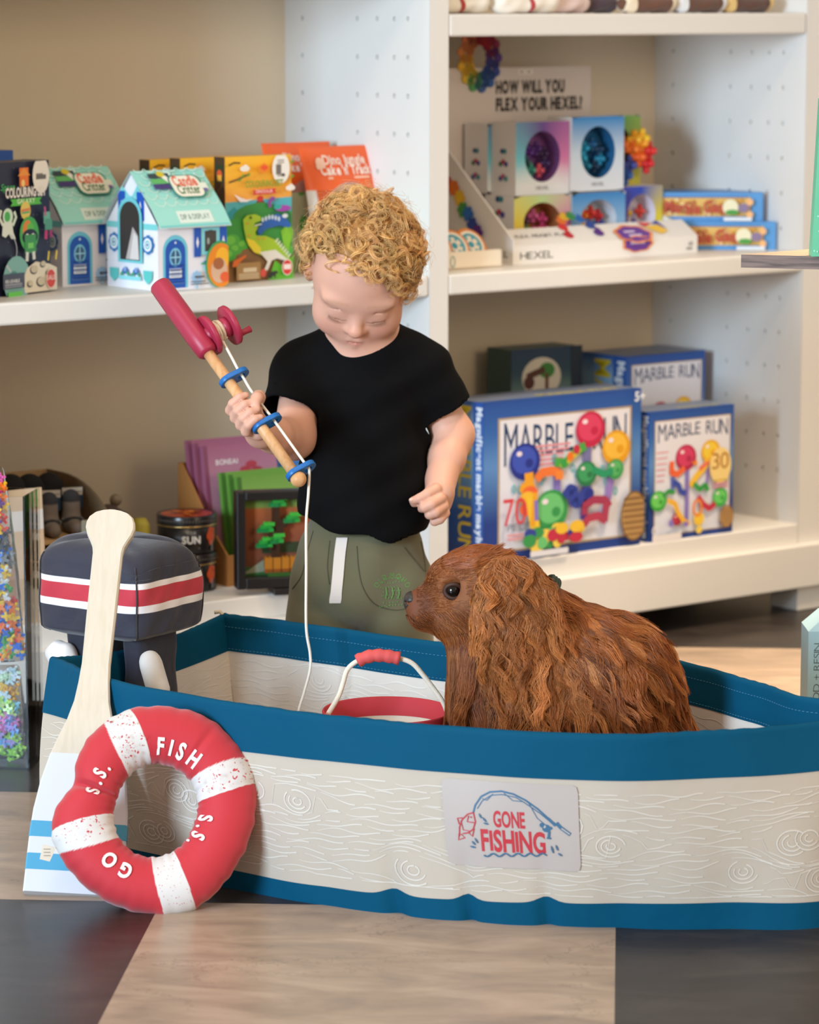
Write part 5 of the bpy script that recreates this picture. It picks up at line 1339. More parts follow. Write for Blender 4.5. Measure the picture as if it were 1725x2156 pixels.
for i, (x, y, z, r) in enumerate(((0.045, 0.15, 0.062, 0.024), (0.085, 0.155, 0.064, 0.025), (0.125, 0.15, 0.066, 0.026), (0.160, 0.15, 0.062, 0.025), (0.195, 0.15, 0.060, 0.024))):
    S = Sculpt(); rr = random.Random(i); S.ell((0, 0, 0.040), (r, 0.022, 0.042), k=0.01); S.ell((0.003, -0.004, z), (r * .8, 0.022, 0.022), k=0.012)
    for _ in range(5): S.ell((rr.uniform(-.015, .015), rr.uniform(-.01, .01), rr.uniform(.02, .07)), 0.012, k=0.012)
    S.box((0, 0, -0.02), (0.08, 0.08, 0.02), rd=0.001, k=0.002, sub=True)
    V, F = skin(S, (-0.045, -0.045, -0.002), (0.045, 0.045, 0.11), 0.003)
    o = raw_mesh('plush_bundle', V, F, mat('black_plush', '#1d1b1c', 0.95, bump=(260, 0.8, 0.003)), None); o.location = tuple(Q(bx0 + x, 0.03 + y, BZ + zs_)); o.rotation_euler = (0, 0, TH)
    tag(o, ['dark plush bundle at the outer end of the display, by the frame edge', 'dark plush bundle second along the back of the boot display', 'tallest dark plush bundle, in the middle of the boot display', 'dark plush bundle fourth along the back of the boot display', 'dark plush bundle next to the rounded side of the boot display'][i], 'soft toy', 'dark plush bundles behind the boots')
# pale cards and small packets in front
mb = MB(); hc = zat(45, 1032, bx0 + 0.05, 0.012) - BZ
mb.box((0, 0, 0), (0.075, 0.003, hc), '#d8b894', M=lambda V: np.c_[V[:, 0] - 0.02 * (1 - V[:, 2] / hc) * 0, V[:, 1] + 0.012 * V[:, 2] / hc, V[:, 2]])
A = Art(mb, face_map((0, 0, 0), (1, 0, 0), (0, 0.012 / hc, 1))); A.rect(0.0, hc - 0.062, 0.075, 0.03, '#e2d6cc'); A.ell(0.055, hc - 0.018, 0.012, 0.008, '#bf9a68', 12); A.rect(0, 0.02, 0.06, 0.05, '#c9a880')
tag(mb.build('sign_card', M_MATTE, None, Q(bx0 + 0.012, 0.008, BZ), TH), 'pale card leaning on the front of the boot display, behind the acrylic holder', 'card')
kp = uw(atz(205, 1282, BZ)); kp = (bx0 + 0.158, 0.008)
mb = MB(); kh = zat(180, 1098, kp[0], kp[1]) - BZ; mb.box((0, 0, 0), (0.075, 0.017, kh), '#8d8068'); A = Art(mb, face_map((0, 0, 0), (1, 0, 0), (0, 0, 1)))
A.rect(0, kh - 0.020, 0.075, 0.020, '#d3c2b4'); A.text('COZY', 0.008, kh - 0.048, 0.017, '#e0c8b0', w=0.06, bold=0.04); A.rect(0.02, kh - 0.026, 0.035, 0.003, '#6d6252')
tag(mb.build('kraft_packet', M_MATTE, None, Q(*kp, BZ), TH, bevel=0.002), 'grey brown packet with pale lettering, half hidden by the paddle', 'packet')
mb = MB(); jc = (bx0 + W_ + 0.064, 0.165); jz = zat(233, 1062, *jc) - BZ
mb.lathe([(0.030, 0), (0.036, 0.01), (0.036, jz - 0.04), (0.030, jz - 0.015), (0.012, jz - 0.004), (0.008, jz)], '#5a4c48', 28); mb.sphere((0.012, 0.0, jz + 0.006), 0.010, '#8a7a62', 14, 8)
tag(mb.build('lidded_jar', mat('jar_glaze', None, 0.3), None, Q(*jc, BZ), TH), 'dark lidded jar whose knob shows just above the paddle handle', 'jar')
mb = MB(); mb.lathe([(0.015, 0), (0.015, jz - 0.030), (0.009, jz - 0.020)], '#b9a83a', 20)
tag(mb.build('jar', mat('yellow_jar', None, 0.4), None, Q(jc[0] + 0.031, jc[1] - 0.040, BZ), TH), 'small yellow jar peeking out beside the paddle handle', 'jar')
# ================================================================== the fabric play boat
def spline(P, n):
    """Catmull-Rom through the points, evened out along its length."""
    P = np.asarray(P, float); Pe = np.vstack([2 * P[0] - P[1], P, 2 * P[-1] - P[-2]])
    out = []
    for i in range(1, len(Pe) - 2):
        t = np.linspace(0, 1, 24, endpoint=False)[:, None]; a, b, c, d = Pe[i - 1], Pe[i], Pe[i + 1], Pe[i + 2]
        out.append(0.5 * (2 * b + (c - a) * t + (2 * a - 5 * b + 4 * c - d) * t ** 2 + (3 * b - a - 3 * c + d) * t ** 3))
    C = np.vstack(out + [P[-1:]]); s = np.r_[0, np.cumsum(np.linalg.norm(np.diff(C, axis=0), axis=1))]
    q = np.linspace(0, s[-1], n)
    return np.stack([np.interp(q, s, C[:, k]) for k in range(C.shape[1])], 1)

ZR = 0.232
near_px = [(105, 1392), (230, 1440), (400, 1474), (600, 1505), (800, 1527), (1000, 1544), (1200, 1555), (1350, 1556), (1500, 1549), (1725, 1531)]
nb_px = [(92, 1797), (300, 1838), (470, 1868), (640, 1900), (800, 1922), (1000, 1940), (1200, 1951), (1350, 1956), (1500, 1957), (1725, 1953)]
back_px = [(470, 1298), (600, 1314), (760, 1336), (920, 1358)]
bow_t, bow_b = np.array([0.625, 3.915, 0.245]), np.array([0.585, 3.900, 0.0])
R_near = spline([atz(x, y, ZR) for x, y in near_px] + [bow_t], 241)
B_near = spline([atz(x, y, 0.0) for x, y in nb_px] + [bow_b], 241)
R_back = spline([atz(x, y, ZR) for x, y in back_px] + [atz(1120, 1373, ZR), atz(1290, 1379, ZR), atz(1400, 1391, ZR), atz(1480, 1410, ZR), atz(1600, 1444, ZR), atz(1725, 1479, ZR + 0.002), bow_t], 241)
cen = (R_near.mean(0) + R_back.mean(0)) / 2
B_back = R_back.copy(); B_back[:, 2] = 0.0
d_ = cen - R_back; d_[:, 2] = 0; B_back += d_ / np.linalg.norm(d_, axis=1)[:, None] * 0.035; B_back[-1] = bow_b
B_back[:, :2] += (bow_b - B_back[-1])[:2]
boat = thing('play_boat', 'fabric play rowing boat with blue gunwale and cream woodgrain sides, the dog sitting inside', 'play boat', (0.08, 4.1, 0.0), 0.0)
tb = world_to(boat)

def ev(C, s):
    i = np.clip(s, 0, 1) * (len(C) - 1); k = np.clip(i.astype(int), 0, len(C) - 2); f = (i - k)[:, None]
    return C[k] * (1 - f) + C[k + 1] * f
LN = float(np.linalg.norm(np.diff(R_near, axis=0), axis=1).sum())
def px_s(x):
    P = R_near; c = PCX + FPX * P[:, 0] / ((P[:, 1]) * _c + (CAM_H - P[:, 2]) * _s)
    return float(np.interp(x, c, np.linspace(0, 1, len(P))))
PUCK = [(px_s(790), 0.010, -0.010), (px_s(955), 0.007, -0.009), (px_s(1130), 0.008, -0.008), (px_s(640), 0.02, -0.003), (px_s(1290), 0.02, -0.004), (px_s(1560), 0.03, -0.003), (px_s(870), 0.03, 0.005), (px_s(1045), 0.03, 0.005)]
def side(Rm, Bm, sgn):
    """Outer skin of one side as a function of run s, height t and offset; sgn: +1 the near side."""
    def f(s, t, off=0.0):
        s, t = np.asarray(s, float), np.asarray(t, float)
        r, b = ev(Rm, s), ev(Bm, s)
        P = b + (r - b) * t[:, None]
        r2 = ev(Rm, s + 0.004) - ev(Rm, s - 0.004); N = np.c_[r2[:, 1], -r2[:, 0], np.zeros(len(s))] * sgn
        N /= np.linalg.norm(N, axis=1)[:, None] + 1e-9
        bulge = 0.010 * np.sin(pi * t) + 0.0012 * np.sin(s * 61) * np.sin(t * 5) 
        if sgn > 0:
            for c, w, a in PUCK: bulge = bulge + a * np.exp(-((s - c) / w) ** 2) * np.clip(0.42 - t, 0, 1) / 0.42
        return P + N * (bulge + off)[:, None]
    return f
near, back = side(R_near, B_near, 1), side(R_back, B_back, -1)
T_ROW = np.stack([R_near[0], R_back[0]]); T_BOT = np.stack([B_near[0], B_back[0]])
def stern(s, t, off=0.0):
    s, t = np.asarray(s, float), np.asarray(t, float)
    r = T_ROW[0] + (T_ROW[1] - T_ROW[0]) * s[:, None]; b = T_BOT[0] + (T_BOT[1] - T_BOT[0]) * s[:, None]
    d = T_ROW[1] - T_ROW[0]; N = np.array([-d[1], d[0], 0]); N /= np.linalg.norm(N)
    sag = -0.016 * np.sin(pi * s) * t ** 2
    P = b + (r - b) * t[:, None]; P[:, 2] += sag
    return P + N * (0.006 * np.sin(pi * t) + off)[:, None]

M_BLUE = mat('blue_fabric', None, 0.72, spec=0.14, bump=(26, 0.35, 0.004))
BLUE = '#004865'
M_PANEL = mat('woodgrain_fabric', None, 0.8, bump=(22, 0.25, 0.004))
M_LINER = mat('liner_fabric', None, 0.8, bump=(22, 0.3, 0.004))
CREAM, VEIN = '#b5a899', '#d8d2ca'
def low_t(s): return 0.125 + 0.02 * np.cos(s * 7 + 0.6) - 0.05 * np.clip(s - 0.75, 0, 1) + sum(0.03 * np.exp(-((s - c) / (w * 1.5)) ** 2) for c, w, a in PUCK[:3])
def top_t(s): return 0.735 + 0.055 * np.clip(s / 0.4, 0, 1)

def grain(art, L, y0, y1, seed, whorls, gap=0.0088, w=0.0021, col=VEIN):
    """Hand drawn wood grain: broken wavy lines parting round knots."""
    rr = random.Random(seed); y = y0
    K = [(rr.uniform(0.02, L), rr.uniform(y0 + .01, y1 - .01), rr.uniform(0.012, 0.02)) for _ in range(whorls)]
    def bend(x, yy):
        for kx, ky, kr in K:
            dx, dy = (x - kx) / (kr * 2.6), yy - ky
            yy = yy + np.sign(dy + 1e-9) * kr * np.exp(-dx ** 2) * np.exp(-(dy / (kr * 1.6)) ** 2)
        return yy
    art.k += 1
    while y < y1:
        x = rr.uniform(0.002, 0.03); ph = rr.uniform(0, 6)
        while x < L:
            n = rr.uniform(0.02, 0.095); xs = np.linspace(x, min(x + n, L), max(4, int(n / 0.006)))
            yy = bend(xs, y + 0.0022 * np.sin(xs * 95 + ph) + 0.0015 * np.sin(xs * 41 + ph * 2))
            ok = all(((xs.mean() - kx) / (kr * 1.3)) ** 2 + ((yy.mean() - ky) / kr) ** 2 > 0.8 for kx, ky, kr in K)
            if len(xs) > 3 and ok and xs[-1] - xs[0] > 0.012:
                art.k -= 1; q = np.linspace(0.35, 1, len(xs)); art.line(np.c_[xs, np.clip(yy, y0, y1)], w * np.minimum(q, q[::-1] + .35), col)
            x += n + rr.uniform(0.004, 0.016)
        y += gap
    for kx, ky, kr in K:
        for r in (0.3, 0.62, 0.95):
            t = np.linspace(rr.uniform(0, 3), rr.uniform(5.2, 8.4), 22); m = (kx + r * kr * 1.35 * np.cos(t) > 0.002) & (kx + r * kr * 1.35 * np.cos(t) < L) & (ky + r * kr * np.sin(t) > y0) & (ky + r * kr * np.sin(t) < y1)
            if m.sum() > 5: art.k -= 1; art.line(np.c_[kx + r * kr * 1.35 * np.cos(t), np.clip(ky + r * kr * np.sin(t), y0, y1)][m], w, col)
    return art

def band(name, m, parts, col='#ffffff', prints=()):
    mb = MB()
    for f, s0, s1, ta, tb_, n, k, off, flip in parts:
        fn = lambda U, V, f=f, s0=s0, s1=s1, ta=ta, tb_=tb_, off=off: tb(f(s0 + (s1 - s0) * U, ta(s0 + (s1 - s0) * U) * (1 - V) + tb_(s0 + (s1 - s0) * U) * V, off))
        mb.grid(fn, n, k, col, flip=flip)
    for p in prints: p(mb)
    return mb.build(name, m, boat)
c0, c1 = (lambda s: 0 * s), (lambda s: 0 * s + 1)
ct = lambda q: (lambda s: 0 * s + q)
# outer skins
def print_near(mb):
    mp = lambda p, z: tb(near(p[:, 0] / LN, p[:, 1] / ZR, 0.0006 + z * 0.4))
    grain(Art(mb, mp, step=0.00005), LN - 0.01, 0.040, 0.166, 4, 22, gap=0.0074, w=0.0016, col='#cec5ba')
def print_stern(mb):
    L = 0.37; mp = lambda p, z: tb(stern(p[:, 0] / L, p[:, 1] / ZR, 0.0006 + z * 0.4)); grain(Art(mb, mp, step=0.00005), L, 0.036, 0.164, 8, 6)
band('side_panels', M_PANEL, [(near, 0, 1, low_t, top_t, 200, 12, 0, False), (back, 0, 1, ct(0.13), ct(0.77), 120, 8, 0, True), (stern, 0, 1, ct(0.14), ct(0.735), 40, 10, 0, True)], CREAM, [print_near, print_stern])
band('bottom_band', M_BLUE, [(near, 0, 1, c0, low_t, 240, 6, 0.0004, False), (back, 0, 1, c0, ct(0.13), 120, 3, 0.0004, True), (stern, 0, 1, c0, ct(0.14), 40, 4, 0.0004, True)], BLUE)
# gunwale: outside, over the padded top, down the inside
def over(f, sgn):
    def g(s, t, off=0.0):
        """t 0..1 runs up the outside, over the rim, down the inside."""
        s, t = np.asarray(s, float), np.asarray(t, float)
        th = 0.0105; a = np.clip((t - 0.40) / 0.2, 0, 1) * pi
        base = f(s, np.where(t < 0.4, top_t(s) + (1 - top_t(s)) * t / 0.4, np.where(t > 0.6, 1 - (t - 0.6) / 0.4 * 0.20, 1.0)), 0.0012)
        inn = f(s, np.where(t > 0.6, 1 - (t - 0.6) / 0.4 * 0.20, 1.0), 0.0012 - th)
        mid = (base + inn) / 2; hv = (base - inn) / 2
        P = np.where((t <= 0.4)[:, None], base, np.where((t >= 0.6)[:, None], inn, mid + hv * np.cos(a)[:, None]))
        P[:, 2] += 0.006 * np.sin(a) + 0.0005 * np.sin(s * 250 + 3 * np.sin(s * 41)) * np.sin(a) * (0.5 + 0.5 * np.sin(s * 17 + 1))
        return P
    return g
def stitches(mb):
    f = over(back, -1)
    for tt in (0.70, 0.97):
        for i in range(190):
            q = (i + np.array([0.15, 0.7])) / 190; mb.tube(tb(f(q, np.full(2, tt))) + np.array([0, -0.0005, 0.0001]), 0.0004, '#4f88a8', 4)
band('gunwale', M_BLUE, [(over(near, 1), 0, 1, c0, c1, 240, 30, 0, False), (over(back, -1), 0, 1, c0, c1, 160, 30, 0, True), (over(stern, -1), 0, 1, c0, c1, 60, 30, 0, True)], BLUE, [stitches])
# liner: inside walls and the floor
def pl(f, L, seed, y0=0.0):
    def p(mb):
        mp = lambda q, z: tb(f(q[:, 0] / L, q[:, 1] / ZR, -0.0085 - 0.0006 - z * 0.4))
        grain(Art(mb, mp, step=0.00005), L, 0.02, 0.182, seed, 12, gap=0.009, w=0.0018, col='#e6e0d8')
    return p
def floor_print(mb):
    mb.add(tb(np.vstack([R_near[::4] * [1, 1, 0], R_back[::4][::-1] * [1, 1, 0]]) * [1, 1, 1] + (tb(cen * [1, 1, 0]) - tb(np.vstack([R_near[::4], R_back[::4][::-1]]) * [1, 1, 0])) * 0.10 + [0, 0, 0.006]), [list(range(122))], '#cdbfae')
band('liner', M_LINER, [(near, 0, 1, c0, ct(0.9), 120, 6, -0.0085, True), (back, 0, 1, c0, ct(0.9), 120, 8, -0.0085, False), (stern, 0, 1, c0, ct(0.9), 40, 8, -0.0085, False)], '#d8cfc5',
     [pl(back, 1.2, 21), pl(stern, 0.37, 31), floor_print])
# cord loop at the stern corner
mb = MB(); p = tb(R_back[0:1])[0]
mb.tube([p + q for q in ((-0.012, -0.006, 0.007), (-0.004, -0.006, 0.008), (0.002, -0.007, 0.002), (0.006, -0.009, -0.010), (0.008, -0.009, -0.03))], 0.0028, '#d8cdb8'); mb.build('corner_cord', M_CLOTHC, boat)

# ---- the sewn-on patch
s0, s1 = px_s(925), px_s(1214)
yb = 0.072; hp_ = 0.1045; wp_ = (s1 - s0) * LN
mp = lambda p, z: tb(near(s0 + p[:, 0] / LN, (yb + p[:, 1]) / ZR, 0.0016 + z))
mb = MB(); nx, ny = 28, 12; rc = 0.006
xs, ys = np.linspace(0, wp_, nx + 1), np.linspace(0, hp_, ny + 1)
G = np.array([(x, y) for x in xs for y in ys])
for k in range(len(G)):      # rounded corners
    x, y = G[k]; cx, cy = min(max(x, rc), wp_ - rc), min(max(y, rc), hp_ - rc); q = np.hypot(x - cx, y - cy)
    if q > rc: G[k] = (cx + (x - cx) * rc / q, cy + (y - cy) * rc / q)
mb.add(mp(G, 0.0), [(i * (ny + 1) + j, (i + 1) * (ny + 1) + j, (i + 1) * (ny + 1) + j + 1, i * (ny + 1) + j + 1) for i in range(nx) for j in range(ny)], '#aea29c', True)
A = Art(mb, mp, step=0.00004, base=0.0003)
k = wp_ / 290.0; X = lambda x: (x - 925) * k
def Yp(y, x): return hp_ - (y - 1658 - (x - 925) * 0.055) * k * 0.985
Pn = lambda *q: [(X(x), Yp(y, x)) for x, y in q]
RED, NAVY = '#b3333c', '#3c6380'
A.text('GONE', X(1033), Yp(1760, 1033), 0.0185, RED, w=X(1101) - X(1033), bold=0.03, rot=0.0)
A.text('FISHING', X(1003), Yp(1812, 1003), 0.0250, RED, w=X(1142) - X(1003), bold=0.032)
A.line(Pn((990, 1733), (996, 1715), (1010, 1696), (1030, 1686), (1055, 1684), (1080, 1690), (1105, 1703), (1130, 1722), (1155, 1746), (1178, 1765)), 0.0022, NAVY)
A.line(Pn((1000, 1722), (1012, 1705), (1032, 1693), (1055, 1691), (1085, 1697), (1105, 1710), (1135, 1732), (1160, 1754)), 0.0012, NAVY)
for a, b, c in (((1012, 1700), (1022, 1704), (1036, 1690)), ((1060, 1688), (1078, 1704), (1098, 1706)), ((1110, 1706), (1128, 1742), (1146, 1758))): A.line(Pn(a, b, c), 0.001, NAVY)
A.line(Pn((1168, 1752), (1176, 1762), (1196, 1778)), 0.0045, NAVY); A.line(Pn((1178, 1764), (1195, 1777)), 0.0016, '#aea29c'); A.line(Pn((1150, 1742), (1166, 1758)), 0.0036, NAVY)
A.ell(X(1146), Yp(1764, 1146), 0.0052, 0.0048, NAVY, 12); A.ell(X(1142), Yp(1760, 1142), 0.002, None, '#aea29c', 8); A.ell(X(1137), Yp(1757, 1137), 0.003, None, NAVY, 8); A.line(Pn((1150, 1768), (1158, 1762)), 0.003, NAVY); A.line(Pn((1152, 1770), (1150, 1784)), 0.003, NAVY); A.line(Pn((1146, 1785), (1155, 1786)), 0.0022, NAVY)
A.line(Pn((991, 1730), (978, 1734), (965, 1746), (958, 1762), (956, 1782)), 0.0015, RED); A.line(Pn((991, 1730), (994, 1750), (988, 1766), (976, 1774), (964, 1776)), 0.0015, RED)
A.line(Pn((956, 1776), (953, 1790), (968, 1785), (960, 1777)), 0.0015, RED); A.line(Pn((966, 1742), (955, 1743), (958, 1756)), 0.0015, RED); A.line(Pn((978, 1774), (985, 1782), (990, 1765)), 0.0013, RED); A.line(Pn((980, 1737), (976, 1750), (992, 1752)), 0.0013, RED); A.ell(X(985), Yp(1740, 985), 0.0011, None, RED, 8); A.line(Pn((962, 1748), (966, 1768), (980, 1770)), 0.0010, RED)
for a, b in (((1003, 1732), (1008, 1742)), ((1010, 1740), (1018, 1750)), ((1012, 1752), (1022, 1755)), ((983, 1792), (990, 1800)), ((978, 1803), (990, 1806)), ((990, 1785), (996, 1796)), ((1154, 1802), (1158, 1818)), ((1164, 1800), (1168, 1812)), ((1168, 1818), (1176, 1824))):
    A.line(Pn(a, ((a[0] + b[0]) / 2, (a[1] + b[1]) / 2), b), np.array([0.0008, 0.0026, 0.0014]), NAVY)
xx = np.linspace(1007, 1143, 60); A.line([(X(x), Yp(1822 + 3.2 * np.sin((x - 1007) * 0.235), x)) for x in xx], 0.0019, NAVY)
mb.build('logo_patch', M_PRINT, boat)

# ================================================================== paddle leaning on the boat
def pad_pt(x, y):
    """On the leaning plane Y = 3.935 + 0.66 z."""
    r = ray(x, y); o = np.array([0, 0, CAM_H]); n = np.array([0, 1, -0.66]); return o + r * ((np.array([0, 3.935, 0]) - o) @ n) / (r @ n)
pad = thing('paddle', 'pale wooden paddle with white and blue painted blade leaning on the boat corner', 'paddle', pad_pt(152, 1884) * [1, 1, 0], 0.0)
tp = world_to(pad)
prof = [(1077, 8), (1079, 22), (1083, 35), (1092, 46), (1103, 51), (1115, 52), (1128, 48), (1142, 40), (1154, 34), (1168, 31.5), (1300, 31), (1400, 30), (1440, 33), (1480, 38), (1520, 49), (1555, 63), (1590, 75), (1650, 90), (1710, 99), (1760, 102), (1884, 103)]
yy = np.array([p[0] for p in prof]); ww = np.array([p[1] for p in prof])
def pad_rows(ys):
    C = np.array([pad_pt(237 - 85 * (y - 1077) / 807.0, y) for y in ys])
    Wd = np.array([np.linalg.norm(pad_pt(237 + np.interp(y, yy, ww), y) - pad_pt(237, y)) for y in ys])
    return C, Wd
ax = pad_pt(152, 1884) - pad_pt(237, 1077); ax /= np.linalg.norm(ax)
pn = np.array([0, -1, 0.66]); pn /= np.linalg.norm(pn); px_ = np.cross(ax, pn); px_ *= np.sign(px_[0])
def pad_piece(name, ya, yb_, m, extra=0.0, th=0.0065):
    ys = np.unique(np.r_[ya, yb_, [q for q in np.r_[yy, np.arange(1400, 1600, 8)] if ya < q < yb_]])
    C, Wd = pad_rows(ys); mb = MB(); n = len(ys); bv = 0.0022
    ring = []
    for sx, q, d in ((-1, 1, 0), (-1, 0, 1), (1, 0, 1), (1, 1, 0)):
        pass
    L = []
    for dx, dz in ((-1, -th + bv), (-1, th - bv), (-2, th), (2, th), (1, th - bv), (1, -th + bv), (2, -th), (-2, -th)):
        w = Wd + extra if abs(dx) == 1 else np.maximum(Wd + extra - bv, 0.001)
        L.append(C + px_ * (np.sign(dx) * w)[:, None] + pn * (dz + np.sign(dz) * extra))
    V = np.stack(L, 1).reshape(-1, 3); k = 8
    F = [(i * k + j, i * k + (j + 1) % k, (i + 1) * k + (j + 1) % k, (i + 1) * k + j) for i in range(n - 1) for j in range(k)]
    mb.add(tp(V), F); mb.add(tp(V), [list(range(k))[::-1], [(n - 1) * k + j for j in range(k)]])
    return mb.build(name, m, pad, fix=True)
pad_piece('shaft', 1077, 1884, wood('pale_basswood', '#cdc0ae', '#c6b9a4', (150, 40, 6), 0.5))
pad_piece('white_paint', 1592, 1884.5, mat('white_gloss_paint', '#cccdd3', 0.35), 0.0004)
for a, b in ((1736, 1769), (1804, 1838)): pad_piece('blue_stripe', a, b, mat('stripe_blue', '#4a98ba', 0.35), 0.0007)

# ================================================================== life ring cushion
ring_lo = atz(345, 1934, 0.0)
rn = np.array([0.10, -1.0, 0.42]); rn /= np.linalg.norm(rn)
rq = ring_lo + np.array([0, 0.034, 0.0])
def rp(x, y):
    r = ray(x, y); o = np.array([0, 0, CAM_H]); return o + r * ((rq - o) @ rn) / (r @ rn)
outc = [(330, 1488), (385, 1494), (430, 1508), (470, 1537), (500, 1570), (526, 1606), (538, 1640), (540, 1690), (527, 1760), (494, 1828), (445, 1888), (405, 1918), (345, 1930), (270, 1916), (200, 1882), (142, 1826), (112, 1775), (107, 1735), (128, 1684), (158, 1655), (157, 1620), (175, 1570), (220, 1522), (272, 1494)]
innc = [(325, 1607), (370, 1618), (402, 1645), (416, 1690), (406, 1740), (372, 1788), (322, 1806), (282, 1796), (252, 1766), (240, 1725), (248, 1680), (267, 1640), (292, 1617)]
RC = (328.0, 1708.0)
def polar(c):
    c = np.array(c, float) - RC; a = np.arctan2(-c[:, 1], c[:, 0]); r = np.hypot(c[:, 0], c[:, 1]); o = np.argsort(a)
    a, r = a[o], r[o]; return np.r_[a - 2 * pi, a, a + 2 * pi], np.r_[r, r, r]
oa, orr = polar(outc); ia, ir = polar(innc)
from bisect import bisect
def smoothr(a, A, R, w=0.06):
    return sum(np.interp(a + d, A, R) for d in (-w, -w / 2, 0, w / 2, w)) / 5
aw = lambda a: np.arctan2(np.sin(a), np.cos(a))
def ring_surf(a, u):
    """a: angle in the ring's plane; u: 0..1 round the tube starting at the inner edge, front half first."""
    a = aw(np.asarray(a, float)); u = np.asarray(u, float)
    ro, ri = smoothr(a, oa, orr), smoothr(a, ia, ir)
    m, h = (ro + ri) / 2, (ro - ri) / 2
    f = 2 * pi * u
    wr = 1 + 0.018 * np.sin(a * 23 + 1.5 * np.cos(f)) * np.abs(np.cos(f)) ** 2 + 0.010 * np.sin(a * 41)
    pin = 1 - 0.30 * np.exp(-(aw(a - 2.83) / 0.05) ** 2) - 0.07 * np.exp(-(aw(a - 0.95) / 0.05) ** 2)
    r = m - h * np.cos(f) * wr
    P = np.array([rp(RC[0] + q * cos(t), RC[1] - q * sin(t)) for q, t in zip(r, a)])
    thick = 0.033 * pin * np.sign(np.sin(f)) * np.abs(np.sin(f)) ** 0.85
    return P + rn * thick[:, None]
ring = thing('life_ring', 'red and white fabric life ring cushion with white lettering propped against the boat', 'life ring', ring_lo + np.array([0, 0.03, 0]), 0.0)
tr = world_to(ring)
edges = {}
bands = [((272, 1494), (318, 1607), (218, 1524), (268, 1632)), ((538, 1652), (416, 1692), (521, 1598), (400, 1645)), ((346, 1928), (318, 1806), (412, 1914), (366, 1796)), ((107, 1752), (236, 1717), (119, 1803), (246, 1770))]
ang = lambda p: atan2(RC[1] - p[1], p[0] - RC[0])
mb = MB()
def ring_col(U, V):
    a = aw(U * 2 * pi); f = (1 - np.cos(2 * pi * V)) / 2
    c = np.tile(lin('#b8242f'), (len(a), 1))
    for o1, i1, o2, i2 in bands:
        s = ang(i1) + f * aw(ang(o1) - ang(i1)); e = ang(i2) + f * aw(ang(o2) - ang(i2))
        w = aw(e - s); d = aw(a - s)
        inb = (d / w > 0) & (d / w < 1); c[inb] = lin('#cfc9c5')
    return c
mb.grid(lambda U, V: tr(ring_surf(U * 2 * pi, V)), 720, 48, colfn=ring_col, wrap_u=True, wrap_v=True)
M_RING = mat('cushion_fabric', None, 0.7, sheen=0.25, bump=(700, 0.2, 0.0006))
def ring_map(p, z):
    r = np.hypot(p[:, 0], p[:, 1]); a = np.arctan2(p[:, 1], p[:, 0])
    ro, ri = smoothr(a, oa, orr), smoothr(a, ia, ir)
    x = np.clip(((ro + ri) / 2 - r) / ((ro - ri) / 2), -0.999, 0.999)
    return tr(ring_surf(a, np.arccos(x) / (2 * pi)) + rn * (0.0017 + z))
A = Art(mb, ring_map)
A.arc_text('FISH', 0, 0, 113, 31, '#eee8e4', mid=radians(68), bold=0.035, sx=0.72, track=0.42)
A.arc_text('S.S.', 0, 0, 92, 27, '#eee8e4', mid=radians(-27), bold=0.035, sx=0.72, track=0.42)
A.arc_text('GO', 0, 0, 133, 30, '#eee8e4', mid=radians(236), bold=0.035, sx=0.80, track=0.42)
A.arc_text('S.S.', 0, 0, 124, 27, '#eee8e4', mid=radians(154), bold=0.035, sx=0.72, track=0.42)
A = Art(mb, ring_map); rr = random.Random(4)
for bi, (o1, i1, o2, i2) in enumerate(bands):
    for _ in range(70):
        f = rr.uniform(0.06, 0.94); s = ang(i1) + f * aw(ang(o1) - ang(i1)); e = ang(i2) + f * aw(ang(o2) - ang(i2)); a = s + rr.uniform(0.06, 0.94) * aw(e - s)
        r = np.interp(a, ia, ir) + f * (np.interp(a, oa, orr) - np.interp(a, ia, ir)); sz = rr.choice([1.0, 1.2, 1.6, 2.2, 3.2] if bi != 2 else [0.8, 1.0, 1.4])
        if bi == 1 and f > .55: sz *= 1.3
        A.ell(r * cos(a), r * sin(a), sz, sz * rr.uniform(0.3, 0.7), '#b8343c', 6, rr.uniform(0, 3))
mb.build('cushion', M_RING, ring)
mb = MB(); p = tr(rp(112, 1790)[None])[0]
mb.prism([(-0.016, -0.010), (-0.004, -0.013), (0.004, 0.004), (-0.012, 0.008)], 0, 0.0008, '#d8c7b2', M=lambda V: np.c_[V[:, 0] + p[0], p[1] - 0.004 + V[:, 2], V[:, 1] + p[2]])
for i in range(3): mb.box((p[0] - 0.011, p[1] - 0.0046, p[2] - 0.006 + i * .004), (p[0] - 0.003, p[1] - 0.0041, p[2] - 0.005 + i * .004), '#9a8c7c')
mb.build('care_label', M_MATTE, ring)

# ================================================================== stuffed outboard motor over the stern
T0, T1 = R_near[0], R_back[0]
tv = (T1 - T0) / np.linalg.norm(T1 - T0); av = np.array([tv[1], -tv[0], 0])          # across the stern; forward along the boat
mid_t = T0 + (T1 - T0) * 0.47 + np.array([-0.010, -0.004, 0])
ml = mid_t.copy(); ml[2] = 0
motor = thing('outboard_motor', 'stuffed fabric outboard motor in dark grey with red and white stripes over the stern', 'toy motor', ml, atan2(av[1], av[0]))
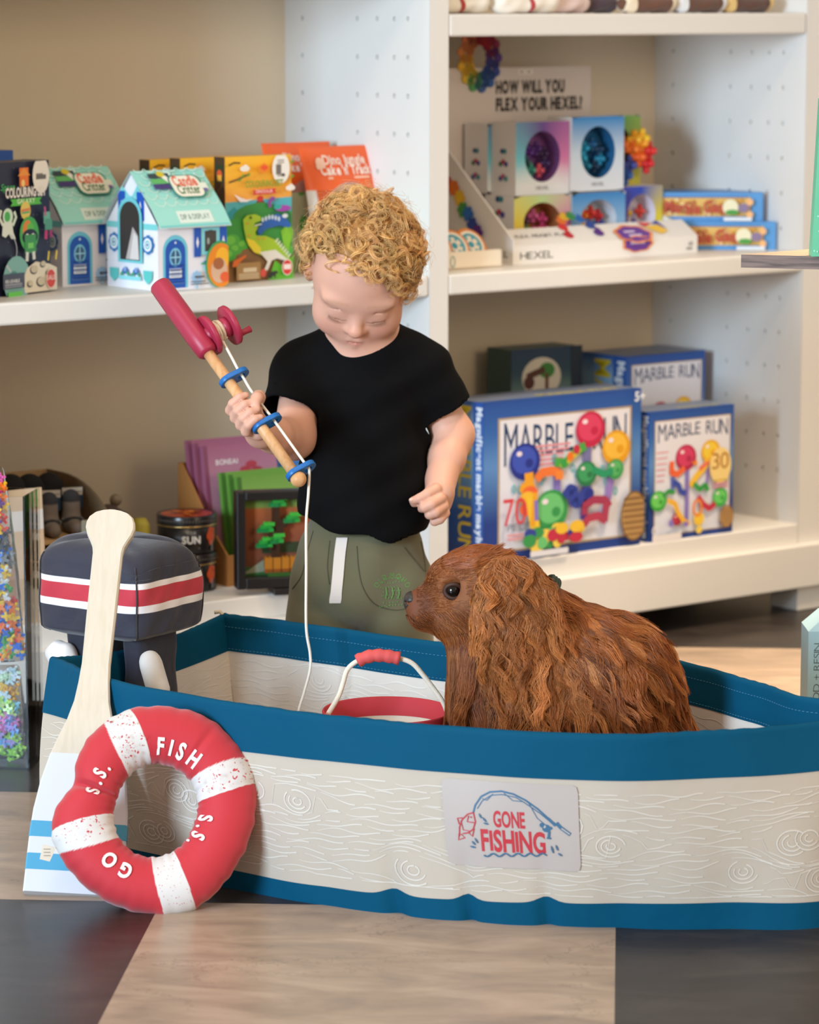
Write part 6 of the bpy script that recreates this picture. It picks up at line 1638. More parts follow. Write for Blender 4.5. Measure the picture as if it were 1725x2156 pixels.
# local: x forward, y to the near side (negative) / far side (positive)
L_, T_ = 0.172, 0.150
zb, zt_ = 0.243, 0.372
mb = MB(); ex = 0.155
def cowl(U, V):
    a = U * 2 * pi
    # rounded box section, domed top, tucked bottom
    n = 7.0; ca, sa = np.cos(a), np.sin(a); r = (np.abs(ca) ** n + np.abs(sa) ** n) ** (-1 / n)
    k = np.where(V < 0.10, 0.72 + 0.28 * np.sin(np.clip(V / 0.10, 0, 1) * pi / 2), np.where(V > 0.80, np.cos(np.clip((V - 0.80) / 0.20, 0, 1) * pi / 2) ** 0.36, 1.0))
    puff = 1 + 0.05 * np.sin(np.clip(V / .85, 0, 1) * pi) 
    z = np.where(V > 0.80, zb + 0.099 + (zt_ - zb - 0.099) * np.sin(np.clip((V - 0.80) / 0.20, 0, 1) * pi / 2), zb + 0.099 * V / 0.80)
    wr = 1 + 0.012 * np.sin(a * 5 + V * 9) + 0.008 * np.sin(a * 13 - V * 14)
    x = r * ca * L_ / 2 * k * puff * wr; y = r * sa * T_ / 2 * k * puff * wr
    z = z - 0.006 * np.exp(-((np.abs(np.abs(ca) - np.abs(sa))) / 0.25) ** 2) * (V > 0.7) - 0.010 * (x / L_) * (V > 0.8) 
    return np.c_[x - 0.008, y, z]
def cowl_col(U, V):
    c = np.tile(lin('#2a2a39'), (len(U), 1)); q = V / 0.80
    c[((q > 0.43) & (q < 0.53)) | ((q > 0.755) & (q < 0.83))] = lin('#e8e4e6'); c[(q >= 0.53) & (q <= 0.755)] = lin('#b82c3c')
    return c
mb.grid(cowl, 176, 150, colfn=cowl_col, wrap_u=True)
M_MOT = mat('canvas', None, 0.72, sheen=0.2, bump=(60, 0.35, 0.003))
for q in (1, -1):
    for w in (1, -1):
        a = (atan2(w, q) / (2 * pi)) % 1; P = cowl(np.full(30, a), np.linspace(0.04, 0.86, 30)); mb.tube(P + np.array([q, w, 0]) * 0.0006, 0.0012, '#2a272e', 5)
mb.build('cowl', M_MOT, motor, fix=True)
def flap(name, x0, x1, z0, z1, hw):
    S = Sculpt(); S.box(((x0 + x1) / 2, 0, (z0 + z1) / 2), ((x1 - x0) / 2, hw, (z1 - z0) / 2), rd=0.014, k=0.004)
    S2 = lambda P: S(P) + 0.0022 * np.sin(P[:, 1] * 90 + P[:, 2] * 40) * np.sin(P[:, 2] * 55)
    V, F = skin(S2, (x0 - .012, -hw - .012, z0 - .012), (x1 + .012, hw + .012, z1 + .012), 0.004)
    return raw_mesh(name, V, F, mat('dark_canvas', '#232230', 0.75, sheen=0.2, bump=(60, 0.4, 0.003)), motor)
flap('inner_flap', 0.022, 0.058, 0.075, 0.262, 0.044); flap('outer_leg', -0.066, -0.018, 0.060, 0.262, 0.052)
mb = MB()
tm = world_to(motor)
pa, pb = tm(aty(312, 1378, 4.27)[None])[0], tm(aty(338, 1468, 4.20)[None])[0]
t = np.linspace(0, 1, 14)[:, None]; mb.tube(pa + (pb - pa) * t, np.r_[0.006, 0.0125, 0.0145, np.full(9, 0.0152), 0.013, 0.007], '#c6c2c0', 20)
mb.build('tiller_handle', mat('grey_satin', '#c9c6c4', 0.5, sheen=0.3, bump=(50, 0.3, 0.003)), motor)
S = Sculpt(); pc = tm(aty(128, 1378, 4.36)[None])[0]
S.ell(pc, (0.024, 0.016, 0.019), k=0.008); S.ell(pc + [0.010, 0, -0.014], (0.018, 0.014, 0.022), k=0.01)
V, F = skin(lambda P: S(P) + 0.001 * np.sin(P[:, 0] * 300), pc - 0.045, pc + 0.045, 0.003)
raw_mesh('propeller', V, F, mat('white_satin', '#d9d6d6', 0.5, sheen=0.3), motor)

# ================================================================== toy bucket in the boat
bk = aty(815, 1490, 4.125); bk[2] = 0.0075
bucket = thing('toy_bucket', 'cream fabric bucket with red rim and rope handle inside the boat', 'bucket', bk, 0.0)
BH, BR = 0.184, 0.0825
mb = MB()
mb.lathe([(0, 0), (0.062, 0), (0.066, 0.004), (BR - 0.003, BH - 0.024)], '#ddd2c0', 48, cap=False); mb.lathe([(BR - 0.006, BH - 0.024), (0.062, 0.006), (0, 0.006)], '#ddd2c0', 48, cap=False)
mb.lathe([(0.0, 0.128), (0.045, 0.130), (0.0715, 0.126)], '#cdbfa8', 40, cap=False)
mb.build('body', mat('cream_canvas', None, 0.85, bump=(40, 0.3, 0.003)), bucket)
mb = MB(); mb.lathe([(BR - 0.003, BH - 0.024), (BR, BH - 0.002), (BR - 0.001, BH), (BR - 0.003, BH - 0.001), (BR - 0.0065, BH - 0.024)], '#b8323c', 64, cap=False)
mb.build('rim', mat('red_canvas', '#b9343e', 0.75, bump=(60, 0.25, 0.002)), bucket)
h0, h1 = np.array([-BR + 0.004, 0.0, BH - 0.012]), np.array([BR - 0.004, 0.0, BH - 0.012])
hp = np.array([bk + h0, aty(712, 1468, 4.12), aty(722, 1440, 4.12), aty(733, 1408, 4.12), aty(760, 1388, 4.12), aty(792, 1380, 4.12), aty(830, 1384, 4.12), aty(866, 1395, 4.12), aty(890, 1420, 4.12), aty(915, 1452, 4.12), aty(935, 1482, 4.12), bk + h1]) - bk
hc = spline(hp, 60)
mb = MB(); mb.tube(hc, 0.0032, '#e2d6c2', 10); mb.build('rope_handle', mat('rope', '#e2d6c2', 0.9, bump=(300, 0.5, 0.001)), bucket)
mb = MB(); i0, i1 = 21, 35
g = hc[i0:i1]; mb.tube(g, 0.0082 + 0.0008 * np.sin(np.arange(len(g)) * 2.1), '#d0504f', 14); mb.build('grip', mat('coral_canvas', '#d2524f', 0.7, bump=(60, 0.3, 0.002)), bucket)

# ================================================================== acrylic holder on the floor at the far left
ac = atz(61, 1622, 0.0)
AA = radians(-8); AW, AD, AH = 0.20, 0.085, 0.392
hold2 = thing('acrylic_holder', 'clear acrylic holder with bags of puzzle pieces standing on the floor by the stern', 'holder', ac, AA)
M_CLEAR = glass('clear_acrylic', (0.965, 0.975, 0.98), 0.02, 1.25)
t_ = 0.003
mb = MB(); mb.box((-AW, 0, 0), (0, t_, AH)); mb.build('front_wall', M_CLEAR, hold2)
mb = MB(); mb.box((-t_, t_, 0), (0, AD, AH)); mb.build('side_wall', M_CLEAR, hold2)
mb = MB(); mb.box((-AW, AD, 0), (0, AD + t_, AH)); mb.build('back_wall', M_CLEAR, hold2)
mb = MB(); mb.box((-AW, t_, 0), (-t_, AD, t_)); mb.build('base', M_CLEAR, hold2)
M_FILM = glass('clear_film', (0.97, 0.97, 0.97), 0.05, 1.15)
def bag(label, x0, z0, x1, z1, hw, cols, seed, n):
    """A see-through bag stuffed with flat cross-shaped puzzle pieces."""
    a = np.array([x0, 0.042, z0]); b = np.array([x1, 0.042, z1]); d = b - a; Ln = np.linalg.norm(d); d /= Ln; p = np.array([d[2], 0, -d[0]]); y = np.array([0, 1.0, 0])
    ang = hold2.rotation_euler.z; R = np.array([[cos(ang), -sin(ang), 0], [sin(ang), cos(ang), 0], [0, 0, 1]])
    base = R @ a + np.array(hold2.location)
    t = thing('puzzle_bag', label, 'bag', base, ang, 'bags of puzzle pieces')
    mb = MB()
    def fn(U, V):
        q = np.sin(pi * np.clip(U, 0, 1)) ** 0.4
        A_ = 2 * pi * V; return (np.outer(U * Ln, d) + np.outer(hw * np.cos(A_) * (0.75 + .25 * q), p) + np.outer(0.030 * np.sin(A_) * q + 0.001 * np.sin(U * 60), y))
    mb.grid(fn, 40, 28, wrap_v=True); mb.build('film', M_FILM, t)
    rr = random.Random(seed); mb = MB()
    for i in range(n):
        u = (i + rr.random()) / n * 0.92 + 0.03; q = rr.uniform(-0.8, 0.8); yy = -sqrt(max(0, 1 - q * q)) * 0.022 * sin(pi * u) ** .4 + rr.uniform(0, 0.012)
        c = d * u * Ln + p * hw * q * .95 + y * yy
        e = Matrix.Rotation(rr.uniform(-0.7, 0.7), 3, 'X') @ Matrix.Rotation(rr.uniform(-.7, .7), 3, 'Z') @ Matrix.Rotation(rr.uniform(0, 6), 3, 'Y')
        e = np.array(e); cc = cols[int(u * len(cols) * 0.999)]; cc = rr.choice(cc)
        s = 0.0056
        for (ax_, az_) in ((1.0, 0.34), (0.34, 1.0)): mb.box((-ax_ * s, -0.0017, -az_ * s), (ax_ * s, 0.0017, az_ * s), cc, M=lambda V: V @ e.T + c)
        for k in range(4):
            mb.box((-0.3 * s, -.0017, -.3 * s), (.3 * s, .0017, .3 * s), cc, M=lambda V, k=k: (V + [s * cos(k * pi / 2) * 1.0, 0, s * sin(k * pi / 2) * 1.0]) @ e.T + c)
    o = mb.build('puzzle_pieces', M_PLASTIC, t); o['kind'] = 'stuff'
BR_ = ['#e8402a', '#f2c22a', '#2a6ac8', '#3a9a48', '#f07a2a', '#6a3a8a', '#e8e4e0', '#3a3636']
lz = lambda x, y: tuple((lambda p: (p[0], p[2]))(world_to(hold2)(aty(x, y, ac[1] + 0.04)[None])[0]))
a, b = lz(24, 1395), lz(-24, 985)
bag('clear bag of brightly coloured puzzle pieces, upper of two in the acrylic holder', a[0], a[1], b[0], b[1], 0.022, [BR_[:5], ['#e8402a', '#f2c22a', '#2a6ac8', '#f07a2a'], ['#2a6ac8', '#f2c22a', '#3a9a48', '#e8e4e0'], ['#3a3636', '#8a8886', '#2a6ac8', '#4a4644'], ['#6a3a8a', '#e8402a', '#f2c22a'], ['#c83a8a', '#f07a2a', '#f2c22a']], 2, 210)
a, b = lz(20, 1600), lz(8, 1402)
bag('clear bag of pastel puzzle pieces below the bright one, touching the bottom of the holder', a[0], a[1], b[0], b[1], 0.024, [['#a8d84a', '#b8e06a', '#8ac83a'], ['#6aa8d8', '#b09ad8', '#a8d86a'], ['#e07ab8', '#8aa8e0', '#b09ad8'], ['#b8e06a', '#c8e08a', '#8ac8d8'], ['#f2c24a', '#e8a83a', '#cfe0e8'], ['#dfe8ee', '#b8d0d8', '#c8e0c0']], 3, 110)

# ================================================================== display table at the right edge
tc0 = aty(1561, 536, 4.30)
table = thing('display_table', 'grey brown wooden display table whose corner juts in above the bow', 'table', (1.0, 4.45, 0), 0.0)
tt = world_to(table)
far = tc0 + np.array([0.42, 0.40, 0]); nr = tc0 + np.array([0.80, -0.255, 0])
pts = np.array([tc0, nr, nr + (far - tc0), far])
th_ = 0.0168
mb = MB(); V = np.vstack([tt(pts - [0, 0, th_]), tt(pts)])
mb.add(V, [(3, 2, 1, 0), (4, 5, 6, 7)]); mb.build('top', wood('table_top_wood', '#c9b59c', '#b7a088', (6, 30, 6), 0.5), table)
mb = MB(); mb.add(V, [(0, 1, 5, 4), (1, 2, 6, 5), (2, 3, 7, 6), (3, 0, 4, 7)]); mb.build('edge_band', wood('grey_oak_edge', '#857068', '#56463f', (10, 10, 190), 0.6), table)
for q in (0.30, 0.95):
    c = tt((tc0 * (1 - q) + (nr + far - tc0) * q)[None])[0]
    mb = MB(); mb.box((c[0] - 0.02, c[1] - 0.02, 0), (c[0] + 0.02, c[1] + 0.02, tc0[2] - th_ - 0.0005)); mb.build('leg', mat('dark_steel', '#2a2826', 0.4), table)
# upright mint sign box on the table
sb = aty(1709, 541, 4.26); sb[2] = tc0[2] + 0.0005
zt2 = float(aty(1722, 300, 4.27)[2])
mb = MB(); sw, sd, sh = 0.17, 0.03, 0.20
sk = lambda V: np.c_[V[:, 0] + 0.055 * V[:, 2], V[:, 1] + 0.10 * V[:, 2], V[:, 2]]
mb.box((0, 0, 0), (sw, sd, sh), '#66b894', M=sk)
A = Art(mb, lambda p, z: sk(np.c_[p[:, 0], np.full(len(p), -z), p[:, 1]])); rr = random.Random(2)
for _ in range(500): A.ell(rr.uniform(0.001, sw - .001), rr.uniform(0.001, sh - .001), 0.0008, 0.0012, '#bfe6d4', 6)
for z0, c in ((0.128, '#a83a78'), (0.090, '#d8486a'), (0.080, '#e0486a'), (0.046, '#d8486a')): A.text('CRAFTY KIDS', 0.004, z0, 0.008, c, w=0.12, bold=.03)
for z0 in (0.068, 0.030): A.text('PAINT', 0.004, z0, 0.007, '#f0e6b0', w=0.05, bold=.03)
A.text('GO!', 0.008, 0.008, 0.016, '#e0307a', w=0.05, bold=.05)
tag(mb.build('mint_box', M_PRINT, None, sb, 0.0), 'mint green speckled box with pink lettering standing on the display table', 'box')
# pale teal carton on the floor behind the bow
wb = np.array([0, 0, 0.0]); wc = aty(1703, 1330, 4.42)
hz2 = wc[2]
mb = MB(); ww_, wd_ = 0.11, 0.07
cl = '#a0c4d0'
V = [(0, 0.012, 0), (ww_, 0.012, 0), (ww_, wd_, 0), (0, wd_, 0), (0, 0, hz2), (0, 0, 0)]
mb.box((0, 0, 0), (ww_, wd_, hz2), cl)
mb.add([(0, 0, hz2), (ww_, 0, hz2), (ww_, wd_, hz2), (0, wd_, hz2), (0.022, 0.004, hz2 + 0.020), (ww_ - 0.022, 0.004, hz2 + 0.020), (ww_ - 0.022, wd_ - 0.004, hz2 + 0.020), (0.022, wd_ - 0.004, hz2 + 0.020)], [(4, 5, 6, 7), (0, 1, 5, 4), (1, 2, 6, 5), (2, 3, 7, 6), (3, 0, 4, 7)], '#aed0da')
A = Art(mb, face_map((0, 0, 0), (1, 0, 0), (0, 0, 1))); A.text('WOOD + RESIN', 0.0165, hz2 - 0.128, 0.0088, '#55696c', w=0.112, rot=pi / 2, bold=-0.01, slant=0.0)
A.rect(0.03, hz2 - 0.16, 0.06, 0.10, '#8fb5c0')
tag(mb.build('teal_carton', M_PRINT, None, (wc[0], wc[1], 0), 0.02, bevel=0.001), 'pale teal carton with dark upright lettering standing behind the bow', 'box')
# ================================================================== toddler
CP = lambda x, y, Y: aty(x, y, Y)
kid = thing('person', 'curly blond toddler in black T-shirt and olive trousers holding a toy rod', 'person', (-0.07, 4.63, 0.0), 0.0)
tk = world_to(kid)
# head frame: x to the picture's right, f out of the face, z up the skull
HC_ = CP(761, 562, 4.585)
pit, rol, yaw = radians(37), radians(7), radians(-3)
ex, ef, ez = np.array([1.0, 0, 0]), np.array([0, -cos(pit), -sin(pit)]), np.array([0, -sin(pit), cos(pit)])
ex, ez = ex * cos(rol) - ez * sin(rol), ez * cos(rol) + ex * sin(rol)
Rz = rotm('z', yaw); ex, ef, ez = Rz @ ex, Rz @ ef, Rz @ ez
HR = np.stack([ex, ef, ez], 1)
h = lambda x, f, z: HC_ + HR @ np.array([x, f, z])

# rod geometry, needed by the gripping hand
rodA, rodB = CP(336, 600, 4.52), CP(625, 1004, 4.36)
ra = (rodB - rodA); RL = np.linalg.norm(ra); ra = ra / RL
rl = np.array([0.92, 0.43, 0.39]); rl -= ra * (rl @ ra); rl /= np.linalg.norm(rl)
rm = np.cross(ra, rl)
rp_ = lambda t, l=0.0, m=0.0: rodA + ra * t * RL + rl * l + rm * m

def head(S):
    S.ell(h(0, -0.012, 0.014), (0.0685, 0.085, 0.067), HR, 0.01)
    S.ell(h(0, 0.018, -0.028), (0.0585, 0.055, 0.060), HR, 0.03)
    for s in (-1, 1):
        S.ell(h(s * 0.031, 0.038, -0.055), (0.029, 0.028, 0.029), HR, 0.02)      # full cheeks
        S.ell(h(s * 0.0258, 0.0605, -0.0285), (0.0140, 0.0095, 0.0105), HR, 0.008)  # lowered eyelids over the eyeballs
        S.ell(h(s * 0.027, 0.061, -0.007), (0.020, 0.0085, 0.0055), HR, 0.016)    # brow
    S.ell(h(0, 0.030, -0.060), (0.049, 0.040, 0.028), HR, 0.02)                   # jaw
    S.ell(h(0, 0.049, -0.0765), (0.023, 0.018, 0.0145), HR, 0.02)                  # chin
    S.ell(h(0, 0.058, -0.071), (0.021, 0.014, 0.014), HR, 0.012)                  # mouth mound
    S.cap(h(0, 0.066, -0.022), h(0, 0.079, -0.046), 0.0065, 0.0088, 0.008)        # nose
    S.ell(h(0, 0.0805, -0.0485), (0.0098, 0.0090, 0.0085), HR, 0.005)
    for s in (-1, 1): S.ell(h(s * 0.0095, 0.072, -0.0505), (0.0068, 0.0080, 0.0060), HR, 0.005)
    for s in (-1, 1): S.ell(h(s * 0.0052, 0.0775, -0.0572), (0.0028, 0.0035, 0.0022), HR, 0.0025, True)
    # lips
    S.chain([h(-0.0165, 0.063, -0.0725), h(-0.006, 0.0715, -0.0685), h(0, 0.0715, -0.0695), h(0.006, 0.0715, -0.0685), h(0.0165, 0.063, -0.0725)], [0.0018, 0.0036, 0.0034, 0.0036, 0.0018], 0.005)
    S.chain([h(-0.014, 0.063, -0.0748), h(0, 0.0708, -0.0772), h(0.014, 0.063, -0.0748)], [0.002, 0.0048, 0.002], 0.004)
    S.chain([h(-0.018, 0.0655, -0.0738), h(-0.006, 0.0755, -0.0722), h(0, 0.0762, -0.0730), h(0.006, 0.0755, -0.0722), h(0.018, 0.0655, -0.0738)], [0.0007, 0.0010, 0.0012, 0.0010, 0.0007], 0.0012, True)
    for s in (-1, 1):                                                            # crease above the lid and the lash line
        S.chain([h(s * 0.014, 0.0675, -0.0200), h(s * 0.0258, 0.0715, -0.0175), h(s * 0.039, 0.0635, -0.0215)], [0.0005, 0.0008, 0.0005], 0.003, True)
        S.chain([h(s * 0.0135, 0.0665, -0.034), h(s * 0.0258, 0.0715, -0.0372), h(s * 0.0395, 0.062, -0.034)], [0.0006, 0.0010, 0.0006], 0.0018, True)
    for s in (-1, 1):                                                            # ears
        S.ell(h(s * 0.0715, -0.012, -0.018), (0.0085, 0.016, 0.025), HR @ rotm('z', s * 0.35), 0.008)
        S.ell(h(s * 0.0785, -0.008, -0.016), (0.0042, 0.0085, 0.014), HR, 0.004, True)
    S.cap(h(0, -0.025, -0.055), CP(765, 742, 4.64), 0.043, 0.046, 0.025)          # neck

BODY = Sculpt()
head(BODY)
sh_l, sh_r = CP(644, 782, 4.645), CP(882, 784, 4.645)
el_l, wr_l = CP(618, 922, 4.575), CP(549, 911, 4.468)
el_r, wr_r = CP(955, 915, 4.645), CP(929, 1008, 4.585)
chest, belly, pelv = CP(768, 800, 4.645), CP(770, 1000, 4.625), CP(760, 1170, 4.635)
BODY.cap(CP(765, 748, 4.645), chest, 0.055, 0.070, 0.03); BODY.ell(chest, (0.080, 0.062, 0.075), k=0.03); BODY.ell(belly, (0.080, 0.074, 0.085), k=0.03); BODY.ell(pelv, (0.074, 0.062, 0.055), k=0.03)
BODY.cap(sh_l, sh_r, 0.030, k=0.02)
BODY.chain([sh_l, el_l], [0.031, 0.0285], 0.02); BODY.chain([el_l, el_l * .4 + wr_l * .6, wr_l], [0.0285, 0.0255, 0.0195], 0.014)
BODY.chain([sh_r, el_r], [0.031, 0.0275], 0.02); BODY.chain([el_r, el_r * .45 + wr_r * .55, wr_r], [0.0275, 0.0260, 0.0200], 0.014)
FEET = [np.array([-0.128, 4.655, 0.0]), np.array([-0.022, 4.645, 0.0])]
for s, f in zip((-1, 1), FEET):
    hip = pelv + [s * 0.038, 0.0, -0.02]; kn = np.array([hip[0] * .5 + f[0] * .5, hip[1] - 0.004, 0.155]); an = f + [0, 0, 0.045]
    BODY.chain([hip, kn, an], [0.040, 0.034, 0.024], 0.02); BODY.cap(an + [0, -0.005, -0.02], f + [0, -0.07, 0.018], 0.024, 0.018, 0.02)

# right hand (at the picture's left) closed round the rod
e2 = np.array([0, -1.0, 0]); e2 -= ra * (e2 @ ra); e2 /= np.linalg.norm(e2)
e1 = np.cross(ra, e2); e1 *= -np.sign(e1[0]); 
gc = lambda s, r, phi: rp_(0.672) + ra * s + r * (cos(phi) * e1 + sin(phi) * e2)
palm = gc(0.0, 0.024, radians(-70))
BODY.cap(wr_l, palm, 0.0185, 0.019, 0.012)
BODY.cap(gc(-0.016, 0.0215, radians(-62)), gc(0.019, 0.0225, radians(-66)), 0.0128, 0.0128, 0.008)
for i, (s, fr, ph) in enumerate(((-0.0218, 0.0058, 0), (-0.0086, 0.0062, 4), (0.0046, 0.0060, 8), (0.0168, 0.0054, -2))):
    q = 0.0082 + fr
    pts = [gc(s * 0.95, 0.0225, radians(-48)), gc(s, q + 0.0068, radians(-2)), gc(s, q + 0.0022, radians(46)), gc(s, q, radians(96)), gc(s + 0.001, q - 0.0006, radians(134 + ph))]
    BODY.chain(pts, [fr + .0012, fr + .0012, fr + .0004, fr - .0002, fr - .0012], 0.0018)
th = [gc(-0.010, 0.0235, radians(-95)), gc(-0.016, 0.0225, radians(-150)), gc(-0.010, 0.0190, radians(172)), gc(-0.003, 0.0165, radians(150))]
BODY.chain(th, [0.0105, 0.0085, 0.0074, 0.0062], 0.005)

# left hand hanging, fingers loosely drawn in
hc2 = CP(928, 1046, 4.565)
BODY.cap(wr_r, CP(926, 1032, 4.568), 0.0190, 0.0205, 0.012); BODY.ell(CP(929, 1048, 4.566), (0.0165, 0.018, 0.025), k=0.008)
for pts, r in (([(918, 1030, 4.548), (901, 1040, 4.538), (884, 1049, 4.536), (869, 1054, 4.538)], 0.0070),
               ([(926, 1050, 4.545), (908, 1062, 4.530), (894, 1068, 4.530), (888, 1071, 4.537)], 0.0076),
               ([(932, 1066, 4.548), (917, 1078, 4.532), (905, 1083, 4.534), (902, 1083, 4.544)], 0.0074),
               ([(936, 1080, 4.556), (926, 1093, 4.542), (915, 1098, 4.544), (912, 1096, 4.552)], 0.0066)):
    BODY.chain([CP(*p) for p in pts], [r + .0014, r + .0004, r - .0004, r - .0018], 0.0018)
BODY.chain([CP(914, 1030, 4.560), CP(899, 1044, 4.556), CP(884, 1055, 4.549), CP(872, 1060, 4.543)], [0.0100, 0.0080, 0.0068, 0.0054], 0.004)
# creases of the chubby wrists
lo, hi = BODY.bounds()
V, F = skin(BODY, lo, hi, 0.0019)
# natural skin pigment: lips, cheeks, knuckles, brows, lash line
L = (V - HC_) @ HR
col = np.tile(np.array(lin('#d3a08a')), (len(V), 1))
def tint(w, c):
    global col
    col = col * (1 - w[:, None]) + np.array(lin(c)) * w[:, None]
g = lambda p, r: np.exp(-(((L - np.array(p)) / np.array(r)) ** 2).sum(1))
for s in (-1, 1):
    tint(0.45 * g((s * 0.036, 0.060, -0.055), (0.020, 0.03, 0.016)), '#d28a76')
    tint(0.30 * g((s * 0.028, 0.070, -0.030), (0.016, 0.02, 0.010)), '#cf9a86')
    tint(0.55 * g((s * 0.075, -0.01, -0.018), (0.012, 0.03, 0.03)), '#d88e78')
    lash = np.exp(-((L[:, 2] - (-0.0372 + 26 * (np.abs(L[:, 0]) - 0.0258) ** 2 / 1.4)) / 0.0010) ** 2) * (np.abs(np.abs(L[:, 0]) - 0.0263) < 0.0128) * (L[:, 1] > 0.05)
    brow = np.exp(-((L[:, 2] - (-0.0035 - 9 * (np.abs(L[:, 0]) - 0.026) ** 2)) / 0.0026) ** 2) * (np.abs(np.abs(L[:, 0]) - 0.029) < 0.016) * (L[:, 1] > 0.045)
tint(0.75 * lash, '#8a6450'); tint(0.28 * brow, '#b88a60')
tint(0.65 * (np.exp(-((L[:, 2] + 0.0735) / 0.0048) ** 2) * np.exp(-(L[:, 0] / 0.0125) ** 4) * (L[:, 1] > 0.058)), '#c67a6c')
tint(0.35 * g((0, 0.085, -0.050), (0.012, 0.015, 0.010)), '#d88e78')
M_SKIN = mat('skin', None, 0.50, spec=0.35, sss=0.15)
raw_mesh('body', tk(V), F, M_SKIN, kid, col)
# lashes
for s in (-1, 1):
    mb = MB()
    for i in range(26):
        q = i / 25; x = 0.0140 + 0.0245 * q; z = -0.0375 + 26 * (x - 0.0258) ** 2 / 1.4; f = 0.0690 - 18 * (x - 0.0248) ** 2 
        d = np.array([(q - 0.5) * 0.006, 0.0062, -0.0035])
        a = np.array([x, f, z]); mb.tube([tk(h(s * p[0], p[1], p[2])) for p in (a, a + d * .5 + [0, 0, -.0006], a + d)], [0.00022, 0.00018, 0.00006], '#8a6a50', 4)
    mb.build('eyelash', mat('lash_hair', '#7a5a42', 0.6), kid)
# fingernails on the hanging hand
mb = MB()
for (x, y, Y), rr_ in (((866.5, 1052.5, 4.5335), 0.0036), ((872, 1058, 4.5385), 0.003)):
    mb.sphere(tk(CP(x, y, Y)), (rr_, 0.0018, rr_ * .8), '#e6b7a6', 12, 8)
mb.build('fingernail', mat('nail', '#e2b3a0', 0.3), kid)

# ---- T-shirt
SH = Sculpt()
SH.cap(CP(764, 752, 4.645), chest, 0.058, 0.078, 0.03); SH.ell(CP(770, 800, 4.645), (0.0865, 0.070, 0.085), k=0.03); SH.ell(CP(768, 930, 4.632), (0.0835, 0.074, 0.095), k=0.04); SH.ell(CP(767, 1070, 4.622), (0.0925, 0.087, 0.115), k=0.04)
SH.cap(CP(720, 757, 4.645), CP(642, 778, 4.645), 0.044, 0.038, k=0.03); SH.cap(CP(806, 757, 4.645), CP(884, 780, 4.645), 0.044, 0.038, k=0.03)
SH.chain([CP(640, 780, 4.645), CP(606, 872, 4.595)], [0.040, 0.0415], 0.03)
SH.chain([CP(886, 780, 4.645), CP(946, 873, 4.645)], [0.040, 0.0405], 0.03)
hemz = CP(760, 1120, 4.56)[2]
def cut_box(S, c, R, hx=0.2):
    S.box(c, (hx, hx, hx), R, 0.0005, 0.003, True)
# hem plane, sleeve ends, neck opening
SH.fn(lambda P: P[:, 2] - (hemz + 0.016 - 0.030 * np.clip((P[:, 0] + 0.145) / 0.12, 0, 1) + 0.0022 * np.sin(P[:, 0] * 75)), CP(760, 1150, 4.6), 0.3, 0.003, True)
dl = CP(606, 872, 4.595) - CP(640, 780, 4.645); dl /= np.linalg.norm(dl)
dr = CP(946, 873, 4.645) - CP(886, 780, 4.645); dr /= np.linalg.norm(dr)
el_c, er_c = CP(607, 868, 4.597), CP(944, 868, 4.645)
SH.fn(lambda P: np.maximum(-((P - el_c) @ dl), np.linalg.norm((P - el_c) - np.outer(np.clip((P - el_c) @ dl, -0.01, 0.07), dl), axis=1) - 0.0475), el_c, 0.12, 0.003, True)
SH.fn(lambda P: np.maximum(-((P - er_c) @ dr), np.linalg.norm((P - er_c) - np.outer(np.clip((P - er_c) @ dr, -0.01, 0.07), dr), axis=1) - 0.0475), er_c, 0.12, 0.003, True)
nk = CP(760, 716, 4.625)
SH.ell(CP(758, 694, 4.612), (0.046, 0.050, 0.036), k=0.004, sub=True)
# hollow it where the body and arms run through
SH.cap(el_c - dl * 0.03, el_c + dl * 0.05, 0.0345, k=0.003, sub=True); SH.cap(er_c - dr * 0.03, er_c + dr * 0.05, 0.034, k=0.003, sub=True)
SH.ell(CP(767, 1110, 4.625), (0.086, 0.080, 0.075), k=0.003, sub=True)
folds = lambda P: SH(P) + 0.0022 * np.sin(P[:, 0] * 38 + P[:, 2] * 55 + 2 * np.sin(P[:, 2] * 23)) * np.clip((0.56 - P[:, 2]) * 8, 0, 1) + 0.0012 * np.sin(P[:, 2] * 120 - P[:, 0] * 60)
lo, hi = SH.bounds()
V, F = skin(folds, lo, hi, 0.0028)
raw_mesh('tshirt', tk(V), F, mat('black_cotton', '#08080a', 0.9, spec=0.15, bump=(420, 0.25, 0.001)), kid)

# ---- trousers
TR = Sculpt()
TR.ell(CP(760, 1165, 4.632), (0.0895, 0.080, 0.085), k=0.03); TR.ell(CP(760, 1235, 4.634), (0.0895, 0.076, 0.060), k=0.03)
for s, f in zip((-1, 1), FEET):
    hp0 = CP(760 + s * 72 - (0 if s < 0 else -4), 1235, 4.628 + (0.008 if s < 0 else -0.010)); kn = np.array([f[0] * .6 + hp0[0] * .4, 4.632, 0.15])
    TR.chain([hp0, kn, f + [0, 0, 0.060]], [0.056, 0.052, 0.036], 0.010)
TR.box(np.array([-0.07, 4.63, -0.012]), (0.3, 0.2, 0.055), rd=0.002, k=0.003, sub=True)
ft = lambda P: TR(P) + 0.0018 * np.sin(P[:, 2] * 60 + P[:, 0] * 45) + 0.0012 * np.sin(P[:, 0] * 90 - P[:, 2] * 30)
lo, hi = TR.bounds(); lo[2] = 0.03
V, F = skin(ft, lo, hi, 0.0030)
M_OLIVE = mat('olive_fleece', '#69644c', 0.92, spec=0.2, sheen=0.25, bump=(500, 0.35, 0.001))
raw_mesh('trousers', tk(V), F, M_OLIVE, kid)
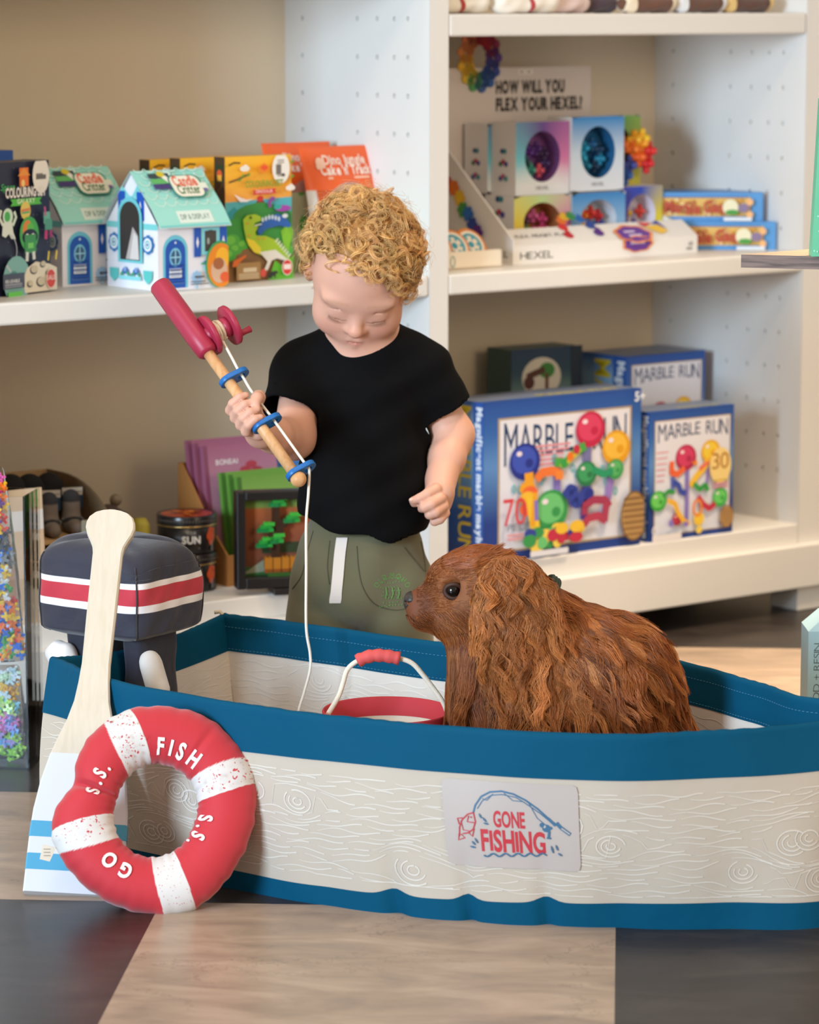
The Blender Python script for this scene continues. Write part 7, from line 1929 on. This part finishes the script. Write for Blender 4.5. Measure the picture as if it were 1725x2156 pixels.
def on_front(x, y, f=ft, lift=0.0006, Y0=4.50):
    """Where the line of sight through a photo point meets the cloth."""
    r = ray(x, y); r = r / r[1]; o = np.array([0, 0, CAM_H]); Y = Y0
    for _ in range(60):
        d = float(f((o + r * Y)[None])[0]); Y += max(min(d, 0.02), -0.01) * 0.7
        if abs(d) < 1e-4: break
    e = 1e-3; P = o + r * Y
    n = np.array([float(f((P + e * q)[None])[0]) for q in np.eye(3)]) - float(f(P[None])[0]); n /= np.linalg.norm(n) + 1e-9
    return P + n * lift
mb = MB()
def seam(pts, w=0.0007, c='#4a4635'):
    P = spline([(x, y) for x, y in pts], 26); mb.tube([tk(on_front(x, y, lift=0.0003)) for x, y in P], w, c, 5)
seam([(752, 1150), (756, 1200), (766, 1240), (790, 1272), (830, 1284), (858, 1280), (880, 1270)]); seam([(851, 1152), (870, 1176), (893, 1203)]); seam([(695, 1138), (692, 1165), (690, 1195), (694, 1230)], 0.0006); seam([(660, 1118), (648, 1160), (636, 1210), (616, 1240)])
seam([(886, 1140), (894, 1180), (897, 1230), (892, 1262)], 0.0006)
mb.build('pocket_seam', M_MATTE, kid)
mb = MB(); P = spline([(721, 1132), (716, 1170), (712, 1215), (709, 1248), (707, 1268)], 20)
C_ = np.array([tk(on_front(x, y, lift=0.0022)) for x, y in P]); w = np.full(20, 0.0078); w[-3:] = (0.0082, 0.0084, 0.0078)
V = np.vstack([C_ + np.c_[-w, 0 * w, 0 * w], C_ + np.c_[w, 0 * w, 0 * w], C_ + np.c_[w, 0 * w - 0.0022, 0 * w], C_ + np.c_[-w, 0 * w - 0.0022, 0 * w]])
mb.add(V, [(a * 20 + i, a * 20 + i + 1, ((a + 1) % 4) * 20 + i + 1, ((a + 1) % 4) * 20 + i) for a in range(4) for i in range(19)] + [(0, 20, 40, 60), (19, 79, 59, 39)], '#e6dcd4')
mb.build('drawstring', M_CLOTHC, kid)
# green stitched emblem on the pocket: an arc of letters over rows of stitches
mb = MB(); mpe = lambda p, z: np.array([tk(on_front(x, 2000 - y, lift=0.0004 + z * .3)) for x, y in p]).reshape(-1, 3)
A = Art(mb, mpe); GR = '#5f9a4a'
A.arc_text('OLD MOHO', 826, 760 - 8, 31, 11, GR, mid=pi / 2, bold=-0.01, sx=0.8, track=0.35)
rr = random.Random(6)
for j, (y, xa, xb) in enumerate(((1217, 808, 846), (1226, 804, 848), (1235, 800, 838), (1244, 806, 846), (1252, 802, 842), (1259, 812, 848), (1267, 806, 836), (1274, 798, 846))):
    x = xa
    while x < xb:
        A.line([(x, 2000 - y + (x - 826) * .08), (x + rr.uniform(1.5, 3.5), 2000 - y + (x - 826) * .08 + rr.uniform(-2, 3))], 1.3, GR); x += rr.uniform(4, 7)
for x0 in (812, 826, 839):
    A.line([(x0, 770 - 6), (x0 + 2, 752), (x0 - 1, 742)], 1.8, GR)
mb.build('green_emblem', M_MATTE, kid)
# ---- shoes (behind the boat)
for f in FEET:
    S = Sculpt(); S.cap(f + [0, 0.012, 0.026], f + [0, -0.072, 0.020], 0.030, 0.024, 0.02); S.box(f + [0, -0.03, -0.05], (0.1, 0.2, 0.052), rd=0.001, k=0.004, sub=True)
    V, F = skin(S, *S.bounds(), 0.004); raw_mesh('shoe', tk(V), F, mat('dark_shoe', '#3a3632', 0.6), kid)

# ---- curly hair
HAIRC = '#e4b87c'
hd = Sculpt(); hd.ell(h(0, -0.012, 0.014), (0.0685, 0.085, 0.067), HR, 0.01); hd.ell(h(0, 0.018, -0.028), (0.0585, 0.055, 0.060), HR, 0.03)
def hairline(L):
    """Positive where the scalp carries hair."""
    x, f, z = L.T
    front = z - (0.047 - 0.9 * np.abs(x) ** 1.5 * 0.9)
    lim = np.where(f > 0.005, 0.047 - 0.40 * x - 4.0 * x * x - (f < 0.045) * (0.045 - f) * 1.05, 0.0)
    lim = np.where(f <= 0.005, -0.010 - 0.010 * (x > 0) - (0.005 - f) * 0.9, lim)
    return z - np.maximum(lim, -0.075)
CAPS = Sculpt(); CAPS.ell(h(0, -0.013, 0.011), (0.0745, 0.0905, 0.0745), HR, 0.01); 
def capf(P):
    L = (P - HC_) @ HR
    d = CAPS(P) + 0.003 * np.sin(L[:, 0] * 190) * np.sin(L[:, 1] * 170 + 1) * np.sin(L[:, 2] * 180) + 0.0015
    return np.maximum(d, -(hairline(L) - 0.004) * 0.7)
lo, hi = HC_ - 0.11, HC_ + 0.11
V, F = skin(capf, lo, hi, 0.003)
M_HAIR = mat('blond_hair', None, 0.45, spec=0.4)
raw_mesh('hair', tk(V), F, M_HAIR, kid, np.tile(np.array(lin('#a3743f')), (len(V), 1)) * (0.9 + 0.2 * RNG.random((len(V), 1))))  # cap coloured darker than the curls, painting in the shade between locks
cu = []; cc = []; n_c = 0
tries = 0
roots = []
while n_c < 430 and tries < 20000:
    tries += 1
    d = RNG.normal(size=3); d /= np.linalg.norm(d); L0 = np.array([0, -0.013, 0.011]) + d * np.array([0.071, 0.087, 0.070])
    if hairline(L0[None])[0] < 0.001: continue
    # more locks where the photo sees them, none underneath at the nape
    if L0[1] < -0.06 and RNG.random() < 0.5: continue
    n_c += 1
    n = d / np.array([0.071, 0.087, 0.070]); n /= np.linalg.norm(n)
    # hair falls from the crown outward and forward
    fl = np.array([L0[0] * 6, L0[1] * 5 + 0.45, -0.55 + 0.1 * RNG.normal()]) + RNG.normal(size=3) * 0.35
    fl -= n * (fl @ n); fl /= np.linalg.norm(fl) + 1e-9
    bi = np.cross(n, fl)
    Rr = RNG.uniform(0.0070, 0.0155); sg = RNG.choice([-1, 1]); ph = RNG.uniform(0, 6.28)
    style = RNG.random(); m = 13; K = 26; t = np.linspace(0, 1, K)
    base_c = np.array(lin(HAIRC)) * RNG.uniform(0.74, 1.30) * np.array([1, RNG.uniform(.96, 1.02), RNG.uniform(.84, 1.05)])
    flat = style < 0.62                       # ringlets lying open on the head; the rest hang as coils
    turns = RNG.uniform(1.1, 1.9) if flat else RNG.uniform(1.4, 2.4)
    ln = RNG.uniform(0.002, 0.010) if flat else RNG.uniform(0.014, 0.030)
    tl = RNG.normal(size=3) * 0.35
    nn = n + tl; nn /= np.linalg.norm(nn)
    p1 = np.cross(nn, fl); p1 /= np.linalg.norm(p1); p2 = np.cross(nn, p1)
    for q in range(m):
        j = RNG.normal(size=3) * 0.0009
        R_ = Rr * (1 + RNG.normal() * 0.11); a = ph + sg * (2 * pi * turns * t * (1 + RNG.normal() * 0.02)) + RNG.normal() * 0.08
        grow = np.clip(t * 2.5 + 0.15, 0, 1) ** 0.8 * (1 - 0.25 * t)
        if flat:
            P = L0 + j + np.outer(t, fl) * ln + np.outer(R_ * grow * np.cos(a), p1) + np.outer(R_ * grow * np.sin(a), p2) + np.outer(-0.001 + 0.0150 * np.sin(pi * t * 0.62) + RNG.normal() * .0006, n)
        else:
            P = L0 + j + np.outer(t, fl) * ln + np.outer(R_ * .75 * grow * np.cos(a), bi) + np.outer(R_ * .75 * grow * (np.sin(a) + 0.6), n)
        cu.append(P); cc.append(base_c * RNG.uniform(0.82, 1.2))
# fine wisps round the outline, at the temples and over the forehead
for q in range(900):
    d = RNG.normal(size=3); d /= np.linalg.norm(d); L0 = np.array([0, -0.013, 0.011]) + d * np.array([0.071, 0.087, 0.070])
    if hairline(L0[None])[0] < -0.003: continue
    n = d; fl = RNG.normal(size=3); fl -= n * (fl @ n); fl /= np.linalg.norm(fl)
    K = 26; t = np.linspace(0, 1, K); R_ = RNG.uniform(0.008, 0.018); a = RNG.uniform(0, 6) + RNG.choice([-1, 1]) * t * RNG.uniform(4, 9)
    P = L0 + np.outer(t * RNG.uniform(0.012, 0.030), n) + np.outer(R_ * t * np.cos(a), fl) + np.outer(R_ * t * np.sin(a), np.cross(n, fl))
    cu.append(P); cc.append(np.array(lin('#d9b27a')) * RNG.uniform(0.9, 1.15))
P = np.array(cu); W3 = HC_ + P @ HR.T
# keep every strand off the skin
sh_ = W3.shape; flat = W3.reshape(-1, 3); n_ = np.array(h(0, -0.013, 0.011)); dd = np.empty(len(flat))
for s in range(0, len(flat), 20000):
    dd[s:s + 20000] = np.linalg.norm(((flat[s:s + 20000] - n_) @ HR) / np.array([0.071, 0.087, 0.070]), axis=1)
push = dd < 1.03; flat[push] = n_ + (flat[push] - n_) * (1.03 / dd[push])[:, None]
W3 = flat.reshape(sh_)
V, F = strands(tk(W3.reshape(-1, 3)).reshape(sh_), np.full(len(P), 0.00030), np.full(len(P), 0.00012))
raw_mesh('curls', V, F, M_HAIR, kid, np.repeat(np.array(cc), 26 * 3, axis=0))

# ================================================================== toy fishing rod
rod = thing('toy_fishing_rod', 'wooden toy fishing rod with red handle and reel, in the hand of the toddler', 'toy fishing rod', rp_(0.672), 0.0)
tr2 = world_to(rod)
RM = lambda o: (lambda V: tr2(o + np.outer(V[:, 0], rl) + np.outer(V[:, 1], rm) + np.outer(V[:, 2], ra)))
M_RED = mat('red_lacquer', '#a32a44', 0.42, spec=0.5)
M_BLUEW = mat('blue_lacquer', '#0d62a8', 0.4)
mb = MB(); HLn = 0.365 * RL
mb.lathe([(0.0, -0.001), (0.0132, -0.001), (0.0150, 0.002), (0.0155, 0.05), (0.0155, HLn - 0.03), (0.0145, HLn - 0.004), (0.0115, HLn), (0.0, HLn)], seg=36, M=RM(rodA), cap=False)
mb.build('handle', M_RED, rod)
mb = MB(); mb.lathe([(0.0077, HLn - 0.004), (0.0077, RL)], seg=24, M=RM(rodA)); mb.sphere(rodB + ra * 0.004, 0.0108, '#ffffff', 24, 14, M=tr2)
mb.build('dowel', wood('beech', '#d9a878', '#c9925f', (120, 120, 14), 0.45), rod)
def plate(t):
    """A stadium shaped line guide with a hole at its free end."""
    o = rp_(t); mb = MB(); n = 20; w, a = 0.0125, 0.0
    c1 = 0.0195
    out = [(c1 + w * cos(q), w * sin(q)) for q in np.linspace(-pi / 2, pi / 2, n)] + [(0.0 + w * cos(q), w * sin(q)) for q in np.linspace(pi / 2, 3 * pi / 2, n)]
    out = np.array(out); N = len(out); hr = 0.0058
    th2 = np.arctan2(out[:, 1], out[:, 0] - c1); inn = np.c_[c1 + hr * np.cos(th2), hr * np.sin(th2)]
    z0, z1 = -0.0035, 0.0035
    M = RM(o)
    for z, fl in ((z0, True), (z1, False)):
        V = M(np.vstack([np.c_[out, np.full(N, z)], np.c_[inn, np.full(N, z)]])); F = [(i, (i + 1) % N, N + (i + 1) % N, N + i) for i in range(N)]
        mb.add(V, [f[::-1] for f in F] if fl else F)
    for C in (out, inn):
        V = M(np.vstack([np.c_[C, np.full(N, z0)], np.c_[C, np.full(N, z1)]])); mb.add(V, [(i, (i + 1) % N, N + (i + 1) % N, N + i) for i in range(N)], smooth=True)
    mb.build('line_guide', M_BLUEW, rod, fix=True, bevel=0.0008)
GT = (0.505, 0.742, 0.985)
for t in GT: plate(t)
RO = rp_(0.295)
RX = lambda V: tr2(RO + np.outer(V[:, 2], rl) + np.outer(V[:, 0], ra) + np.outer(V[:, 1], rm))
for z0, z1, r in ((0.0135, 0.0205, 0.0285), (0.0455, 0.0525, 0.0285)):
    mb = MB(); mb.lathe([(0, z0), (r - 0.001, z0), (r, z0 + 0.001), (r, z1 - 0.001), (r - 0.001, z1), (0, z1)], seg=40, M=RX, cap=False); mb.build('reel_disc', M_RED, rod)
mb = MB(); mb.lathe([(0.0125, 0.010), (0.0125, 0.0225), (0.011, 0.0225), (0.011, 0.036), (0.0145, 0.0375), (0.0145, 0.046)], seg=30, M=RX); mb.build('spool', M_RED, rod)
mb = MB(); t = np.linspace(0, 1, 140); a = t * 2 * pi * 9
mb.tube(RX(np.c_[(0.0128 + 0.0015 * np.sin(t * 20)) * np.cos(a), (0.0128 + 0.0015 * np.sin(t * 20)) * np.sin(a), 0.0235 + 0.0115 * np.abs(np.sin(t * pi * 2.5))]), 0.0018, '#e6d8c4', 7)
gh = [rp_(q, 0.0205) for q in GT]
st = RX(np.array([[0.014, -0.002, 0.028]]))[0] + np.array(rod.location)
end = np.array([gh[2][0], gh[2][1], 0.012])
drop = [gh[2] + ra * 0.004, gh[2] + [0.001, -0.004, -0.035], CP(645, 1100, 4.365), CP(645, 1200, 4.362), CP(645, 1320, 4.36), CP(653, 1375, 4.36), CP(653, 1410, 4.358), CP(640, 1460, 4.355), CP(629, 1497, 4.35), CP(624, 1540, 4.35)]
last = CP(624, 1540, 4.35); drop += [last + [0.004, 0, -(last[2] - 0.03) * .5], np.array([last[0] + 0.01, last[1], 0.010])]
line = [st, st * .5 + gh[0] * .5, gh[0] - ra * .004, gh[0] + ra * 0.006, gh[0] * .6 + gh[1] * .4 + rl * -0.002, gh[1] - ra * 0.004, gh[1] + ra * 0.006, gh[1] * .5 + gh[2] * .5, gh[2] - ra * 0.004] + drop
mb.tube([tr2(p) for p in spline(line, 150)], 0.0019, '#e8dfd2', 8)
mb.build('line', mat('cotton_cord', None, 0.85, bump=(900, 0.6, 0.0008)), rod)
mb = MB(); mb.lathe([(0.0048, 0.050), (0.0042, 0.062), (0.0050, 0.070), (0.0, 0.0715)], seg=16, M=lambda V: RX(V + [0.0185, 0, 0])); mb.build('crank_knob', M_RED, rod)
# ================================================================== dog sitting in the boat
DY = 4.07
DP = lambda x, y, d=0.0: aty(x, y, DY + d)
dog = thing('dog', 'long haired chestnut brown spaniel sitting inside the play boat, head in profile', 'dog', (0.22, DY, 0.0075), 0.0)
td = world_to(dog)
S = Sculpt()
S.ell(DP(1000, 1236), (0.052, 0.047, 0.050), k=0.02)                 # skull
S.ell(DP(985, 1285), (0.044, 0.043, 0.036), k=0.025)                 # cheeks
S.cap(DP(938, 1270), DP(885, 1277), 0.0240, 0.0185, 0.016)           # muzzle
S.cap(DP(945, 1257), DP(886, 1263), 0.0185, 0.0125, 0.014)
S.ell(DP(884, 1300), (0.012, 0.016, 0.010), k=0.010); S.cap(DP(955, 1322), DP(893, 1308), 0.0155, 0.0095, 0.014)   # lips and jaw
S.ell(DP(940, 1213), (0.020, 0.030, 0.016), k=0.02)                  # brow
for s in (-1, 1):
    S.ell(DP(956, 1243, s * 0.0375), (0.0150, 0.0075, 0.0140), k=0.006, sub=True)     # eye sockets
    S.ell(DP(895, 1293, s * 0.013), (0.018, 0.009, 0.012), k=0.008)
S.cap(DP(1050, 1262), DP(1120, 1372, 0.01), 0.050, 0.066, 0.03)      # neck
S.ell(DP(1082, 1450), (0.064, 0.066, 0.090), k=0.04)                 # chest
S.cap(DP(1140, 1345, 0.01), DP(1262, 1440, 0.02), 0.060, 0.083, 0.04)
S.cap(DP(1262, 1440, 0.02), DP(1345, 1575, 0.03), 0.083, 0.074, 0.04)
S.ell(DP(1340, 1660, 0.03), (0.075, 0.085, 0.075), k=0.04)           # rump on the floor
S.ell(DP(1012, 1388), (0.036, 0.046, 0.050), k=0.03)                 # ruff under the throat
for d in (-0.055, 0.10): S.ell(DP(1270, 1690, d), (0.070, 0.034, 0.055), k=0.03)     # thighs
for d in (-0.035, 0.045):                                            # front legs and paws
    b = DP(1062, 1700, d); foot = np.array([b[0] - 0.012, b[1], 0.024])
    S.chain([DP(1088, 1480, d), DP(1068, 1620, d), foot], [0.040, 0.026, 0.019], 0.02); S.cap(foot + [0.004, 0, -0.002], foot + [-0.026, 0, -0.006], 0.019, 0.015, 0.01)
    r_ = DP(1230, 1700, d * 1.9 + .02); S.cap(np.array([r_[0] + 0.03, r_[1], 0.024]), np.array([r_[0] - 0.05, r_[1], 0.022]), 0.020, 0.016, 0.01)
# ears: soft leather flaps hanging from the skull
EARC = DP(1088, 1302, -0.066)
er_R = rotm('y', radians(-10)) @ rotm('z', radians(10))
S.cap(DP(1040, 1192, -0.040), DP(1062, 1240, -0.055), 0.018, 0.020, 0.015)
S.ell(EARC, (0.054, 0.014, 0.080), er_R, k=0.014)
S.ell(DP(1075, 1320, 0.058), (0.050, 0.013, 0.085), er_R, k=0.014)
S.cap(DP(1390, 1720, 0.09), DP(1480, 1730, 0.13), 0.022, 0.012, 0.02)  # tail on the floor
S.fn(lambda P: P[:, 2] - 0.009, (0.2, DY, -0.02), 0.6, 0.004, True)
lo, hi = S.bounds(); lo[2] = 0.0
V, F = skin(S, lo, hi, 0.0030)
def grad(P, e=0.0015):
    out = np.empty_like(P)
    for s in range(0, len(P), 1500):
        p = P[s:s + 1500]; d0 = S(p)
        out[s:s + 1500] = np.stack([S(p + e * q) - d0 for q in np.eye(3)], 1)
    return out / (np.linalg.norm(out, axis=1)[:, None] + 1e-9)
def pxy(P):
    w = P[:, 1] * _c + (CAM_H - P[:, 2]) * _s
    return PCX + FPX * P[:, 0] / w, PCY - FPX * (P[:, 1] * _s - (CAM_H - P[:, 2]) * _c) / w
X_, Y_ = pxy(V)
body_c = np.tile(np.array(lin('#8a5026')), (len(V), 1))
def tintd(w, c):
    global body_c
    body_c = body_c * (1 - w[:, None]) + np.array(lin(c)) * w[:, None]
muz = np.clip((928 - X_) / 30, 0, 1) * (Y_ < 1345) * (Y_ > 1225)
tintd(muz * 0.8, '#5e2d13')
mouth = np.exp(-((Y_ - (1306 + 0.16 * (X_ - 880))) / 3.5) ** 2) * (X_ < 950) * (X_ > 866)
tintd(mouth * 0.75, '#2e1a10')
ring_ = np.exp(-(((X_ - 956) / 24) ** 2 + ((Y_ - 1243) / 23) ** 2) ** 2) * (np.abs(V[:, 1] - DY) > 0.025); tintd(ring_ * 0.5, '#57290f')
raw_mesh('body', td(V), F, mat('dog_skin', None, 0.7, bump=(400, 0.3, 0.001)), dog, body_c)
# nose leather
N_ = Sculpt(); N_.ell(DP(868, 1263), (0.0105, 0.0150, 0.0110), k=0.004); N_.ell(DP(867, 1276), (0.0085, 0.0105, 0.0090), k=0.006)
for s in (-1, 1): N_.ell(DP(858, 1269, s * 0.0085), (0.0035, 0.0030, 0.0022), k=0.002, sub=True); N_.ell(DP(866, 1271, s * 0.014), (0.0045, 0.0022, 0.0018), k=0.002, sub=True)
v, f = skin(N_, *N_.bounds(), 0.0010); raw_mesh('nose', td(v), f, mat('nose_leather', '#2b2726', 0.34, spec=0.6, bump=(900, 0.5, 0.0006)), dog)
# eyes
for s in (-1, 1):
    mb = MB(); c = td(DP(955, 1243, s * 0.0325)); mb.sphere(c, 0.0104, '#0d0807', 28, 18)
    eye = mb.build('eye', mat('dark_eye', None, 0.05, spec=0.5), dog)
    mb = MB(); n = 40; a = np.arange(n + 1) * 2 * pi / n
    mb.tube(np.c_[c[0] + 0.0104 * np.cos(a), c[1] + s * (0.0050 - 0.0012 * np.cos(2 * a)), c[2] + 0.0086 * np.sin(a)], 0.0030, '#3a1d0e', 8); mb.build('eyelid', mat('lid_skin', '#3a1d0e', 0.6), dog)
# collar
mb = MB(); cA, cB = DP(1178, 1212, 0.0), DP(1085, 1335, 0.0)
cc_, cr = (cA + cB) / 2, np.linalg.norm(cA - cB) / 2 - 0.006; u = (cA - cB) / np.linalg.norm(cA - cB); a = np.linspace(0, 2 * pi, 60)
for q in (-0.004, 0, 0.004):
    ax_ = np.cross(u, [0, 1, 0]); mb.tube(td(cc_ + np.outer(cr * np.cos(a), u) + np.outer(0.056 * np.sin(a), [0, 1, 0]) + ax_ * q), 0.0032, '#243a30', 6)
mb.build('collar', mat('collar_web', '#22352c', 0.7), dog)

# ---- coat: long strands following the lie of the hair
ar = np.linalg.norm(np.cross(V[F[:, 1]] - V[F[:, 0]], V[F[:, 3]] - V[F[:, 0]]), axis=1)
fx, fy = X_[F[:, 0]], Y_[F[:, 0]]
wgt = ar * np.where(fy > 1600, 0.25, 1.0) * np.where(fx < 1010, 1.5, 1.0) * np.where(V[F[:, 0], 1] > DY + 0.045, 0.35, 1.0)
NS = 40000
ti = RNG.choice(len(F), NS, p=wgt / wgt.sum())
b1, b2 = RNG.random((2, NS))
P0 = V[F[ti, 0]] + b1[:, None] * (V[F[ti, 1]] - V[F[ti, 0]]) + b2[:, None] * (V[F[ti, 3]] - V[F[ti, 0]])
NN = grad(P0); px, py = pxy(P0)
ears = (np.abs(((P0 - EARC) @ er_R)[:, 0]) < 0.060) & (np.abs(((P0 - EARC) @ er_R)[:, 2]) < 0.092) & (((P0 - EARC) @ er_R)[:, 1] < 0.006) & (((P0 - EARC) @ er_R)[:, 1] > -0.03)
ear2 = (px > 1000) & (px < 1170) & (py < 1480) & (P0[:, 1] > DY + 0.045) & (py > 1180)
face = (px < 1022) & (py < 1352) & ~ears
topk = (py < 1200) & (px < 1110) & (px > 925) & ~ears
chestz = (px < 1062) & (py >= 1345) & ~ears
keep = ~(((px < 877) & (py < 1292)) | ((((px - 956) / 25) ** 2 + ((py - 1243) / 24) ** 2 < 1) & face))
G = np.zeros((NS, 3)); LEN = np.full(NS, 0.046); lift = np.full(NS, 0.30); wave = np.full(NS, 0.0046); freq = np.full(NS, 1.0)
G[:] = (0.34, 0, -1.0)                                                     # flanks: down and back
back_ = (px > 1160); G[back_] = np.c_[0.55 * np.ones(back_.sum()), np.zeros(back_.sum()), -0.85 * np.ones(back_.sum())]
LEN[back_] = 0.054
G[face] = (0.95, 0, 0.05); LEN[face] = np.where(px[face] < 935, 0.0050, 0.0090); lift[face] = 0.16; wave[face] = 0.0002
lowf = face & (py > 1285); G[lowf] = (0.8, 0, -0.55); LEN[lowf] = 0.011
jaw = face & (py > 1325) & (px > 905); G[jaw] = (0.35, 0, -1.0); LEN[jaw] = 0.018
G[topk] = (0.95, -0.05, 0.10); LEN[topk] = 0.026; lift[topk] = 0.26; wave[topk] = 0.0016
G[chestz] = (0.02, -0.05, -1.0); LEN[chestz] = 0.088; wave[chestz] = 0.0036; lift[chestz] = 0.22
le = (P0 - EARC) @ er_R
G[ears] = np.c_[0.15 + 2.0 * (le[ears, 0]), -0.03 * np.ones(ears.sum()), -1.0 * np.ones(ears.sum())]
tE = np.clip((0.078 - le[:, 2]) / 0.156, 0, 1)
LEN = np.where(ears, 0.040 + 0.055 * tE, LEN); wave[ears] = 0.0066; lift[ears] = 0.20; freq[ears] = 1.25
G[ear2] = (-0.05, 0.02, -1.0); LEN[ear2] = 0.075; wave[ear2] = 0.004
LEN *= RNG.uniform(0.75, 1.2, NS)
G -= NN * (G * NN).sum(1)[:, None] * 0.9; G /= np.linalg.norm(G, axis=1)[:, None] + 1e-9
# locks: each strand leans to the path of its guide
from mathutils.kdtree import KDTree
NG = 1250
gi = RNG.choice(NS, NG, replace=False); kd = KDTree(NG)
for k, q in enumerate(gi): kd.insert(P0[q], k)
kd.balance()
gk = np.array([kd.find(p)[1] for p in P0])
K = 9; t = np.linspace(0, 1, K)
gph = RNG.uniform(0, 6.28, NG); gam = RNG.uniform(0.5, 1.35, NG); gP = P0[gi]; gdir = np.stack([np.sin(gP[:, 0] * 75 + gP[:, 2] * 40 + 1.1 * i) + 0.7 * np.sin(gP[:, 2] * 95 - gP[:, 0] * 35 + 2 * i) for i in range(3)], 1) * 0.17 + RNG.normal(size=(NG, 3)) * 0.08
own = RNG.normal(size=(NS, 3)) * 0.07
D0 = G + NN * lift[:, None]; D0 /= np.linalg.norm(D0, axis=1)[:, None]
dirv = G + gdir[gk] * np.where(face, 0.25, 1)[:, None] + own; dirv /= np.linalg.norm(dirv, axis=1)[:, None]
side_ = np.cross(NN, G)
same = (np.linalg.norm(P0 - P0[gi[gk]], axis=1) < 0.022)
clump = np.where(face, 0.15, np.where(ears | chestz | ear2, 0.72, 0.58)) * same
path = np.empty((NS, K, 3)); path[:, 0] = P0 - NN * 0.0006
for k in range(1, K):
    q = t[k]
    st = (D0 * (1 - q) + dirv * q + np.array([0, 0, -0.30]) * (q * np.where(LEN > 0.02, 1, 0))[:, None]); st /= np.linalg.norm(st, axis=1)[:, None]
    path[:, k] = path[:, k - 1] + st * (LEN / (K - 1))[:, None]
wv = (np.sin(2 * pi * freq[:, None] * t[None] * np.clip(LEN / 0.05, 0.5, 2)[:, None] + gph[gk][:, None]) - np.sin(gph[gk])[:, None]) * (wave * gam[gk])[:, None] * np.minimum(1, t * 2.2)[None]
path += wv[..., None] * side_[:, None] + 0.5 * wv[..., None] * NN[:, None] * 0.4
gp = path[gi[gk]]
off = (P0 - P0[gi[gk]])[:, None]
path = path * (1 - (clump[:, None] * t[None] ** 0.8))[..., None] + (gp + off * (1 - 0.86 * t[None, :, None])) * (clump[:, None] * t[None] ** 0.8)[..., None]
path = path[keep]; NNk = NN[keep]; lk = LEN[keep]
# keep the hair outside the body and the face
fl_ = path[:, 1:].reshape(-1, 3)
for it in range(1):
    d = np.empty(len(fl_)); o = np.argsort(fl_[:, 0] // 0.03 * 1000 + fl_[:, 2] // 0.03)
    for s in range(0, len(fl_), 1500):
        i = o[s:s + 1500]; d[i] = S(fl_[i])
    bad = d < 0.0012
    g_ = np.repeat(NNk, K - 1, axis=0)[bad]
    fl_[bad] += g_ * (0.0015 - d[bad])[:, None].clip(0, 0.02)
fl_[:, 2] = np.maximum(fl_[:, 2], 0.010)
path[:, 1:] = fl_.reshape(len(path), K - 1, 3)
# pigment: chestnut, golden on the ears and crown, deeper on the face and throat
pal = np.array([lin(c) for c in ('#9c5a28', '#ad6b34', '#86481e', '#bd7c42', '#6e3a18', '#cd9258')])
gc_ = RNG.choice(6, NG, p=[.3, .25, .2, .12, .08, .05])
base = pal[gc_[gk]] * 0.75 * RNG.uniform(0.75, 1.3, NG)[gk][:, None] + pal[RNG.choice(6, NS)] * 0.25
base[ears] = base[ears] * 0.55 + np.array(lin('#cc8e55')) * 0.45 * RNG.uniform(0.55, 1.35, NG)[gk][ears][:, None]
body_m = ~(ears | face | topk | chestz); base[body_m] *= 0.86
base[face] = base[face] * 0.5 + np.array(lin('#8a4a1e')) * 0.5
base[topk] = base[topk] * 0.5 + np.array(lin('#9a5526')) * 0.5
mz = np.clip((930 - px) / 35, 0, 1) * face; base = base * (1 - 0.45 * mz[:, None]) + np.array(lin('#5a2a10')) * 0.45 * mz[:, None]
pale = face & (((px - 975) / 26) ** 2 + ((py - 1268) / 14) ** 2 < 1); base[pale] = base[pale] * 0.6 + np.array(lin('#a87850')) * 0.4
base[chestz] = base[chestz] * 0.6 + np.array(lin('#6a3a1c')) * 0.4
base *= np.array([1.12, 1.0, 0.92])
cols = (base * RNG.uniform(0.8, 1.2, (NS, 1)))[keep]
w0 = np.where(lk < 0.015, 0.00030, 0.00042)
v, f = strands(td(path.reshape(-1, 3)).reshape(path.shape), w0, w0 * 0.3)
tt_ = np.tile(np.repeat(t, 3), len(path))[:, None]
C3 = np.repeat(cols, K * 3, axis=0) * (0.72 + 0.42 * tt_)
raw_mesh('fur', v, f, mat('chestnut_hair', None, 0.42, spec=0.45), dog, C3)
